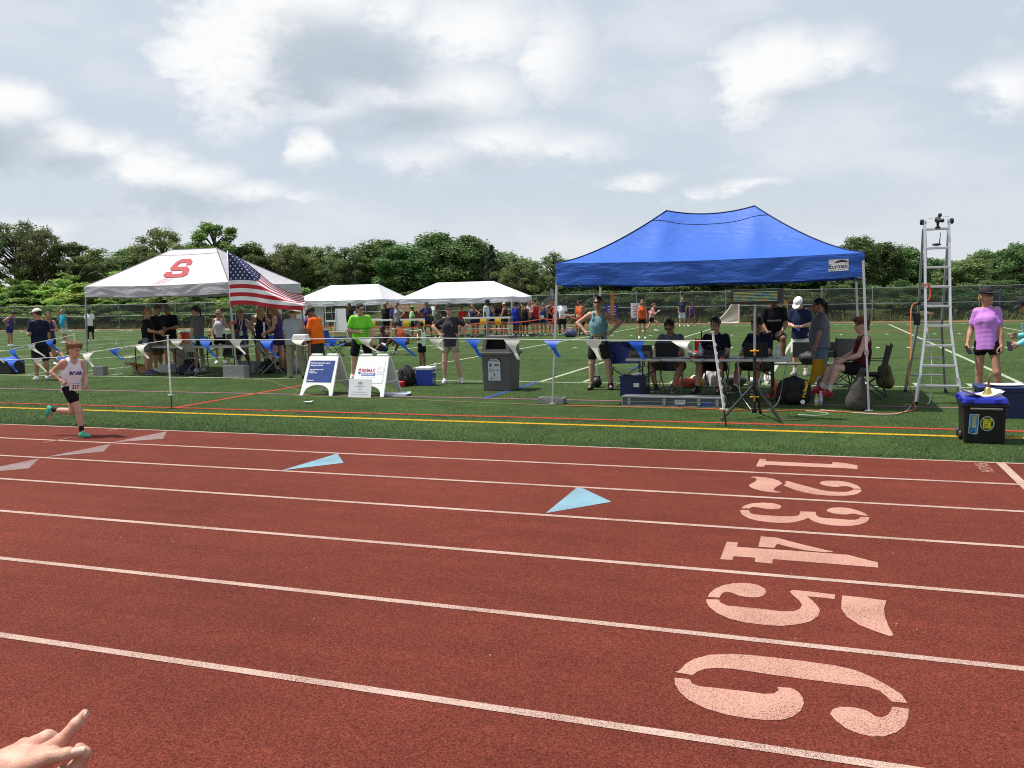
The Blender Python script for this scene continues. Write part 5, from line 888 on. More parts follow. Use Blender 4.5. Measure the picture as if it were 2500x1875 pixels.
# ---- right
ri = person('woman in a violet tee, black shorts and black cap holding a phone by the ladder', (2.36, 14.75), head=204, H=1.76, fem=True, sk='tan', hair=('curly', 'b08a52'), top=('tee', 'bd80cf', .004), build=.95, low=('shorts', '15151a', .24), cap=('cap', '1b1b1e'), glasses='4a2416', arms=(((.14, .02, -1), (.10, .20, -.95)), ((.30, -.05, -.95), (.05, .45, -.80))), legs=(((.16, .14, -1), (.10, -.16, -1)), ((.02, -.03, -1), (.02, -.03, -1))), lean=(-3, 3), look=(-52, -2), hands=('hold', 'relax'))
def phone(label, x, y, z, rx, ry, rz):
    t = thing('phone', label, 'phone', (x, y, z)); t.rotation_euler = (rx, ry, rz); mb = MB(); mb.box((0, 0, 0), (.075, .15, .009)); obj('case', mb, m_black, t, bevel=.004); mb = MB(); mb.box((0, 0, .0055), (.068, .138, .002)); obj('screen', mb, M('phone_screen', (.02, .02, .03), .08, var=0), t)
    return t
w = ri['root'].matrix_basis @ Vector(ri['J']['wr', 1]); phone('dark phone held by the woman in the violet tee', w.x+.0, w.y-.10, w.z-.08, R_(50), 0, .6)
ri = person('person in a turquoise jacket and dark cap cut off by the right edge', (2.98, 14.55), head=-100, H=1.64, fem=True, sk='tan', hair=('short', '2a1c14'), top=('long', '7fd0d6', .03), low=('shorts', '24262c', .6), cap=('cap', '17171a'), arms=('fwd', 'bent'), lean=(10, 0), look=(0, -18), hands=('hold', 'hold'))
w = ri['root'].matrix_basis @ Vector(ri['J']['wr', 0]); phone('phone held out by the person in turquoise at the right edge', w.x-.12, w.y-.02, w.z-.03, R_(60), R_(10), .4)
# ---- athletes crowded under and beside the plain white canopy
r2 = random.Random(77)
CROWD = [(-18.3, 37.3, 60, 1.55, 'brown', ('short', '1a120d'), ('tee', '9ccf8a'), ('shorts', '2a1c22', .6), ('cap', '3fae5a'), 'boy in a green cap and green tee at the left end of the athletes'),
 (-17.9, 38.1, 150, 1.74, 'brown', ('short', '120d0a'), ('tee', '3a3c66'), ('shorts', '22222a', .6), None, 'tall boy in a slate blue tee behind the green cap boy'),
 (-17.0, 37.3, 20, 1.64, 'tan', ('long', '5a4028'), ('tee', '5a5c50'), ('shorts', '16161a', .9), None, 'woman in an olive tee and black leggings seen from behind'),
 (-16.7, 39.6, 190, 1.48, 'tan', ('short', '7a4a2a'), ('tee', 'b82c30'), ('shorts', '2a2a30', .5), None, 'small child in a red tee under the canopy'),
 (-16.3, 40.4, 160, 1.56, 'tan', ('short', '6a4a34'), ('tank', '6a3a34'), ('shorts', '2a2a30', .4), None, 'athlete in a rust singlet beneath the canopy'),
 (-15.7, 38.6, 200, 1.62, 'tan', ('bun', '6a4630'), ('tank', '2e3460'), ('shorts', '22264a', .35), None, 'girl in a navy singlet right of the charcoal tee woman'),
 (-15.1, 39.4, 30, 1.62, 'fair', ('bun', '5a3c28'), ('tank', '2a3f86'), ('shorts', '1c1c30', .35), None, 'girl in a royal blue racerback seen from behind'),
 (-14.95, 40.8, 180, 1.68, 'fair', ('long', '4a3020'), ('tank', '6a4a4a'), ('shorts', '22222a', .35), None, 'tall girl with long hair deep under the canopy'),
 (-14.6, 39.8, 150, 1.64, 'tan', ('long', '2a1a12'), ('tee', '3a2a2c'), ('shorts', '1a1a20', .4), None, 'girl in a dark brown tee left of the man with the clipboard'),
 (-14.75, 37.9, 90, 1.78, 'dark', ('short', '0c0a09'), ('tee', 'c2c8cc'), ('pants', '4c4c50'), ('cap', '202024'), 'man in a pale grey tee and dark cap writing beside the yellow sign'),
 (-14.2, 38.9, -80, 1.62, 'tan', ('short', '6a4a30'), ('tank', '3a2430'), ('shorts', '22222a', .4), ('cap', 'c8b89a'), 'athlete in a tan cap facing the man who writes'),
 (-14.0, 40.2, 200, 1.66, 'tan', ('short', '4a3020'), ('tank', '5a2430'), ('shorts', '22222a', .4), None, 'athlete in a wine singlet with an arm raised'),
 (-13.75, 39.2, 10, 1.68, 'dark', ('short', '0c0a09'), ('tank', '2433a8'), ('shorts', '2433a8', .6), None, 'athlete in a royal blue uniform seen from behind'),
 (-13.45, 40.3, 170, 1.72, 'fair', ('short', '5a4030'), ('tank', 'd0ccca'), ('shorts', '22222a', .5), None, 'athlete in a white singlet by the front canopy pole'),
 (-13.25, 39.1, 10, 1.62, 'brown', ('short', '1a120d'), ('tank', '1c1a1e'), ('shorts', '1c1a1e', .6), None, 'athlete in a black uniform seen from behind by the front pole'),
 (-13.0, 39.9, -60, 1.76, 'tan', ('short', '17100c'), ('tank', 'b02430'), ('shorts', '18181c', .5), None, 'tall athlete in a red singlet and black shorts in profile'),
 (-12.75, 40.4, 190, 1.62, 'tan', ('short', '3a2418'), ('tank', '39407c'), ('shorts', '2c3478', .4), None, 'athlete in a navy singlet with a white bib'),
 (-12.5, 40.9, 130, 1.76, 'tan', ('short', '120d0a'), ('tank', '3c2a30'), ('shorts', '16161a', .4), None, 'athlete in a maroon singlet with a hand on one hip'),
 (-12.05, 40.2, 180, 1.68, 'brown', ('short', '2a1c12'), ('tank', 'c23a32'), ('shorts', 'b8342e', .6), None, 'athlete in an all red uniform just right of the canopy'),
 (-11.65, 39.9, 170, 1.70, 'dark', ('short', '0c0a09'), ('tee', 'e0e2ea'), ('shorts', '17171d', .7), None, 'athlete in a navy vest over a white tee with bright shoes'),
 (-11.1, 40.9, 190, 1.66, 'brown', ('short', '17100c'), ('tank', 'd85a2c'), ('shorts', '221a3a', .5), None, 'athlete in an orange singlet just left of the blue canopy leg'),
 (-10.75, 40.0, 40, 1.66, 'brown', ('short', '17100c'), ('tank', 'c8683c'), ('shorts', '17171c', .7), None, 'athlete in orange singlet and long black shorts right of the blue canopy leg'),
 (-16.0, 41.2, 180, 1.62, 'brown', ('short', '17100c'), ('tank', '7c3a3a'), ('shorts', '22222a', .4), None, 'athlete in a faded red singlet at the back of the canopy'),
 (-15.5, 41.5, 170, 1.66, 'tan', ('short', '4a3020'), ('tank', '3a3a5a'), ('shorts', '22222a', .4), None, 'athlete in a dull blue singlet at the back of the canopy')]
for i, (x, y, hd, H, sk_, ha, to, lo, ca, lab) in enumerate(CROWD):
    ri = person(lab, (x, y), hd, H, sk_, ha, to, lo, ('3a3a40' if i % 2 else 'd0d0d0', 'e0e0e0') if i != 19 else ('58c060', '58c060'), arms=(r2.choice(['down', 'hips', 'front', 'bent']), r2.choice(['down', 'down', 'front', 'hips'])) if i != 11 else ('head', 'down'), legs=(r2.choice(['stand', 'relax', 'wide']), r2.choice(['stand', 'relax'])), look=(r2.uniform(-25, 25), r2.uniform(-15, 0)), cap=ca, detail=2, fem=ha[0] in ('long', 'bun'), group='athletes waiting by the white canopy')
    if i in (16, 18, 19, 20): bib(ri, ('12', '305', '54', '77')[(16, 18, 19, 20).index(i)], .2, .15, .03, 'd8d8dc', '3a3a48', yo=.14)
for k, (x, y, hd, lab, c) in enumerate(((-29.5, 52, 180, 'spectator in a maroon tee by the fence behind the grey tee woman', '5a2430'), (-23.9, 52, 170, 'spectator in a white tee by the fence seen past the white tank girl', 'd8d8d8'), (-34.5, 50, 160, 'spectator in a pale cap by the fence between the two black shirts', 'b8b8b4'), (-26.5, 51, 190, 'spectator in a blue purple tee by the fence', '4a4a90'))):
    person(lab, (x, y), hd, 1.72, 'tan', ('short', '2a2018'), ('tee', c, .015), ('shorts', '34343c', .8), detail=2, cap=('cap', 'c8c4bc') if k == 2 else None, group='spectators by the far fence')
# ================================================================== THINGS AROUND THE TRACK
def pmat(h, rough=.5, **k): return M('paint_'+h, hx(h), rough, **k)
def tri_poly(mb): return mb
# ---- A-frame sidewalk signs
def aframe(label, x, y, rz):
    t = thing('sandwich_board', label, 'sign', (x, y, 0), rz, 'white sandwich boards')
    def outline():
        P = [(-.35, 0), (-.285, 0)]
        for k in range(13): a = math.pi-math.pi*k/12; P.append((.27*math.cos(a), .05+.15*math.sin(a)))
        P += [(.285, 0), (.35, 0), (.315, .735), (-.315, .735)]; return P
    sl = .36/.735
    for sg in (-1, 1):
        def fn(p, sg=sg): return Vector((p.x, sg*(.385-p.y*sl*1.0)+sg*(p.z-.018), p.y*.985+.002))
        bm = bmesh.new(); P = outline(); vs = [bm.verts.new((a, b, 0)) for a, b in P]; f = bm.faces.new(vs)
        r = bmesh.ops.extrude_face_region(bm, geom=[f]); 
        for v in r['geom']:
            if isinstance(v, bmesh.types.BMVert): v.co.z = .036
        bmesh.ops.triangulate(bm, faces=bm.faces[:])
        for v in bm.verts: v.co = fn(v.co)
        bmesh.ops.recalc_face_normals(bm, faces=bm.faces[:]); me = bpy.data.meshes.new('panel'); bm.to_mesh(me); bm.free(); link('panel', me, m_white, t)
    for xx in (-.17, .17): mb = MB(); mb.box((xx, 0, .745), (.23, .075, .055)); obj('top_grip', mb, m_white, t, bevel=.018, seg=3)
    mb = MB(); mb.box((0, -.038, .700), (.11, .006, .018)); obj('handle_slot', mb, m_black, t)
    mb = MB(); mb.bar((.33, -.26, .26), (.33, .26, .26), .02, .012); obj('hinge_strap', mb, m_white, t)
    def face(u, w, e=0.): return Vector((u, -(.385-w*sl)-.020-e, w*.985))
    return t, face
sA, fA = aframe('white sandwich board with a dark blue poster', -9.02, 14.55, .02); sB, fB = aframe('white sandwich board with a white poster and red and blue lettering', -7.93, 14.53, .03)
def rect(a, b, c, d): return [[(a, b), (c, b), (c, d), (a, d)]]
decal('poster', rect(-.27, .25, .27, .655), lambda u, w: fA(u, w, .004), M('poster_blue', (.025, .055, .22), .35, var=.06), sA, 1)
mp = M('print_white', (.75, .76, .8), .6, var=0)
for k, (s_, z, sz) in enumerate((('Merrill Lynch is proud to support', .61, .0335), ('Nittany Track & Field', .565, .0335), ('DDSW Wealth Management Group', .485, .022), ('814.231.2890', .455, .022), ('www.fa.ml.com/ddsw', .425, .022), ('Merrill Lynch', .285, .026))): text('poster_lettering', s_, sz, lambda x, y: fA(-.245+x*.92, z+y, .006), mp, sA, bold=.0012)
mb = MB()
for P in ([(.06, .50), (.09, .44), (.07, .38), (.10, .30), (.14, .27)], [(.20, .27), (.22, .34), (.19, .40), (.20, .48)], [(.06, .50), (.12, .47), (.16, .50), (.20, .48)], [(.10, .42), (.14, .40), (.17, .43)]): mb.tube([fA(a, b, .006) for a, b in P], .002, 4)
obj('poster_line_drawing', mb, M('print_lightblue', (.10, .18, .42), .6, var=0), sA)
decal('poster', rect(-.27, .25, .27, .655), lambda u, w: fB(u, w, .004), M('poster_white', (.74, .75, .78), .35, var=.03), sB, 1)
m_pr = M('print_crimson', (.42, .03, .05), .6, var=0); m_pb = M('print_royal', (.03, .06, .28), .6, var=0); m_pg = M('print_silver', (.45, .46, .48), .6, var=0)
text('poster_lettering', 'RE/MAX', .088, lambda x, y: fB(-.19+x*.88, .475+y, .006), m_pr, sB, bold=.003)
decal('poster_band', rect(-.19, .385, .10, .43), lambda u, w: fB(u, w, .006), m_pb, sB); text('poster_lettering', 'CENTRE REALTY', .038, lambda x, y: fB(-.185+x*.93, .407+y, .008), mp, sB, bold=.001)
def disc(cx, cy, rx, ry, a0, a1, n=14): return [(cx+rx*math.cos(a0+(a1-a0)*k/n), cy+ry*math.sin(a0+(a1-a0)*k/n)) for k in range(n+1)]
decal('balloon_top', [disc(-.232, .475, .036, .042, .1, math.pi-.1)], lambda u, w: fB(u, w, .006), m_pr, sB); decal('balloon_bottom', [[(-.266, .452), (-.198, .452), (-.222, .41), (-.242, .41)]], lambda u, w: fB(u, w, .006), m_pb, sB); decal('balloon_basket', rect(-.238, .39, -.226, .402), lambda u, w: fB(u, w, .006), m_pb, sB); decal('balloon_stripe', rect(-.262, .46, -.202, .470), lambda u, w: fB(u, w, .0075), M('poster_white', (.74, .75, .78)), sB)
mb = MB(); P = [(.14, .45), (.14, .50), (.20, .545), (.26, .50), (.26, .45)]; mb.tube([fB(a, b, .006) for a, b in P], .002, 4); obj('poster_house_outline', mb, m_pg, sB)
text('poster_lettering', 'MASTERS', .03, lambda x, y: fB(.13+x*.95, .445+y, .006), m_pg, sB); text('poster_lettering', 'THE HOMES', .03, lambda x, y: fB(.115+x*.85, .41+y, .006), m_pg, sB); text('poster_lettering', '1375 Martin Street, State College, PA 16803', .018, lambda x, y: fB(-.22+x, .355+y, .006), m_pg, sB)
lb = thing('leaning_sign', 'small white sign board leaning against the front of the right sandwich board', 'sign', (-8.0, 14.02, 0), .03); mb = MB(); Q = Euler((R_(-12), 0, 0)).to_matrix(); mb.box(Q@Vector((0, 0, .17)), (.46, .010, .34), rot=Q); obj('board', mb, M('poster_white', (.74, .75, .78)), lb)
def fl_(u, w): return Q@Vector((u, -.008, w))
text('sign_lettering', 'W', .09, lambda x, y: fl_(x, .26+y), M('print_dark', (.05, .05, .05), .6, var=0), lb, 'CENTER'); text('sign_lettering', 'WINDSOR & W', .028, lambda x, y: fl_(x, .205+y), M('print_dark', (.05, .05, .05)), lb, 'CENTER'); text('sign_lettering', 'W', .075, lambda x, y: fl_(x, .165-y), m_pg, lb, 'CENTER'); text('sign_lettering', 'Real Estate Settlement Services', .022, lambda x, y: fl_(x, .10+y), M('print_dark', (.05, .05, .05)), lb, 'CENTER'); text('sign_lettering', 'Bellefonte, State College, Pennsylvania', .022, lambda x, y: fl_(x, .055+y), M('print_dark', (.05, .05, .05)), lb, 'CENTER')
fb = thing('flat_boards', 'pale sign boards lying flat on the turf under the right sandwich board', 'board', (-7.50, 14.45, 0), .25)
for k in range(3): mb = MB(); mb.box((.02*k, .02*k, .012+.014*k), (.50, .34, .010), rz=.08*k); obj('board', mb, pmat(('b8c4d0', '8fa4bc', 'd0d4d8')[k]), fb)
mb = MB(); mb.add([(-.09, -.04, .03), (.08, -.05, .035), (.09, .04, .05), (-.07, .05, .03)], [(0, 1, 2, 3)]); tag(obj('paper_scrap', mb, M('paper', (.8, .78, .78)), None, (-8.44, 13.0, 0)), 'scrap of white paper on the turf in front of the blue poster', 'paper')
# ---- bags and coolers near the bin
def pack(label, x, y, w, d, h, col, rz=0, group=None, lean=0.):
    t = thing('backpack', label, 'backpack', (x, y, 0), rz, group); m = M('nylon_'+col, hx(col), .75, var=.2, scale=12, bump=.4, bscale=18)
    P = [el((0, 0, h*.45), (w*.5, d*.5, h*.5), None, .05), el((0, .02, h*.72), (w*.44, d*.44, h*.30), None, .05), el((0, -.01, h*.2), (w*.52, d*.52, h*.28), None, .05)]
    V, F = sdf(P, .018, cuts=[((0, 0, .0), (0, 0, -1))], noise=.006, nfreq=26, seed=int(abs(x*90)) % 97); V[:, 0] += V[:, 2]*lean
    link('bag_body', fastmesh('bag_body', V, F, None, True), m, t)
    V, F = sdf([el((0, -d*.42, h*.30), (w*.36, d*.2, h*.26), None, .05)], .015, noise=.004, nfreq=30); V[:, 0] += V[:, 2]*lean; link('front_pocket', fastmesh('front_pocket', V, F, None, True), m, t)
    mb = MB(); mb.tube([(-.05+h*lean, .02, h*.95), (-.04+h*lean, .0, h*1.05), (.04+h*lean, 0, h*1.05), (.05+h*lean, .02, h*.95)], .012, 6); obj('grab_loop', mb, m, t)
    for sx in (-1, 1): mb = MB(); mb.tube([(sx*w*.22+h*.8*lean, -d*.35, h*.85), (sx*w*.3+h*.5*lean, -d*.62, h*.5), (sx*w*.3, -d*.5, h*.12)], .016, 5); obj('strap', mb, m, t)
    return t
pack('black backpack slumped beside the blue cooler', -8.12, 16.2, .36, .28, .40, '17171a', .3); pack('black duffel pack behind the slumped backpack', -7.98, 16.55, .40, .26, .36, '1c1c20', -.4)
t = thing('first_aid_case', 'small red plastic case on the turf behind the right sandwich board', 'case', (-8.16, 15.95, 0), .1); mb = MB(); mb.box((0, 0, .06), (.22, .16, .12)); obj('shell', mb, pmat('b02430'), t, bevel=.02, seg=3); mb = MB(); mb.tube([(-.05, -.085, .06), (-.05, -.11, .06), (.05, -.11, .06), (.05, -.085, .06)], .008, 5); obj('handle', mb, m_black, t); mb = MB(); mb.box((0, 0, .066), (.224, .164, .006)); obj('seam', mb, m_black, t)
def cooler(label, x, y, rz, w, d, h, col, lid):
    t = thing('cooler', label, 'cooler', (x, y, 0), rz); mb = MB(); mb.box((0, 0, h*.42), (w, d, h*.84), taper=1.06); obj('body', mb, pmat(col, .35), t, bevel=.018, seg=3); mb = MB(); mb.box((0, 0, h*.92), (w*1.06, d*1.06, h*.15)); obj('lid', mb, pmat(lid, .4), t, bevel=.016, seg=3)
    for sx in (-1, 1): mb = MB(); mb.tube([(sx*(w*.53), -d*.25, h*.72), (sx*(w*.60), -d*.25, h*.70), (sx*(w*.60), d*.25, h*.70), (sx*(w*.53), d*.25, h*.72)], .011, 5); obj('handle', mb, pmat(lid, .4), t)
    mb = MB(); mb.box((0, -d*.515, h*.25), (w*.98, .006, h*.02)); obj('ridge', mb, pmat(col, .35), t); return t
cooler('blue cooler with a white lid on the turf', -7.74, 16.35, .06, .33, .27, .39, '1c3a9a', 'e4e6ea')
# ---- litter bin
t = thing('litter_bin', 'tall dark grey litter bin with a square opening and a landfill notice', 'bin', (-5.86, 15.78, 0), .0)
mb = MB(); mb.box((0, 0, .35), (.54, .54, .70), taper=1.10); bd = obj('bin_body', mb, m_dkgrey, t, bevel=.014, seg=2)
mb = MB(); mb.box((0, 0, .72), (.66, .66, .06)); obj('ledge', mb, m_dkgrey, t, bevel=.012); mb = MB(); mb.box((0, 0, .695), (.60, .60, .035)); obj('rim', mb, m_dkgrey, t)
mb = MB()
def hood(u, v): return u
hw, tw, hh_ = .29, .245, .30
def hq(x, y, z): k = hw+(tw-hw)*(z/hh_); return (x*k, y*k, .75+z)
for (ax, s_) in (('y', -1), ('y', 1), ('x', -1), ('x', 1)):
    def pt(a, z, o=0.): k = hw+(tw-hw)*(z/hh_); return (a*k, s_*(k-o), .75+z) if ax == 'y' else (s_*(k-o), a*k, .75+z)
    if (ax, s_) in (('y', -1), ('y', 1)):
        o_ = .74; z0, z1 = .045, .255
        V = [pt(-1, 0), pt(1, 0), pt(1, hh_), pt(-1, hh_), pt(-o_, z0), pt(o_, z0), pt(o_, z1), pt(-o_, z1)]; mb.add(V, [(0, 1, 5, 4), (1, 2, 6, 5), (2, 3, 7, 6), (3, 0, 4, 7)])
        V = [pt(-o_, z0), pt(o_, z0), pt(o_, z1), pt(-o_, z1), pt(-o_, z0, .05), pt(o_, z0, .05), pt(o_, z1, .05), pt(-o_, z1, .05)]; mb.add(V, [(0, 1, 5, 4), (1, 2, 6, 5), (2, 3, 7, 6), (3, 0, 4, 7)])
    else: mb.add([pt(-1, 0), pt(1, 0), pt(1, hh_), pt(-1, hh_)], [(0, 1, 2, 3)])
mb.add([hq(-1, -1, hh_), hq(1, -1, hh_), hq(1, 1, hh_), hq(-1, 1, hh_)], [(0, 1, 2, 3)]); obj('hood', mb, m_dkgrey, t)
mb = MB(); mb.box((0, 0, .90), (.40, .30, .26)); obj('dark_inside', mb, M('inside_black', (.004, .004, .004), .9, var=0), t)
def bp_(u, w): return Vector((u, -.272-.027*(w/.70)-.012, w))
decal('notice', rect(-.155, .20, .095, .63), bp_, M('notice_paper', (.55, .58, .60), .6, var=.05), t)
def bp2(u, w): return bp_(u, w)+Vector((0, -.003, 0))
decal('notice_header', rect(-.155, .575, .095, .63), bp2, m_black, t); text('notice_lettering', 'LANDFILL', .05, lambda x, y: bp_(-.03+x*.95, .602+y)+Vector((0, -.005, 0)), mp, t, 'CENTER', bold=.001)
for (a, b, c, d) in ((-.13, .47, -.075, .53), (-.03, .48, .065, .52), (-.04, .29, -.015, .345)): decal('notice_pictogram', rect(a, b, c, d), bp2, M('print_mid', (.12, .13, .14), .6, var=0), t)
for cx, cy, rr in ((-.11, .405, .026), (-.10, .245, .02)): mb = MB(); mb.tube([bp2(cx+rr*math.cos(a), cy+rr*math.sin(a)) for a in [k*math.pi/8 for k in range(17)]], .004, 4); obj('notice_pictogram', mb, M('print_mid', (.12, .13, .14)), t)
for (a, b) in ((-.04, .405), (.04, .405)): mb = MB(); mb.tube([bp2(a-.025, b-.02), bp2(a, b+.025), bp2(a+.025, b-.01), bp2(a-.015, b-.018)], .004, 4); obj('notice_pictogram', mb, M('print_mid', (.12, .13, .14)), t)
for z, s_ in ((.553, 'Cups & Cartons    Food Packaging'), (.448, 'Plastic Utensils'), (.345, 'Plates'), (.272, 'Cardboard box'), (.235, 'PENN STATE   PSU')): text('notice_lettering', s_, .017, lambda x, y: bp2(-.03+x*.85, z+y), M('print_mid', (.12, .13, .14)), t, 'CENTER')
# ---- kettlebell
t = thing('kettlebell', 'black kettlebell on the turf behind the feet of the bib 8921 athlete', 'kettlebell', (-4.12, 16.45, 0)); V, F = sdf([el((0, 0, .10), (.10, .10, .10), None, .03), rc((-.05, 0, .17), (-.045, 0, .215), .017, .016, .03), rc((.05, 0, .17), (.045, 0, .215), .017, .016, .03), rc((-.045, 0, .22), (.045, 0, .22), .016, .016, .02)], .008, cuts=[((0, 0, .008), (0, 0, -1))]); link('cast_iron', fastmesh('cast_iron', V, F, None, True), m_black, t)
# ---- folding camp chairs
def camp_chair(label, x, y, rz, col, w=.52):
    t = thing('camp_chair', label, 'chair', (x, y, 0), rz, 'folding camp chairs'); m = M('canvas_'+col, hx(col), .8, var=.15, scale=8, bump=.3, bscale=14)
    mb = MB(); mb.grid(8, 6, lambda u, v: Vector(((u-.5)*w, -.20+.42*v, .42-.07*math.sin(math.pi*u)*(.6+.4*v)))); obj('seat', mb, m, t, smooth=True)
    mb = MB(); mb.grid(8, 6, lambda u, v: Vector(((u-.5)*(w+.04), .24+.10*v-.05*math.sin(math.pi*u)*(-1), .46+.42*v))); obj('backrest', mb, m, t, smooth=True)
    mb = MB(); mb.grid(8, 6, lambda u, v: Vector(((.5-u)*(w+.04), .252+.10*v+.05*math.sin(math.pi*u), .46+.42*v))); obj('backrest_rear', mb, m, t, smooth=True)
    for sx in (-1, 1):
        mb = MB(); mb.tube([(sx*w*.5, -.24, .01), (sx*w*.5, .26, .44)], .011, 6); mb.tube([(sx*w*.5, .28, .01), (sx*w*.5, -.24, .44)], .011, 6); obj('leg', mb, m_black, t)
        mb = MB(); mb.tube([(sx*(w*.5+.02), .34, .90), (sx*(w*.5+.02), .24, .40)], .011, 6); obj('back_post', mb, m_black, t); mb = MB(); mb.tube([(sx*(w*.5+.03), -.24, .43), (sx*(w*.5+.03), -.24, .64)], .010, 6); obj('arm_post', mb, m_black, t); mb = MB(); mb.box((sx*(w*.5+.03), .02, .645), (.05, .56, .012)); obj('armrest', mb, m, t)
    for yy in (-.24, .28): mb = MB(); mb.tube([(-w*.5, yy, .02), (w*.5, yy, .40)], .009, 6); mb.tube([(w*.5, yy, .02), (-w*.5, yy, .40)], .009, 6); obj('cross_brace', mb, m_black, t)
    return t
camp_chair('blue folding camp chair beside the bright orange tee man', -15.1, 24.9, 2.6, '2450b8'); camp_chair('blue folding camp chair partly hidden behind the bucket hat man', -16.6, 25.6, 2.4, '2450b8'); camp_chair('blue folding camp chair under the red-letter canopy', -14.4, 20.6, 1.0, '2450b8'); camp_chair('navy folding camp chair at the left end of the timing table', -3.5, 16.3, .35, '1c2a66', .56)
camp_chair('dark folding camp chair by the fence of the left white canopy', -20.6, 36.0, .4, '1c2030')
def folding_chair(label, x, y, rz, col, group, back=True):
    t = thing('folding_chair', label, 'chair', (x, y, 0), rz, group); m = pmat(col, .5)
    mb = MB(); mb.box((0, 0, .43), (.40, .38, .022)); obj('seat', mb, m, t, bevel=.01)
    if back:
        mb = MB(); mb.grid(14, 4, lambda u, v: Vector(((u-.5)*.42*(1-.25*v*v), .24+.05*v+.02*math.cos(math.pi*(u-.5)), .60+.22*v*math.sqrt(max(0, 1-(2*u-1)**2*.75))))); obj('backrest', mb, m, t, smooth=True)
    for sx in (-1, 1): mb = MB(); mb.tube([(sx*.20, -.26, .01), (sx*.20, .20, .55), (sx*.18, .28, .74), (sx*.08, .30, .86)], .011, 6); obj('leg', mb, m_steel, t); mb = MB(); mb.tube([(sx*.185, .30, .01), (sx*.185, -.16, .42)], .011, 6); obj('leg', mb, m_steel, t)
    mb = MB(); mb.tube([(-.2, -.2, .09), (.2, -.2, .09)], .008, 5); mb.tube([(-.185, .22, .09), (.185, .22, .09)], .008, 5); mb.tube([(-.08, .30, .86), (.08, .30, .86)], .011, 6); obj('crossbar', mb, m_steel, t); return t
folding_chair('tan metal folding chair at the right end under the red-letter canopy', -13.1, 18.55, 2.5, '8a8578', 'metal folding chairs'); folding_chair('metal folding chair beneath the seated person in the grey shirt', -14.5, 18.95, -.2, '8a8578', 'metal folding chairs'); folding_chair('metal folding chair near the left end of the long tables', -17.2, 18.2, 1.9, 'b0b0aa', 'metal folding chairs', False); folding_chair('metal folding chair facing the long tables by the flag', -14.95, 18.1, 3.0, '8a8578', 'metal folding chairs')
for k, (x, lab) in enumerate(((-2.55, 'folding chair under the man in the grey tee'), (-1.75, 'folding chair under the man in the mountain print tee'), (-1.0, 'folding chair under the man in the navy polo'))): folding_chair(lab, x, 15.75, 0, '2a2a2c', 'chairs at the timing table')
# ---- folding tables
def table(label, x, y, rz, L, d=.74, z=.70, col='b4b2ac'):
    t = thing('folding_table', label, 'table', (x, y, 0), rz, 'folding tables'); m = pmat(col, .5, var=.08); mb = MB(); mb.box((0, 0, z-.022), (L, d, .044)); obj('table_top', mb, m, t, bevel=.016, seg=3)
    for sx in (-1, 1):
        X = sx*(L/2-.28); mb = MB(); mb.tube([(X, -d*.38, .01), (X, -d*.38, z-.05)], .014, 6); obj('leg', mb, m_black, t); mb = MB(); mb.tube([(X, d*.38, .01), (X, d*.38, z-.05)], .014, 6); obj('leg', mb, m_black, t)
        mb = MB(); mb.tube([(X, -d*.38, .16), (X, d*.38, .16)], .011, 6); mb.tube([(X, -d*.38, .02), (X, d*.38, .02)], .012, 6); mb.tube([(X, 0, .40), (X-sx*.55, 0, z-.05)], .011, 6); obj('leg_brace', mb, m_black, t)
    return t
table('long grey folding table with laptops under the blue canopy', -1.80, 14.85, 0, 2.66); table('folding table with papers nearest the left under the red-letter canopy', -16.35, 18.45, .0, 1.85, .75, .72); table('folding table with awards beside the flag pole under the red-letter canopy', -14.5, 18.42, .0, 1.83, .75, .72)
# ---- on the timing table
def laptop(label, x, y, rz, w=.36, z=.70, tilt=12):
    t = thing('laptop', label, 'laptop', (x, y, z), rz, 'laptops on the timing table'); mb = MB(); mb.box((0, .10, .010), (w, .24, .018)); obj('base', mb, m_black, t, bevel=.004); mb = MB(); Q2 = Euler((R_(tilt), 0, 0)).to_matrix(); mb.box(Vector((0, -.02, .02))+Q2@Vector((0, 0, .115)), (w, .010, .23), rot=Q2); obj('lid', mb, m_black, t, bevel=.004); mb = MB(); mb.box((0, .11, .0200), (w*.86, .10, .003)); obj('keyboard', mb, pmat('303034'), t); mb = MB(); mb.box(Vector((0, -.008, .02))+Q2@Vector((0, .0065, .115)), (w*.92, .003, .20), rot=Q2); obj('screen', mb, M('laptop_screen', (.03, .04, .06), .15, var=0), t); return t
laptop('black laptop in front of the seated man in the grey tee', -2.50, 14.95, .02, .38); laptop('black laptop in front of the seated man in the navy polo', -1.02, 14.95, -.12, .40); laptop('low black laptop in front of the mountain print man', -1.72, 15.0, .0, .36, .70, -68)
t = thing('printer', 'squat dark printer at the left end of the timing table', 'printer', (-2.93, 14.85, .70), 0); mb = MB(); mb.box((0, 0, .06), (.36, .30, .12)); obj('body', mb, m_dkgrey, t, bevel=.012); mb = MB(); mb.box((0, .05, .165), (.34, .12, .09)); obj('paper_tray', mb, m_black, t, bevel=.01); mb = MB(); mb.box((0, -.152, .04), (.28, .006, .03)); obj('slot', mb, m_black, t)
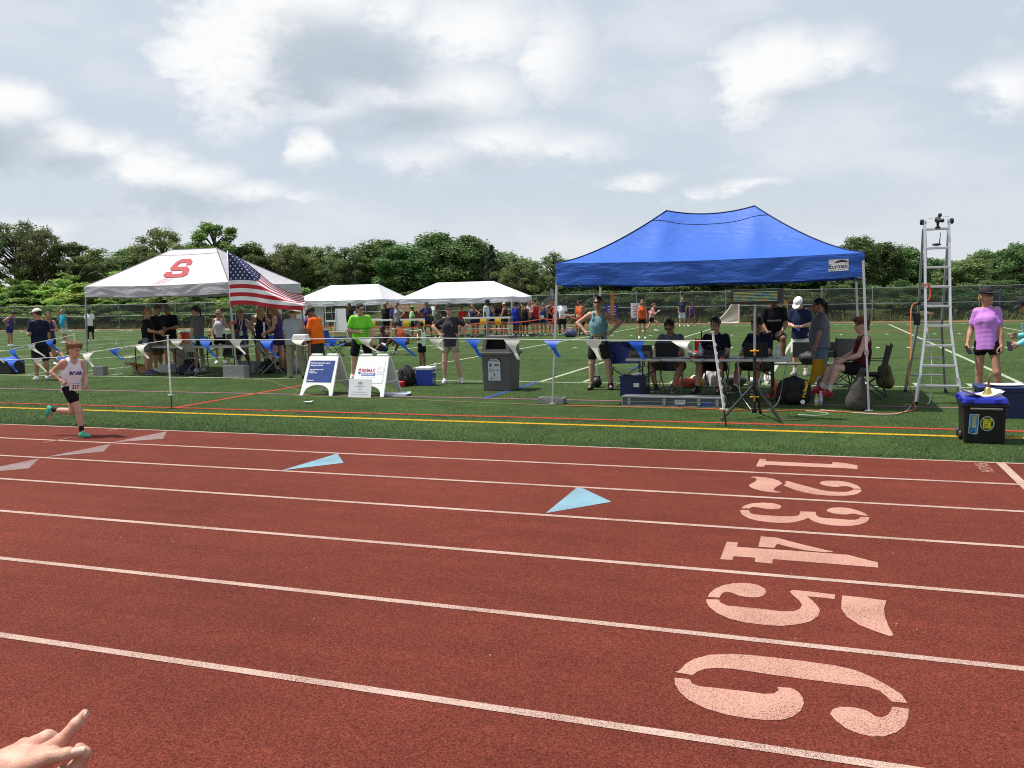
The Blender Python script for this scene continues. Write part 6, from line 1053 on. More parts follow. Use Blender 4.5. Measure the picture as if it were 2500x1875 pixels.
def bottle(label, x, y, z, h, col, cap, rough=.15):
    t = thing('bottle', label, 'bottle', (x, y, z), 0); r = h*.15; mb = MB(); mb.lathe([(r*.9, 0), (r, .01), (r, h*.55), (r*.97, h*.6), (r, h*.66), (r*.8, h*.76), (r*.36, h*.88), (r*.36, h*.92)], 14); obj('bottle_body', mb, M('bottle_'+col, hx(col), rough, var=.05, spec=.6, trans=.25), t, smooth=True); mb = MB(); mb.lathe([(r*.44, h*.92), (r*.44, h), (r*.3, h*1.005)], 12); obj('cap', mb, pmat(cap), t); mb = MB(); mb.lathe([(r*1.01, h*.3), (r*1.012, h*.31), (r*1.012, h*.54), (r*1.01, h*.55)], 14); obj('bottle_label', mb, pmat('c8ccd4'), t); return t
bottle('clear water bottle on the right end of the timing table', -.66, 14.75, .70, .23, 'b8c4cc', 'e8e8ee'); bottle('clear bottle beside the grey tee man', -2.12, 15.08, .70, .22, 'a8b4c0', 'd8d8e0'); bottle('pale jug in front of the mountain print man', -1.93, 14.9, .70, .24, 'a8b8c8', 'd8d8e0'); bottle('bottle of yellow green drink on the turf by the backpack', -.06, 14.17, 0, .19, 'b8c048', 'e0e0e0'); bottle('clear bottle standing just behind the yellow green drink', .0, 14.28, 0, .22, 'b0bcc4', 'e0e0e0'); bottle('teal drinks bottle on the awards table', -15.2, 18.3, .72, .30, '2aa090', '303030', .3); bottle('white drinks bottle beside the small child', -9.15, 19.9, 0, .24, 'd8d8d8', '202020', .4)
mb = MB()
for P in ([(-2.7, 14.5, .705), (-2.55, 14.47, .71), (-2.47, 14.46, .62), (-2.4, 14.5, .5)], [(-2.2, 14.6, .71), (-2.05, 14.47, .705), (-1.98, 14.45, .63), (-1.85, 14.46, .64), (-1.8, 14.48, .71), (-1.6, 14.6, .71)], [(-1.5, 14.55, .708), (-1.3, 14.6, .71), (-1.1, 14.5, .71)]): mb.tube(P, .006, 5)
tag(obj('black_cables', mb, m_black), 'black cables looping over the front edge of the timing table', 'cable')
t = thing('timing_box', 'flat black timing box with orange tags at the middle of the timing table', 'electronics', (-1.75, 14.68, .70), 0); mb = MB(); mb.box((0, 0, .02), (.62, .14, .04)); obj('case', mb, m_black, t, bevel=.006)
for x in (-.26, .10, .22): mb = MB(); mb.box((x, -.08, .012), (.07, .03, .02)); obj('orange_tag', mb, pmat('e0482a'), t)
# ---- things under and behind the timing table
t = thing('flight_case', 'long flat aluminium-edged flight case lying in front of the timing table', 'case', (-2.21, 13.82, 0), .005); L_ = 1.60
mb = MB(); mb.box((0, 0, .077), (L_-.02, .30, .145)); obj('panel', mb, pmat('4c5254', .5), t)
mb = MB()
for yy in (-.151, .151):
    for zz in (.008, .075, .148): mb.bar((-L_/2, yy, zz), (L_/2, yy, zz), .008 if zz == .075 else .016, .008 if zz == .075 else .016)
for xx in (-L_/2, L_/2):
    for yy in (-.151, .151): mb.bar((xx, yy, 0), (xx, yy, .155), .018)
    for zz in (.008, .148): mb.bar((xx, -.15, zz), (xx, .15, zz), .018)
obj('edging', mb, m_steel, t); mb = MB(); mb.box((0, 0, .158), (L_-.04, .27, .006)); obj('lid', mb, m_alu, t)
for xx in (-.68, -.12, .42, .70): mb = MB(); mb.box((xx, -.172, .085), (.055, .012, .085)); mb.tube([(xx-.018, -.18, .05), (xx, -.185, .035), (xx+.018, -.18, .05)], .006, 5); obj('latch', mb, m_galv, t)
mb = MB(); mb.box((.13, -.170, .075), (.17, .010, .075)); mb.tube([(.06, -.18, .10), (.06, -.195, .05), (.20, -.195, .05), (.20, -.18, .10)], .009, 6); obj('handle', mb, m_steel, t); mb = MB(); mb.box((.50, -.158, .045), (.22, .008, .05)); obj('blue_sticker', mb, pmat('24408c'), t)
def tote(label, x, y, rz, w, d, h, col, lidcol=None):
    t = thing('storage_tote', label, 'tote', (x, y, 0), rz); m = pmat(col, .4); mb = MB()
    for (a, b, c_, d_) in (((0, -d/2), (w, .012), 0, 0), ((0, d/2), (w, .012), 0, 0), ((-w/2, 0), (.012, d), 0, 0), ((w/2, 0), (.012, d), 0, 0)): mb.box((a[0]*.95, a[1]*.95, h/2), (b[0], b[1], h-.002))
    mb.box((0, 0, .012), (w*.93, d*.93, .02)); obj('tub', mb, m, t); mb = MB(); mb.box((0, -d/2-.005, h-.02), (w+.05, .03, .035)); mb.box((0, d/2+.005, h-.02), (w+.05, .03, .035)); mb.box((-w/2-.005, 0, h-.0202), (.03, d+.02, .034)); mb.box((w/2+.005, 0, h-.0202), (.03, d+.02, .034)); obj('rim', mb, m, t, bevel=.006)
    if lidcol: mb = MB(); mb.box((0, 0, h+.012), (w+.06, d+.06, .035)); obj('lid', mb, pmat(lidcol, .4), t, bevel=.012)
    return t
def papers(label, x, y, z, rz, w=.22, d=.30, n=4, curl=.0):
    t = thing('papers', label, 'papers', (x, y, z), rz); r = random.Random(int(abs(x*100)))
    for k in range(n):
        a = r.uniform(-.25, .25); mb = MB(); ox, oy = r.uniform(-.04, .04), r.uniform(-.04, .04); mb.grid(6, 4, lambda u, v: Vector(((u-.5)*w*math.cos(a)-(v-.5)*d*math.sin(a)+ox, (u-.5)*w*math.sin(a)+(v-.5)*d*math.cos(a)+oy, .003+.004*k+curl*(abs(u-.5)*2)**3))); obj('sheet', mb, M('paper', (.8, .78, .78)), t, smooth=True)
    return t
tote('navy plastic tote with a label standing left of the flight case', -3.13, 15.2, .05, .44, .34, .36, '1c2858'); papers('white papers sticking out of the navy tote by the timing table', -3.13, 15.2, .36, .4, .26, .30, 3, .03); mb = MB(); mb.box((-3.05, 15.015, .20), (.10, .006, .07)); tag(obj('tote_label', mb, M('paper', (.8, .78, .78))), 'small white label on the front of the navy tote', 'label')
t = thing('hand_trolley', 'black trolley with a tall pull handle behind the grey tee man', 'trolley', (-2.1, 17.4, 0), .1); mb = MB(); mb.tube([(-.13, 0, .1), (-.13, 0, 1.05), (.13, 0, 1.05), (.13, 0, .1)], .014, 6); obj('handle', mb, m_black, t); mb = MB(); mb.box((0, -.1, .22), (.40, .28, .42)); obj('box', mb, m_black, t, bevel=.02)
for sx in (-.18, .18): mb = MB(); mb.lathe([(.05, -.015), (.06, 0), (.05, .015)], 14, (sx, .06, .06), ax=Euler((0, math.pi/2, 0)).to_matrix()); obj('wheel', mb, m_black, t)
def lumpy(name, label, cat, x, y, r, col, h=.018, seed=1, z=0., noise=.012):
    V, F = sdf([el((0, 0, r[2]*.85), r, None, .05), el((r[0]*.4, -r[1]*.2, r[2]*.6), (r[0]*.6, r[1]*.7, r[2]*.6), None, .05), el((-r[0]*.3, r[1]*.1, r[2]*1.3), (r[0]*.5, r[1]*.5, r[2]*.6), None, .05)], h, cuts=[((0, 0, .002), (0, 0, -1))], noise=noise, nfreq=22, seed=seed); V[:, 0] += x; V[:, 1] += y; V[:, 2] += z
    return tag(link(name, fastmesh(name, V, F, None, True), M('bag_'+col, hx(col), .6, var=.2, scale=14, bump=.5, bscale=20)), label, cat)
lumpy('plastic_bag', 'white plastic shopping bag on the turf behind the timing table', 'bag', -1.95, 16.9, (.17, .12, .22), 'd8d4d4', seed=3); lumpy('cloth_bundle', 'bundle of orange clothing on the turf behind the timing table', 'clothing', -2.45, 16.8, (.20, .14, .09), 'd05a3c', seed=5); lumpy('snack_bag', 'yellow and white snack bag on the turf behind the timing table', 'bag', -2.2, 16.75, (.12, .10, .12), 'c89a3c', seed=7); lumpy('shoe_pile', 'heap of dark shoes and bags beneath the mountain print man', 'shoes', -1.55, 17.0, (.17, .13, .12), '4a4a4c', seed=9); lumpy('cloth_bundle', 'white folded towel beside the orange clothing', 'towel', -2.32, 17.15, (.12, .12, .10), 'e0d8cc', seed=10)
t = camp_chair('red folding camp chair behind the timing table', -2.05, 17.35, .2, 'c02838', .5)
t = thing('water_jug', 'white lidded jug lying on the turf behind the timing table', 'jug', (-1.22, 17.3, 0), .4); mb = MB(); Q3 = Euler((0, math.pi/2, 0)).to_matrix(); mb.lathe([(.06, -.10), (.075, -.09), (.075, .07), (.05, .10)], 16, (0, 0, .076), ax=Q3); obj('jug_body', mb, m_white, t, smooth=True); mb = MB(); mb.lathe([(.045, .10), (.045, .135)], 14, (0, 0, .076), ax=Q3); obj('lid', mb, pmat('30448c'), t)
mb = MB(); mb.box((0, 0, .012), (.42, .25, .02)); tag(obj('folder', mb, pmat('a07088'), None, (-1.85, 14.75, 0), (0, 0, .1)), 'mauve folder lying on the turf under the timing table', 'folder')
t = thing('traffic_cone', 'orange cone under the right end of the timing table', 'cone', (-.75, 15.35, 0)); mb = MB(); mb.box((0, 0, .012), (.24, .24, .024)); obj('base', mb, pmat('d8642c'), t); mb = MB(); mb.lathe([(.09, .024), (.02, .32), (.012, .325)], 18); obj('cone', mb, pmat('d8642c'), t, smooth=True)
# players' bench and chairs at the back of the blue canopy
t = thing('team_bench', 'grey bench with a long flat backrest behind the timing table', 'bench', (-.30, 17.55, 0), 0); mb = MB(); mb.box((0, 0, .40), (1.5, .30, .03)); obj('seat', mb, pmat('6a6a68', .5), t, bevel=.006); mb = MB(); mb.box((.25, .18, .66), (.95, .03, .30)); obj('backrest', mb, pmat('3c3c3e', .5), t, bevel=.008)
for sx in (-.6, .6): mb = MB(); mb.tube([(sx, -.13, .01), (sx, -.13, .39)], .016, 6); mb.tube([(sx, .13, .01), (sx, .13, .39)], .016, 6); mb.tube([(sx, -.13, .05), (sx, .13, .05)], .014, 6); obj('leg', mb, m_steel, t)
camp_chair('black folding camp chair between the bench and the seated boy', .42, 17.2, -.3, '19191c', .5)
lumpy('sports_bag', 'dark sports bag on the seat of the bench', 'bag', -.15, 17.45, (.24, .13, .12), '1c1e28', seed=12, z=.415, noise=.006)
t = camp_chair('dark folding camp chair under the seated boy in maroon', .70, 15.35, -1.75, '202224', .5)
lumpy('drawstring_bag', 'olive drawstring bag hanging behind the seated boy', 'bag', 1.02, 15.5, (.13, .12, .20), '4a4a20', seed=14, z=.15)
V, F = sdf([rc((0, 0, .10), (-.01, 0, .30), .155, .12, .05), rc((-.01, 0, .30), (.02, .02, .50), .11, .055, .05), el((-.07, -.06, .12), (.12, .11, .15), None, .05), el((.08, .02, .09), (.12, .13, .12), None, .05), rc((.02, .02, .5), (.05, .0, .58), .035, .05, .03), rc((0, -.1, .2), (.02, -.07, .46), .05, .03, .03)], .014, cuts=[((0, 0, .002), (0, 0, -1))], noise=.006, nfreq=34, seed=15); V[:, 0] += .53; V[:, 1] += 13.80
tag(link('sandbag', fastmesh('sandbag', V, F, None, True), M('sandbag_cloth', hx('403d3a'), .9, var=.3, scale=9, bump=.6, bscale=30)), 'grey sandbag weight slumped round the right front leg of the blue canopy', 'sandbag')
t = pack('black backpack with yellow lettering slumped by the tripod', -.42, 14.35, .50, .32, .42, '0c0c0e', .1, None, .05); text('bag_lettering', 'Steelers', .095, lambda x, y: Vector((.205-y*.85-x*.20, -.20+.10*(x/.35-.5)**2-.01, .385-x*.85)), pmat('d8b020'), t, bold=.003)
mb = MB(); mb.lathe([(.035, -.004), (.035, .004)], 16, (.14, -.21, .06), ax=Euler((math.pi/2, 0, 0)).to_matrix()); obj('bag_badge', mb, M('paper', (.8, .78, .78)), t)
t = thing('official_flag', 'yellow signal flag on a short stick hanging from the grey tee woman', 'flag', (hp_.x-.03, hp_.y-.05, 0)); mb = MB(); mb.tube([(.02, 0, hp_.z), (-.02, 0, .36)], .008, 6); obj('stick', mb, m_wood, t)
def yf(u, v): return Vector((-.02+u*.26*(1-.25*v)*(.45+.55*math.sin(math.pi*min(1, .15+v*.7)))-.07*v, -.03*math.sin(u*6)-.02*v, .60-.50*v+.10*u*v))
mb = MB(); mb.grid(10, 10, yf, mf=lambda u, v: 1 if (u > .55 and v > .72) else 0); obj('flag_cloth', mb, [pmat('c8961c', .8), pmat('c8c8c0', .8)], t, smooth=True)
# ---- tripod with the lit display board
t = thing('display_stand', 'black tripod with a grey mast and yellow knobs in front of the timing table', 'tripod', (-.88, 12.62, 0)); mb = MB(); mb.tube([(0, 0, .09), (0, 0, .96)], .022, 10); obj('lower_mast', mb, m_black, t); mb = MB(); mb.tube([(0, 0, .95), (0, 0, 1.64)], .018, 10); obj('upper_mast', mb, m_steel, t)
for i, (x, y) in enumerate(((-.41, -.37), (.38, -.44), (.06, .42))): mb = MB(); mb.bar((x*.06, y*.06, .46), (x, y, .015), .036, .022); lg = obj('leg', mb, m_black, t); mb = MB(); mb.bar((x*.05, y*.05, .11), (x*.62, y*.62, .19), .022, .014); obj('spreader', mb, m_black, lg); mb = MB(); mb.ell((x, y, .014), (.022, .022, .014)); obj('rubber_foot', mb, m_black, lg)
mb = MB(); mb.lathe([(.034, .43), (.036, .44), (.036, .50), (.034, .51)], 12); mb.lathe([(.03, .07), (.035, .08), (.035, .13), (.03, .14)], 12); obj('collar', mb, m_black, t)
for z in (.29, .94): mb = MB(); mb.tube([(-.06, -.03, z+.01), (.06, -.03, z+.012)], .011, 6); mb.tube([(0, -.03, z-.05), (0, -.03, z+.02)], .012, 6); mb.ell((0, -.03, z+.01), (.022, .022, .022)); obj('yellow_knob', mb, pmat('d8981c', .35), t)
t = thing('display_board', 'long black display board with rows of coloured lights on top of the tripod', 'display', (-.86, 12.60, 1.62), -.28); mb = MB(); mb.box((0, .03, .09), (.72, .10, .205)); obj('housing', mb, m_black, t, bevel=.006)
def led():
    m = bpy.data.materials.new('led_rows'); m.use_nodes = True; N = m.node_tree.nodes; L = m.node_tree.links; b = N['Principled BSDF']; tc = N.new('ShaderNodeTexCoord'); n = N.new('ShaderNodeTexNoise'); n.inputs['Scale'].default_value = 9; n.inputs['Detail'].default_value = 1; mpn = N.new('ShaderNodeMapping'); mpn.inputs['Rotation'].default_value = (0, .6, 0); mpn.inputs['Scale'].default_value = (1, 1, 2.2); L.new(tc.outputs['Object'], mpn.inputs[0]); L.new(mpn.outputs[0], n.inputs['Vector'])
    r = N.new('ShaderNodeValToRGB'); r.color_ramp.elements[0].color = (.04, .10, .20, 1); r.color_ramp.elements[0].position = .34; r.color_ramp.elements[1].color = (.22, .17, .05, 1); r.color_ramp.elements[1].position = .64; e = r.color_ramp.elements.new(.48); e.color = (.09, .20, .10, 1); L.new(n.outputs['Fac'], r.inputs[0]); L.new(r.outputs[0], b.inputs['Base Color']); L.new(r.outputs[0], b.inputs['Emission Color']); b.inputs['Emission Strength'].default_value = .32; return m
m_led = led()
for k in range(7): mb = MB(); mb.box((-.01, -.022, .030+k*.0205), (.63, .006, .0105)); obj('light_row', mb, m_led, t)
mb = MB(); mb.tube([(.05, .06, .0), (.16, .10, -.02), (.26, .14, .02), (.36, .15, .10)], .006, 5); obj('cable', mb, m_steel, t)
def cord(label, P, col, r=.006, name='cord'):
    mb = MB(); Q = []
    for i in range(len(P)-1):
        p0, p1, p2, p3 = [Vector(P[max(0, min(len(P)-1, k))]) for k in (i-1, i, i+1, i+2)]
        for s_ in range(6): u = s_/6; Q.append(.5*((2*p1)+(p2-p0)*u+(2*p0-5*p1+4*p2-p3)*u*u+(3*p1-p0-3*p2+p3)*u**3))
    Q.append(Vector(P[-1])); mb.tube(Q, r, 5); return tag(obj(name, mb, pmat(col, .6)), label, 'cord')
Z = .012
cord('white cable hanging from the table to the turf beside the tripod', [(-1.28, 14.5, .71), (-1.25, 14.4, .5), (-1.20, 14.1, .2), (-1.0, 13.5, .02), (-.9, 13.0, Z)], 'c8c8c8', .006); cord('black cable running from the display mast to the turf on the right', [(-.86, 12.62, 1.5), (-.80, 12.75, .9), (-.74, 12.7, .4), (-.55, 12.5, .05), (-.35, 12.4, Z), (-.1, 12.55, Z)], '18181a', .006); cord('grey cable running from the table end to the turf', [(-.5, 14.6, .69), (-.55, 14.2, .45), (-.6, 13.6, .12), (-.75, 13.2, Z)], '6a6a6a', .006)
cord('orange extension cord lying along the turf in front of the blue canopy', [(-3.9, 13.4, Z), (-2.9, 13.45, Z), (-1.6, 13.4, Z), (-1.3, 13.2, Z), (-1.05, 13.42, Z), (-.7, 13.3, Z), (-.3, 13.5, Z), (.3, 13.42, Z), (.9, 13.3, Z), (1.3, 13.9, Z), (1.36, 14.9, Z)], 'c05a34', .009); cord('pale cable curling on the turf right of the tripod', [(-.2, 13.45, Z), (.05, 13.3, Z), (.1, 13.1, Z), (-.08, 12.95, Z), (-.3, 13.0, Z)], 'a8c0a8', .006); cord('thin white cable across the turf by the sandbag', [(.0, 13.6, Z), (.5, 13.35, Z), (.9, 13.25, Z), (1.15, 13.6, Z), (1.3, 14.4, Z)], 'c0bcb0', .006)
cord('thin yellow string along the turf in front of the sandwich boards', [(-13.2, 17.1, Z), (-12.0, 16.8, Z), (-11.0, 15.9, Z), (-9.9, 14.9, Z), (-9.45, 14.1, Z), (-8.8, 13.95, Z), (-7.3, 13.85, Z), (-5.5, 13.6, Z), (-4.0, 13.45, Z), (-2.0, 13.38, Z)], '8f8552', .005)
# ---- string of pennants on step-in posts
def step_post(label, x, y, h, lean=(0, 0)):
    t = thing('fence_post', label, 'post', (x, y, 0), 0, 'white step-in posts'); def_ = lambda z: (lean[0]*z, lean[1]*z, z)
    mb = MB(); mb.tube([def_(.23), def_(h)], .016, 8); obj('shaft', mb, m_white, t); mb = MB(); mb.tube([def_(-.02), def_(.24)], .010, 6); obj('spike', mb, m_black, t); mb = MB(); mb.box(def_(.235), (.11, .035, .012)); obj('foot_step', mb, m_white, t)
    for k in range(8): z = .30+k*(h-.36)/8; mb = MB(); mb.box((lean[0]*z+.016, lean[1]*z-.016, z), (.026, .012, .034)); obj('clip', mb, m_white, t)
    mb = MB(); mb.box(def_(h), (.05, .036, .012)); obj('cap', mb, m_white, t); return t
step_post('white step-in post standing on the turf near the diagonal red line', -10.43, 11.9, 1.25); step_post('white step-in post leaning beside the tripod', -1.17, 11.68, 1.26, (-.145, 0)); step_post('white step-in post behind the running boy', -14.40, 13.74, 1.22)
def pen_mat(name, rgb): return M(name, rgb, .45, var=.06, scale=6, trans=.35, spec=.5)
m_pw = pen_mat('pennant_white', (.70, .70, .62)); m_pbl = pen_mat('pennant_blue', (.015, .12, .62))
def bunting(label, pts, n0, spacing, first, seed, off=.18):
    t = thing('pennant_string', label, 'bunting', (0, 0, 0)); r = random.Random(seed); P = [Vector(p) for p in pts]; Q = []
    for i in range(len(P)-1):
        for s_ in range(8): Q.append(P[i].lerp(P[i+1], s_/8))
    Q.append(P[-1]); mb = MB(); mb.tube(Q, .006, 5); obj('cord', mb, m_white, t)
    L = [0]
    for a, b in zip(Q, Q[1:]): L.append(L[-1]+(b-a).length)
    def at(d):
        d = max(0, min(L[-1], d))
        for i in range(len(L)-1):
            if L[i+1] >= d: return Q[i].lerp(Q[i+1], (d-L[i])/max(1e-6, L[i+1]-L[i]))
        return Q[-1]
    d = off; k = first
    while d < L[-1]-.30:
        w = .27; l = r.uniform(.22, .29); bx = r.uniform(.04, .30); tw = r.uniform(-.14, .14); cu = r.uniform(-.04, .16); up = r.uniform(.0, .20) if r.random() < .3 else 0.
        def fn(u, v, d=d, w=w, l=l, bx=bx, tw=tw, cu=cu, up=up):
            a = at(d+w*(.05+.95*u)); b = at(d+w*.5); c = a.lerp(b, v); dz = l*v*(1-.25*v*(cu > .1))-up*v*v
            return c+Vector((bx*v**1.5+.03*math.sin(4*v+u*3), -tw*v-.09*cu*math.sin(math.pi*v)*(u*2-1)-.03*math.sin(5*v), -dz-.006))
        mb = MB(); mb.grid(8, 10, fn); obj('pennant', mb, m_pbl if k % 2 else m_pw, t, smooth=True); d += spacing; k += 1
    return t
bunting('string of blue and white pennants stretched between posts along the front of the canopies', [(-10.43, 11.89, 1.175), (-8.3, 11.85, 1.17), (-6.1, 11.8, 1.20), (-3.5, 11.74, 1.155), (-1.34, 11.68, 1.14)], 0, .605, 0, 4, .05)
bunting('string of blue and white pennants sagging from the left edge behind the boy', [(-19.0, 11.9, 1.12), (-16.5, 11.9, .88), (-14.3, 11.9, .81), (-12.9, 11.9, .87), (-12.0, 11.9, .975), (-10.43, 11.9, 1.17)], 0, .60, 1, 9, .1)
bunting('shorter pennant string at the left edge ending at the post behind the boy', [(-21.0, 13.74, 1.1), (-18.0, 13.74, .90), (-16.3, 13.74, .87), (-15.4, 13.74, 1.05), (-14.40, 13.74, 1.20)], 0, .52, 0, 12, .1)
# ---- ladder with a camera
t = thing('stepladder', 'tall silver multi-position ladder standing open right of the blue canopy', 'ladder', (1.71, 14.64, 0)); Hh = 2.84
def rail(s_, z): zz = z/Hh; w = .175 if z > 1.2 else .175+.145*((1.2-z)/1.2)**1.15; return Vector((s_*w, zz*.86, z))
def rrail(s_, z): zz = z/Hh; w = .185 if z > 1.2 else .185+.135*((1.2-z)/1.2); return Vector((s_*w-.0, 1.86-zz*.94, z))
for s_ in (-1, 1):
    mb = MB()
    for a, b in ((0, .4), (.4, .8), (.8, 1.2), (1.2, Hh)): mb.bar(rail(s_, a), rail(s_, b), .034, .065)
    r_ = obj('front_rail', mb, m_alu, t); mb = MB(); mb.box(rail(s_, .02), (.05, .09, .05)); obj('rubber_foot', mb, m_black, r_)
    mb = MB()
    for a, b in ((0, .6), (.6, 1.2), (1.2, Hh-.1)): mb.bar(rrail(s_, a), rrail(s_, b), .034, .06)
    r_ = obj('rear_rail', mb, m_steel, t); mb = MB(); mb.box(rrail(s_, .02), (.05, .09, .05)); obj('rubber_foot', mb, m_black, r_)
    mb = MB(); mb.lathe([(.022, -.03), (.045, -.02), (.045, .02), (.022, .03)], 16, (s_*.215, .86, Hh+.0), ax=Euler((0, math.pi/2, 0)).to_matrix()); obj('hinge_knob', mb, m_black, t); mb = MB(); mb.lathe([(.05, -.012), (.05, .012)], 16, (s_*.165, .86, Hh), ax=Euler((0, math.pi/2, 0)).to_matrix()); obj('hinge_plate', mb, m_alu, t)
for k in range(9):
    z = .28+k*.305; a, b = rail(-1, z), rail(1, z); mb = MB(); mb.bar(a, b, .075, .036); obj('rung', mb, m_alu, t, bevel=.006)
    if k < 6: a, b = rrail(-1, z+.02), rrail(1, z+.02); mb = MB(); mb.bar(a, b, .06, .03); obj('rear_rung', mb, m_steel, t)
tc_ = thing('camera', 'small black camera with its aerial mounted on the top rung of the ladder', 'camera', (1.72, 15.44, 2.74)); V, F = sdf([el((0, 0, .12), (.05, .07, .045), None, .02), rc((0, -.05, .11), (.05, -.11, .10), .028, .032, .02), rc((0, 0, 0), (0, 0, .09), .018, .022, .01), rc((.01, .02, .16), (.03, .03, .20), .02, .03, .01)], .008); link('camera_body', fastmesh('camera_body', V, F, None, True), m_black, tc_); mb = MB(); mb.box((0, 0, 0), (.07, .08, .03)); obj('clamp', mb, m_black, tc_); mb = MB(); mb.tube([(-.15, 0, .14), (.0, 0, .165), (.16, 0, .165)], .003, 4); obj('aerial', mb, m_black, tc_)
tr_ = thing('receiver', 'black receiver with an upright aerial on the second rung of the ladder', 'receiver', (1.70, 15.36, 2.46)); mb = MB(); mb.ell((0, 0, .01), (.07, .05, .022)); obj('receiver_body', mb, m_black, tr_); mb = MB(); mb.tube([(.04, 0, .01), (.055, 0, .20)], [.009, .004], 6); obj('aerial', mb, m_black, tr_)
tp_ = thing('power_adapter', 'black adapter and plugs strapped to the rear of the ladder', 'electronics', (1.50, 15.95, 1.28)); mb = MB(); mb.box((0, 0, .0), (.10, .06, .20)); mb.box((-.12, 0, .08), (.14, .08, .05)); obj('adapter', mb, m_black, tp_, bevel=.01); mb = MB(); mb.box((.01, 0, .26), (.08, .10, .05)); obj('strap', mb, m_black, tp_)
cord('orange cable dropping from the ladder to the turf', [(1.50, 15.9, 1.55), (1.40, 15.85, 1.45), (1.38, 15.5, .8), (1.33, 15.2, .3), (1.42, 14.9, Z), (1.2, 14.4, Z)], 'b8703c', .011); cord('white cable taped down the left rail of the ladder', [(1.55, 15.45, 2.72), (1.56, 15.33, 2.3), (1.545, 15.22, 1.9), (1.55, 15.12, 1.3), (1.62, 14.9, .7), (1.60, 14.75, .1), (1.55, 14.6, Z)], 'd0d0d0', .007); cord('red strap tied round the left ladder rail', [(1.50, 15.16, 1.82), (1.56, 15.12, 1.85), (1.60, 15.12, 1.75), (1.59, 15.1, 1.62), (1.52, 15.1, 1.58)], 'd84028', .012)
# ---- boxes, bell and papers at the right
t = thing('wheeled_toolbox', 'black wheeled box with a royal blue lid and two stickers on the turf edge', 'toolbox', (1.76, 11.22, 0), -.04); mb = MB(); mb.box((0, 0, .21), (.40, .58, .42), taper=1.08); obj('tub', mb, pmat('101012', .45), t, bevel=.02, seg=3); mb = MB(); mb.box((0, 0, .435), (.47, .66, .035)); obj('rim', mb, pmat('101012', .45), t, bevel=.008); mb = MB(); mb.box((0, 0, .49), (.47, .67, .075), taper=.93); obj('lid', mb, pmat('202c9c', .3), t, bevel=.022, seg=3)
for x, y in ((-.15, -.325), (.12, -.325), (-.225, -.2), (-.225, .2)): mb = MB(); mb.box((x, y, .49), (.07, .03, .05)); obj('lid_knuckle', mb, pmat('202c9c', .3), t, bevel=.01)
for x in (-.19, .19): mb = MB(); mb.box((x, -.30, .22), (.03, .02, .40)); obj('corner_rib', mb, pmat('101012', .45), t)
mb = MB(); mb.tube([(-.15, -.335, .40), (.17, -.335, .40)], .014, 8); obj('front_bar', mb, m_dkgrey, t)
for y in (.22, -.05): mb = MB(); mb.lathe([(.05, -.02), (.06, 0), (.05, .02)], 14, (-.215, y, .06), ax=Euler((0, math.pi/2, 0)).to_matrix()); obj('wheel', mb, m_black, t)
def tb(u, w, e=.0): return Vector((u, -.290-.022*(w/.42)-.008-e, w))
decal('square_sticker', [[(-.155, .13), (-.105, .115), (-.075, .12), (-.065, .33), (-.145, .33)]], lambda u, w: tb(u, w), pmat('3f88c0'), t); decal('sticker_edge', [[(-.163, .12), (-.10, .105), (-.066, .112), (-.057, .338), (-.152, .338)]], lambda u, w: tb(u, w, -.003), pmat('c8d0d4'), t); text('sticker_lettering', 'TRACK', .052, lambda x, y: tb(-.107+y, .325-x*.85, .003), pmat('d8c428'), t, bold=.002)
mb = MB(); mb.tube([tb(-.13+.02*math.cos(a), .15+.028*math.sin(a), .004) for a in [k*.4 for k in range(17)]], .004, 4); obj('sticker_shoe', mb, m_black, t)
decal('round_sticker_edge', [disc(.025, .235, .072, .085, 0, 2*math.pi, 24)[:-1]], lambda u, w: tb(u, w), pmat('b8c0b8'), t); decal('round_sticker', [disc(.025, .235, .062, .075, 0, 2*math.pi, 24)[:-1]], lambda u, w: tb(u, w, .003), pmat('2c4a20'), t); text('sticker_lettering', 'Track', .058, lambda x, y: tb(.048+y, .295-x*.86, .006), pmat('e0d830'), t, bold=.003); text('sticker_lettering', 'FIELD', .055, lambda x, y: tb(.002+y, .29-x*.80, .006), pmat('e0d830'), t, bold=.003)
mb = MB()
for P in ([(-.24, .0), (.20, -.08), (.22, .16), (-.16, .22)],): pass
pp = papers('curled white papers under the brass bell on the blue lid', 1.74, 11.12, .530, .2, .36, .26, 3, .06)
t = thing('hand_bell', 'brass hand bell with a wooden handle on the blue-lidded box', 'bell', (1.80, 11.10, .545), 0); mb = MB(); mb.lathe([(.058, 0), (.055, .012), (.040, .035), (.034, .065), (.020, .085), (.006, .09)], 24); obj('bell', mb, M('brass', (.62, .48, .16), .28, .9, .1), t, smooth=True); mb = MB(); mb.tube([(0, 0, .085), (.004, 0, .12), (.008, 0, .17), (.014, 0, .22)], [.009, .013, .010, .012], 10); obj('handle', mb, M('handle_wood', (.16, .06, .025), .45, var=.25), t, smooth=True); mb = MB(); mb.ell((.016, 0, .23), (.009, .009, .012)); obj('finial', mb, M('brass', (.62, .48, .16)), t)
tote('navy plastic tote with a lid by the right edge', 2.38, 13.42, .03, .66, .46, .40, '1b2650', '26386e'); papers('white papers lying on the navy tote at the right edge', 2.38, 13.38, .435, .3, .40, .30, 4, .01)
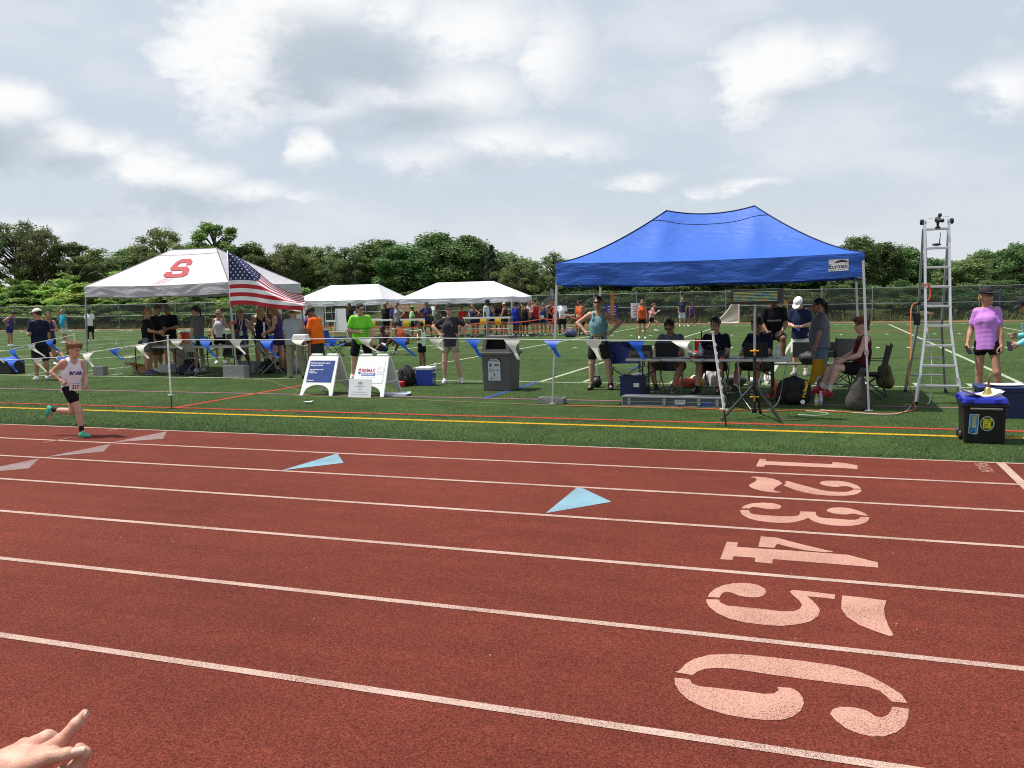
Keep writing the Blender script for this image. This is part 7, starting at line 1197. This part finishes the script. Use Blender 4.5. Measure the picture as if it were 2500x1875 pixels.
# ---- clutter under the red-letter canopy
t = thing('cardboard_box', 'open cardboard box under the left end of the tables', 'box', (-17.0, 18.35, 0), .25); mb = MB(); mb.box((0, 0, .11), (.34, .28, .22)); obj('carton', mb, pmat('a8814e', .85), t); mb = MB(); mb.bar((-.17, -.14, .22), (-.17, -.26, .30), .34, .006); mb.box((0, -.2, .235), (.33, .12, .005), rot=Euler((R_(-25), 0, 0)).to_matrix()); obj('flap', mb, pmat('b8905a', .85), t)
def crate(label, x, y, w, d, h, col, name='carton', z=0, rz=0): t = thing(name, label, 'box', (x, y, z), rz); mb = MB(); mb.box((0, 0, h/2), (w, d, h)); obj('box_body', mb, pmat(col, .7), t, bevel=.01); mb = MB(); mb.box((0, 0, h+.004), (w*1.03, d*1.03, .02)); obj('box_lid', mb, pmat(col, .7), t, bevel=.006); return t
crate('white cardboard carton behind the legs of the blonde ponytail woman', -16.35, 18.6, .36, .26, .22, 'c0c0bc'); crate('grey plastic crate under the table behind the tent leg', -13.95, 18.9, .45, .32, .28, '7a7c78', 'crate'); crate('dark blue crate beneath the table by the folding chair', -13.6, 19.2, .50, .34, .24, '2a3450', 'crate'); crate('tan carton behind the tan folding chair', -12.95, 19.3, .55, .4, .40, '8a7a58')
pack('black bag under the middle of the tables', -15.75, 18.8, .42, .30, .36, '131316', .2); pack('dark navy bag on the turf between the tables', -15.35, 18.1, .36, .28, .26, '1a1f30', .5); lumpy('shoe_pile', 'pair of dark shoes on the turf under the tables', 'shoes', -15.05, 17.9, (.16, .10, .07), '3a3a3c', seed=21); lumpy('shopping_bag', 'black and white bag beside the maroon shoes', 'bag', -12.75, 19.1, (.16, .13, .20), '8a8a8c', seed=22); pack('black backpack under the table by the tall girl', -13.3, 18.75, .4, .3, .34, '16161a', -.3)
t = thing('drinks_cooler', 'round orange drinks cooler on a crate behind the tables', 'cooler', (-17.22, 20.35, .62)); mb = MB(); mb.lathe([(.155, 0), (.16, .02), (.165, .36), (.16, .37)], 22); obj('barrel', mb, pmat('d8502a', .4), t, smooth=True); mb = MB(); mb.lathe([(.17, .37), (.17, .41), (.12, .43)], 22); obj('lid', mb, pmat('d8d8d4', .4), t, smooth=True); mb = MB(); mb.tube([(-.17, 0, .30), (-.2, 0, .28), (-.2, 0, .22), (-.17, 0, .2)], .012, 6); mb.tube([(.17, 0, .30), (.2, 0, .28), (.2, 0, .22), (.17, 0, .2)], .012, 6); obj('handle', mb, m_white, t); mb = MB(); mb.box((0, -.17, .06), (.04, .05, .05)); obj('tap', mb, m_white, t)
crate('stand crate below the orange drinks cooler', -17.22, 20.35, .4, .36, .60, '5a5a58', 'crate')
t = thing('award_frame', 'blue framed certificate standing on the awards table', 'frame', (-14.98, 18.4, .72), .1); mb = MB(); mb.box((0, 0, .12), (.26, .015, .24), rot=Euler((R_(8), 0, 0)).to_matrix()); obj('frame', mb, pmat('24508c'), t, bevel=.004); mb = MB(); mb.box((0, -.012, .12), (.20, .004, .17), rot=Euler((R_(8), 0, 0)).to_matrix()); obj('certificate', mb, pmat('4aa0d0'), t)
t = thing('trophy', 'small gold trophy behind the blue framed certificate', 'trophy', (-14.92, 18.55, .72)); mb = MB(); mb.box((0, 0, .05), (.08, .08, .10)); obj('plinth', mb, m_black, t); mb = MB(); mb.lathe([(.012, .10), (.012, .22), (.04, .26), (.045, .33), (.02, .34)], 14); obj('cup', mb, M('gold', (.6, .42, .1), .3, .9, .05), t, smooth=True)
papers('white papers on the left table under the red-letter canopy', -16.4, 18.35, .722, .2, .30, .22, 5); papers('papers by the awards', -14.6, 18.3, .722, -.1, .32, .24, 4) if 0 else papers('white papers on the awards table near the flag pole', -14.55, 18.3, .722, -.1, .32, .24, 4)
crate('flat yellow envelope box on the left table', -15.9, 18.5, .30, .22, .05, 'b8a860', 'carton', .72); lumpy('cloth_bundle', 'dark jacket dropped on the left table end', 'clothing', -17.05, 18.5, (.14, .11, .08), '1c1c20', seed=31, z=.722, noise=.006)
t = thing('plastic_basin', 'white plastic bin lid propped beside the bucket hat man', 'basin', (-11.25, 17.15, 0), .2); mb = MB(); mb.tube([(-.16, 0, 0), (-.10, 0, .88)], .012, 6); mb.tube([(.16, 0, 0), (.10, 0, .88)], .012, 6); obj('stand', mb, m_steel, t); mb = MB(); mb.box((0, 0, .97), (.38, .26, .16), taper=.8); obj('basin', mb, m_white, t, bevel=.025, seg=3)
t = thing('equipment_case', 'large black case with a blue cloth on it at the left edge', 'case', (-21.1, 17.75, 0), .05); mb = MB(); mb.box((0, 0, .18), (.80, .5, .36)); obj('case_body', mb, m_black, t, bevel=.02); mb = MB(); mb.grid(12, 6, lambda u, v: Vector(((u-.5)*.7, (v-.5)*.52, .375+.05*math.sin(u*9)*math.sin(v*5)+.04*math.sin(u*4)))); obj('blue_cloth', mb, pmat('2a62c8', .8), t, smooth=True); mb = MB(); mb.box((-.1, -.255, .24), (.12, .02, .03)); obj('handle', mb, m_steel, t)
# ================================================================== FAR FIELD
def hurdle(label, x, y, rz, h=.95):
    t = thing('hurdle', label, 'hurdle', (x, y, 0), rz, 'hurdles penning in the athletes'); mb = MB(); mb.box((0, 0, h), (1.22, .03, .08)); obj('top_bar', mb, m_white, t, bevel=.006)
    for sx in (-.52, .52): mb = MB(); mb.tube([(sx, 0, .02), (sx, 0, h-.03)], .018, 6); obj('upright', mb, m_alu, t); mb = MB(); mb.tube([(sx, 0, .02), (sx, .66, .02)], .02, 6); obj('foot', mb, m_alu, t)
    mb = MB(); mb.tube([(-.52, 0, .45), (.52, 0, .45)], .012, 6); obj('cross_tube', mb, m_alu, t); return t
HUR = [(-17.45, 35.6, 0), (-15.1, 37.4, .1), (-14.05, 37.6, .0), (-11.6, 41.6, .1), (-20.9, 34.9, 0), (-22.6, 34.8, .05), (-18.9, 35.3, 0), (-10.8, 44.0, 1.3), (-19.9, 37.0, .1)]
for i, (x, y, rz) in enumerate(HUR): hurdle(('white-barred hurdle with a yellow card right of the green cap boy', 'white-barred hurdle behind the charcoal tee woman', 'white-barred hurdle with a yellow card beside the man who writes', 'white-barred hurdle just right of the blue canopy leg', 'white-barred hurdle behind the bright orange tee man', 'white-barred hurdle left of the bright orange tee man', 'white-barred hurdle behind the neon green man', 'white-barred hurdle farthest right at the turn of the orange tape', 'white-barred hurdle under the left white canopy corner')[i], x, y, rz)
for x, y, lab in ((-17.75, 35.56, 'yellow card on the hurdle left of the green cap boy'), (-16.95, 35.56, 'yellow card on the hurdle at the green cap boy'), (-14.7, 37.36, 'yellow card hanging behind the charcoal tee woman'), (-14.05, 37.56, 'yellow card hanging beside the man who writes'), (-19.3, 35.26, 'yellow card hanging behind the neon green man')): mb = MB(); mb.grid(3, 3, lambda u, v: Vector(((u-.5)*.30, -.02*math.sin(v*3), .62+.30*v))); tag(obj('yellow_card', mb, pmat('d0b020', .7), None, (x, y, 0)), lab, 'card', 'yellow cards on the hurdles')
def tape(label, P): 
    mb = MB()
    for a, b in zip(P, P[1:]):
        a = Vector(a); b = Vector(b); n = 6
        for k in range(n): p, q = a.lerp(b, k/n), a.lerp(b, (k+1)/n); s = -.10*math.sin(math.pi*k/n); s2 = -.10*math.sin(math.pi*(k+1)/n); mb.add([p+Vector((0, 0, s-.025)), q+Vector((0, 0, s2-.025)), q+Vector((0, 0, s2+.025)), p+Vector((0, 0, s+.025))], [(0, 1, 2, 3)])
    return tag(obj('barrier_tape', mb, M('orange_tape', (.80, .17, .10), .5, var=.05, trans=.3)), label, 'tape', 'orange barrier tape')
tape('upper line of orange barrier tape round the waiting athletes', [(-23.2, 34.5, .75), (-20.9, 34.7, .72), (-18.4, 35.3, .68), (-16.8, 35.6, .70), (-14.4, 37.2, .78), (-12.2, 38.6, .86), (-11.1, 39.0, .98), (-10.6, 40.5, .80), (-10.6, 43.2, 1.0)])
tape('lower line of orange barrier tape round the waiting athletes', [(-23.2, 34.5, .42), (-20.9, 34.7, .40), (-18.4, 35.3, .36), (-16.8, 35.6, .38), (-14.4, 37.2, .46), (-12.2, 38.6, .33), (-11.1, 39.4, .38), (-10.6, 43.2, .62)])
tape('middle line of orange barrier tape behind the neon green man', [(-23.2, 34.6, .58), (-20.9, 34.8, .56), (-18.4, 35.4, .52)])
lumpy('duffel_bag', 'black duffel bag on the turf beneath the left white canopy', 'bag', -18.2, 31.2, (.42, .2, .17), '2a2c2a', seed=41, h=.03); lumpy('kit_bag', 'blue and white kit bag on the turf by the blue canopy leg', 'bag', -10.9, 38.6, (.28, .2, .2), '3c4468', seed=42, h=.03)
t = thing('drinks_crate', 'grey drinks crate on the turf behind the neon green man', 'crate', (-16.6, 32.8, 0)); mb = MB(); mb.box((0, 0, .2), (.5, .4, .4)); obj('crate_body', mb, pmat('3a3a3a'), t, bevel=.02); mb = MB(); mb.box((0, 0, .5), (.52, .42, .2)); obj('crate_top', mb, pmat('a8a8a0'), t, bevel=.02)
t = thing('camp_shelter', 'white fabric side wall hanging at the left end of the left white canopy', 'tent wall', (-24.6, 38.4, 0), .1); mb = MB(); mb.grid(10, 6, lambda u, v: Vector(((u-.5)*1.5, .06*math.sin(u*9), .02+1.66*v))); obj('cloth', mb, M('white_canopy_cloth', (.8, .8, .83)), t, smooth=True); mb = MB(); mb.tube([(-.75, 0, 0), (-.75, 0, 1.7)], .02, 6); mb.tube([(.75, 0, 0), (.75, 0, 1.7)], .02, 6); obj('pole', mb, m_alu, t)
t = thing('easel', 'white easel board behind the neon green man', 'easel', (-19.6, 33.0, 0), -.1); mb = MB(); mb.box((0, 0, 1.05), (.55, .02, .95)); obj('board', mb, M('poster_white', (.74, .75, .78)), t)
for a, b in (((-.22, 0, 1.5), (-.45, -.1, 0)), ((.22, 0, 1.5), (.45, -.1, 0)), ((0, .02, 1.4), (0, .5, 0))): mb = MB(); mb.tube([a, b], .018, 6); obj('leg', mb, m_white, t)
# ---- gambrel shed
t = thing('storage_shed', 'small barn-shaped wooden shed with a rounded brown roof beyond the hurdles', 'shed', (-28.2, 56.6, 0), .32); W2, L2 = 1.25, 2.6
pro = [(-W2, 0), (-W2, 1.15), (-.95, 1.75), (-.5, 2.05), (0, 2.15), (.5, 2.05), (.95, 1.75), (W2, 1.15), (W2, 0)]
mb = MB(); V = [(L2/2, x, z) for x, z in pro]+[(-L2/2, x, z) for x, z in pro]; n = len(pro); mb.add(V, [tuple(range(n)), tuple(range(2*n-1, n-1, -1)), (0, n, n+1, 1), (n-2, 2*n-2, 2*n-1, n-1)]); obj('wall', mb, pmat('6a3a34', .85), t)
m_sh = M('shingle_brown', (.24, .155, .09), .9, var=.25, scale=6)
rp = [(-W2-.08, 1.10), (-.99, 1.80), (-.52, 2.11), (0, 2.22), (.52, 2.11), (.99, 1.80), (W2+.08, 1.10)]
for i in range(6):
    a, b = rp[i], rp[i+1]
    for k in range(3):
        p = (a[0]+(b[0]-a[0])*k/3, a[1]+(b[1]-a[1])*k/3); q = (a[0]+(b[0]-a[0])*(k+1)/3, a[1]+(b[1]-a[1])*(k+1)/3); d = .012*(k % 2); mb = MB(); mb.bar((0, p[0], p[1]+d), (0, q[0], q[1]+d), L2+.2, .03); obj('shingle_course', mb, m_sh, t)
mb = MB(); mb.box((L2/2+.02, 0, .8), (.04, 1.3, 1.6)); obj('door', mb, pmat('4a2824', .85), t)
for y in (-.7, .7): mb = MB(); mb.box((L2/2+.03, y, .82), (.05, .09, 1.64)); obj('door_frame', mb, pmat('8a5a44', .85), t)
mb = MB(); mb.tube([(L2/2+.03, .72*math.cos(a), 1.62+.4*math.sin(a)) for a in [k*math.pi/10 for k in range(11)]], .04, 6); obj('door_arch', mb, pmat('8a5a44', .85), t)
# ---- banners and notices on the fence
for x, w, h, col, lab in ((-10.7, .62, .9, '2a2c78', 'small blue banner tied to the fence left of the bib 8921 athlete'), (-8.95, .62, .95, 'c8c4cc', 'white banner with red lettering tied to the fence right of the bib 8921 athlete')):
    t = thing('fence_banner', lab, 'banner', (x-3.0, 59.2, .35), 0); mb = MB(); mb.grid(6, 6, lambda u, v: Vector(((u-.5)*w*1.4, -.03*math.sin(u*5), h*v*1.1))); obj('cloth', mb, pmat(col, .8), t)
    for k in range(4): mb = MB(); mb.box((0, -.05, .28+.18*k), (w*.9, .012, .05)); obj('banner_print', mb, pmat('b84a50' if col[0] == 'c' else 'c8c8d8', .8), t)
t = thing('wooden_post', 'orange-brown wooden goal post stub beside the fence near the blue canopy leg', 'post', (-13.2, 57.2, 0)); mb = MB(); mb.box((0, 0, 1.0), (.22, .22, 2.0)); obj('post_shaft', mb, pmat('9a6a38', .85), t); mb = MB(); mb.box((.1, 0, 2.02), (.62, .26, .08)); obj('cap', mb, pmat('a87a48', .85), t)
t = thing('grey_notice', 'torn grey notice board standing behind the fence', 'board', (-18.7, 61.2, 0)); mb = MB(); mb.prism([(-.5, 1.3), (.5, 1.3), (.5, 2.0), (.2, 2.0), (.15, 2.5), (-.05, 2.55), (-.1, 2.0), (-.5, 1.8)], -.03, .03, fn=lambda p: Vector((p.x, p.z, p.y))); obj('board', mb, pmat('8a8284', .9), t); mb = MB(); mb.tube([(0, 0, 0), (0, 0, 1.4)], .04, 6); obj('stake', mb, m_steel, t)
# ---- net goal
t = thing('net_goal', 'white curved net goal by the far fence behind the display mast', 'goal', (-5.5, 57.0, 0)); mb = MB(); mb.tube([(.55, 0, 0), (.55, 0, 2.05), (.40, 0, 2.05)], .05, 6); obj('upright', mb, pmat('d0b0a8', .7), t)
def gp(u, v): x = -1.35+1.9*u; z = 2.02*(1-(1-u)**.55*1.0) if 0 else 2.02*u**1.9; return Vector((x, .25*math.sin(v*3), z*v))
def net_mat():
    m = bpy.data.materials.new('goal_net'); m.use_nodes = True; N = m.node_tree.nodes; L = m.node_tree.links; b = N['Principled BSDF']; b.inputs['Base Color'].default_value = (.60, .57, .50, 1); b.inputs['Roughness'].default_value = .8; tr = N.new('ShaderNodeBsdfTransparent'); s = N.new('ShaderNodeMixShader'); s.inputs[0].default_value = .62; L.new(tr.outputs[0], s.inputs[1]); L.new(b.outputs[0], s.inputs[2]); L.new(s.outputs[0], N['Material Output'].inputs[0]); return m
mb = MB(); mb.grid(16, 6, gp); obj('net', mb, net_mat(), t, smooth=True); mb = MB(); mb.tube([gp(k/12, 1) for k in range(13)], .035, 6); obj('top_curve', mb, m_white, t); mb = MB(); mb.tube([(-1.35, 0, .03), (.55, 0, .03)], .03, 6); obj('ground_bar', mb, m_white, t)
# ---- excavator
t = thing('excavator', 'yellow tracked excavator parked behind the far fence', 'excavator', (-1.45, 62.6, .0), -.15); t.scale = (.62, .62, .62); my = pmat('d09a1e', .5); z0 = .0
mb = MB(); mb.box((.6, 0, z0+1.05), (1.9, 1.5, .62)); mb.box((1.1, 0, z0+1.42), (.9, 1.3, .22)); obj('engine_house', mb, my, t, bevel=.06); mb = MB(); mb.box((.7, -.76, z0+1.02), (.7, .03, .4)); obj('grille', mb, m_black, t); mb = MB(); mb.box((-.65, -.35, z0+1.55), (.85, .8, 1.2)); obj('cab', mb, M('cab_glass', (.05, .06, .06), .15, var=0), t, bevel=.04)
mb = MB()
for x in (-1.08, -.22):
    for y in (-.76, .06): mb.bar((x, y, z0+.95), (x, y, z0+2.2), .09)
mb.box((-.65, -.35, z0+2.2), (.95, .9, .08)); obj('cab_frame', mb, my, t)
for y in (-.7, .7): mb = MB(); mb.prism([(-1.5, .25), (-1.3, .05), (1.3, .05), (1.5, .25), (1.5, .5), (1.3, .68), (-1.3, .68), (-1.5, .5)], y-.2, y+.2, fn=lambda p: Vector((p.x, p.z, p.y+z0))); obj('track', mb, m_black, t)
mb = MB(); mb.box((0, 0, z0+.72), (1.4, 1.2, .14)); obj('turntable', mb, m_black, t); mb = MB(); mb.bar((-.9, .45, z0+1.0), (-2.4, .45, z0+3.0), .22, .34); mb.bar((-2.4, .45, z0+3.0), (-3.0, .45, z0+3.05), .2, .3); obj('boom', mb, my, t); mb = MB(); mb.bar((-3.0, .45, z0+3.15), (-3.35, .45, z0+1.2), .18, .28); obj('stick', mb, my, t); mb = MB(); mb.prism([(-.35, 0), (.25, .05), (.35, .55), (-.1, .75), (-.4, .45)], -.35, .35, fn=lambda p: Vector((-3.35+p.x, .45+p.z, z0+.55+p.y))); obj('bucket', mb, pmat('8a6a28', .7), t)
text('machine_lettering', 'CAT  315C', .34, lambda x, y: Vector((-.25+x*.8, -.755, z0+.93+y*.6)), pmat('c8c8c4'), t)
# ---- playground bars and a bollard behind the fence
t = thing('playground_bars', 'purple and green climbing bars behind the fence right of the ladder', 'playground', (8.4, 62.2, 0)); mpu = pmat('4a4a9c', .5)
for x in (-1.0, -.55, 1.75, 2.2): mb = MB(); mb.tube([(x, 0, 0), (x, 0, 1.72)], .06, 8); mb.ell((x, 0, 1.75), (.075, .075, .06)); obj('post', mb, mpu, t)
mb = MB(); mb.bar((-.55, -.2, 1.6), (1.75, -.2, 1.6), .05, .1); mb.bar((-.55, .2, 1.6), (1.75, .2, 1.6), .05, .1); obj('side_rail', mb, pmat('2a7a60', .5), t); mb = MB()
for k in range(7): mb.tube([(-.4+.33*k, -.2, 1.6), (-.4+.33*k, .2, 1.6)], .025, 5)
obj('rungs', mb, pmat('2a7a60', .5), t); mb = MB(); mb.tube([(-1.0, 0, 1.45), (-.55, 0, 1.45)], .04, 6); obj('tie_bar', mb, mpu, t)
t = thing('bollard', 'short grey bollard by the weeds left of the ladder', 'bollard', (3.1, 60.6, 0)); mb = MB(); mb.lathe([(.09, 0), (.09, .62), (.11, .64), (.11, .74), (.05, .80)], 12); obj('shaft', mb, pmat('7a7a90'), t)
for x, y, r_, lab in ((6.2, 61.2, (.55, .4, .28), 'tan boulder in the weeds seen through the ladder'), (5.4, 61.0, (.4, .3, .2), 'smaller tan boulder left of the one seen through the ladder')): lumpy('boulder', lab, 'boulder', x, y, r_, 'a08a64', h=.06, seed=51, noise=.02)
t = thing('tower_cart', 'dark wheeled equipment cart near the fence seen past the black tee woman', 'cart', (-34.4, 48.0, 0)); mb = MB(); mb.box((0, 0, .25), (1.0, .5, .2)); mb.tube([(-.3, 0, .3), (-.25, 0, 1.5)], .03, 6); mb.tube([(.1, 0, .3), (.0, 0, 1.5)], .03, 6); obj('frame', mb, m_dkgrey, t)
for x in (-.4, .0, .4): mb = MB(); mb.lathe([(.1, -.04), (.14, 0), (.1, .04)], 12, (x, -.25, .14), ax=Euler((math.pi/2, 0, 0)).to_matrix()); obj('wheel', mb, m_black, t)
for i in range(26):
    x = -62+i*1.35+rng.uniform(-.4, .4); y = 50.3+rng.uniform(0, 3.5); s = rng.uniform(.15, .4); mb = MB(); mb.box((0, 0, .03), (s*1.6, s, .06), rz=rng.uniform(-.5, .5)); mb.box((s*.4, .1, .06), (s*.5, s*.5, .10), rz=1); tag(obj('field_marker', mb, pmat('c8c8b8', .8), None, (x, y, 0)), 'small pale piece of gear lying on the far edge of the turf', 'gear', 'pale gear along the far turf edge')
# ================================================================== the pointing hand close to the camera
def rayp(px, py, d):                        # a place d metres in front of the lens, used for the hand held up there
    v = _f+_r*((px-1250)/2118.9)+_d*((py-937.5)/2118.9); return np.array(Vector((0, 0, CAMH))+v*d)
def near_skin():
    m = bpy.data.materials.new('skin_near'); m.use_nodes = True; N = m.node_tree.nodes; L = m.node_tree.links; b = N['Principled BSDF']; b.inputs['Roughness'].default_value = .48; b.inputs['Specular IOR Level'].default_value = .35; b.inputs['Subsurface Weight'].default_value = .12; b.inputs['Subsurface Radius'].default_value = (.008, .003, .0015); b.inputs['Subsurface Scale'].default_value = 1.
    tc = N.new('ShaderNodeTexCoord')
    def nz(s, d): n = N.new('ShaderNodeTexNoise'); n.inputs['Scale'].default_value = s; n.inputs['Detail'].default_value = d; L.new(tc.outputs['Object'], n.inputs['Vector']); return n.outputs['Fac']
    r = N.new('ShaderNodeValToRGB'); r.color_ramp.elements[0].position = .34; r.color_ramp.elements[0].color = (.50, .22, .155, 1); r.color_ramp.elements[1].position = .62; r.color_ramp.elements[1].color = (.56, .34, .25, 1); L.new(nz(34, 6), r.inputs[0]); L.new(r.outputs[0], b.inputs['Base Color'])
    v = N.new('ShaderNodeTexVoronoi'); v.inputs['Scale'].default_value = 420; L.new(tc.outputs['Object'], v.inputs['Vector']); ad = N.new('ShaderNodeMath'); ad.operation = 'ADD'; L.new(v.outputs['Distance'], ad.inputs[0]); L.new(nz(160, 5), ad.inputs[1])
    bp = N.new('ShaderNodeBump'); bp.inputs['Strength'].default_value = .35; bp.inputs['Distance'].default_value = .0012; L.new(ad.outputs[0], bp.inputs['Height']); L.new(bp.outputs[0], b.inputs['Normal']); return m
def hand_near():
    D = 1.2
    P = []; f = np.array(_f); r = np.array(_r); u = -np.array(_d)
    def q(zx, zy, dz=0.): return rayp(zx*.1808, 1650+zy*.1808, D+dz)
    # forearm and back of the hand
    P += [rc(q(-900, 1640, .02), q(-300, 1430, .012), .031, .027, .02), rc(q(-300, 1430, .012), q(150, 1265, .008), .027, .0255, .02), rc(q(150, 1265, .008), q(540, 1075, .004), .0250, .0135, .015)]
    # middle finger folded away, its knuckle standing up
    P += [rc(q(60, 1190, .026), q(640, 846, .030), .0215, .0118, .007), rc(q(640, 846, .03), q(800, 905, .036), .0115, .0104, .004), rc(q(800, 905, .036), q(830, 1060, .022), .0102, .009, .004)]
    # pointing index finger
    P += [rc(q(500, 1100, .0), q(830, 888, .004), .0132, .0108, .005), el(q(830, 888, .004), (.0112, .0112, .0112), None, .003), rc(q(830, 888, .004), q(1035, 655, .011), .0100, .0088, .003), el(q(1035, 655, .011), (.0092, .0092, .0092), None, .003), rc(q(1035, 655, .011), q(1145, 502, .018), .0083, .0056, .003)]
    # ring finger bump, curled little finger behind the thumb
    P += [rc(q(180, 1060, .05), q(330, 945, .056), .0135, .0105, .006), rc(q(330, 945, .056), q(520, 1000, .055), .0105, .0095, .004), rc(q(1075, 985, .022), q(1130, 1050, .022), .0082, .0098, .003), rc(q(1130, 1050, .022), q(1045, 1225, .022), .0098, .0108, .003), rc(q(1045, 1225, .022), q(820, 1340, .02), .0112, .0125, .004)]
    # thumb
    P += [rc(q(250, 1270, -.006), q(700, 1088, -.014), .0185, .0108, .006), rc(q(700, 1088, -.014), q(915, 1052, -.016), .0098, .0086, .003), rc(q(915, 1052, -.016), q(1088, 1032, -.014), .0088, .0062, .003)]
    V, F = sdf(P, .0019)
    o = thing('person', 'pale bare hand pointing up and right in the lower left corner', 'person', (0, 0, 0)); link('hand', fastmesh('hand', V, F, None, True), near_skin(), o)
    # nails: thin curved plates on thumb and index tip
    for (px, py, dz, ax_, wd, ln) in ((1050, 1030, -.0228, (.96, .20), .0092, .0155), (1138, 545, .0110, (.55, .83), .0058, .0100)):
        c = q(px, py, dz); a = r*ax_[0]+u*ax_[1]; b = np.cross(a, f); b /= np.linalg.norm(b); mb = MB()
        mb.grid(8, 8, lambda s, t: Vector(c+a*(t-.5)*ln*1.2+b*(s-.5)*wd*1.3*(1-.35*abs(2*t-1)**3)+f*(.0035*(2*s-1)**2))); obj('fingernail', mb, M('nail', (.72, .52, .43), .25, var=.05), o, smooth=True)
hand_near()
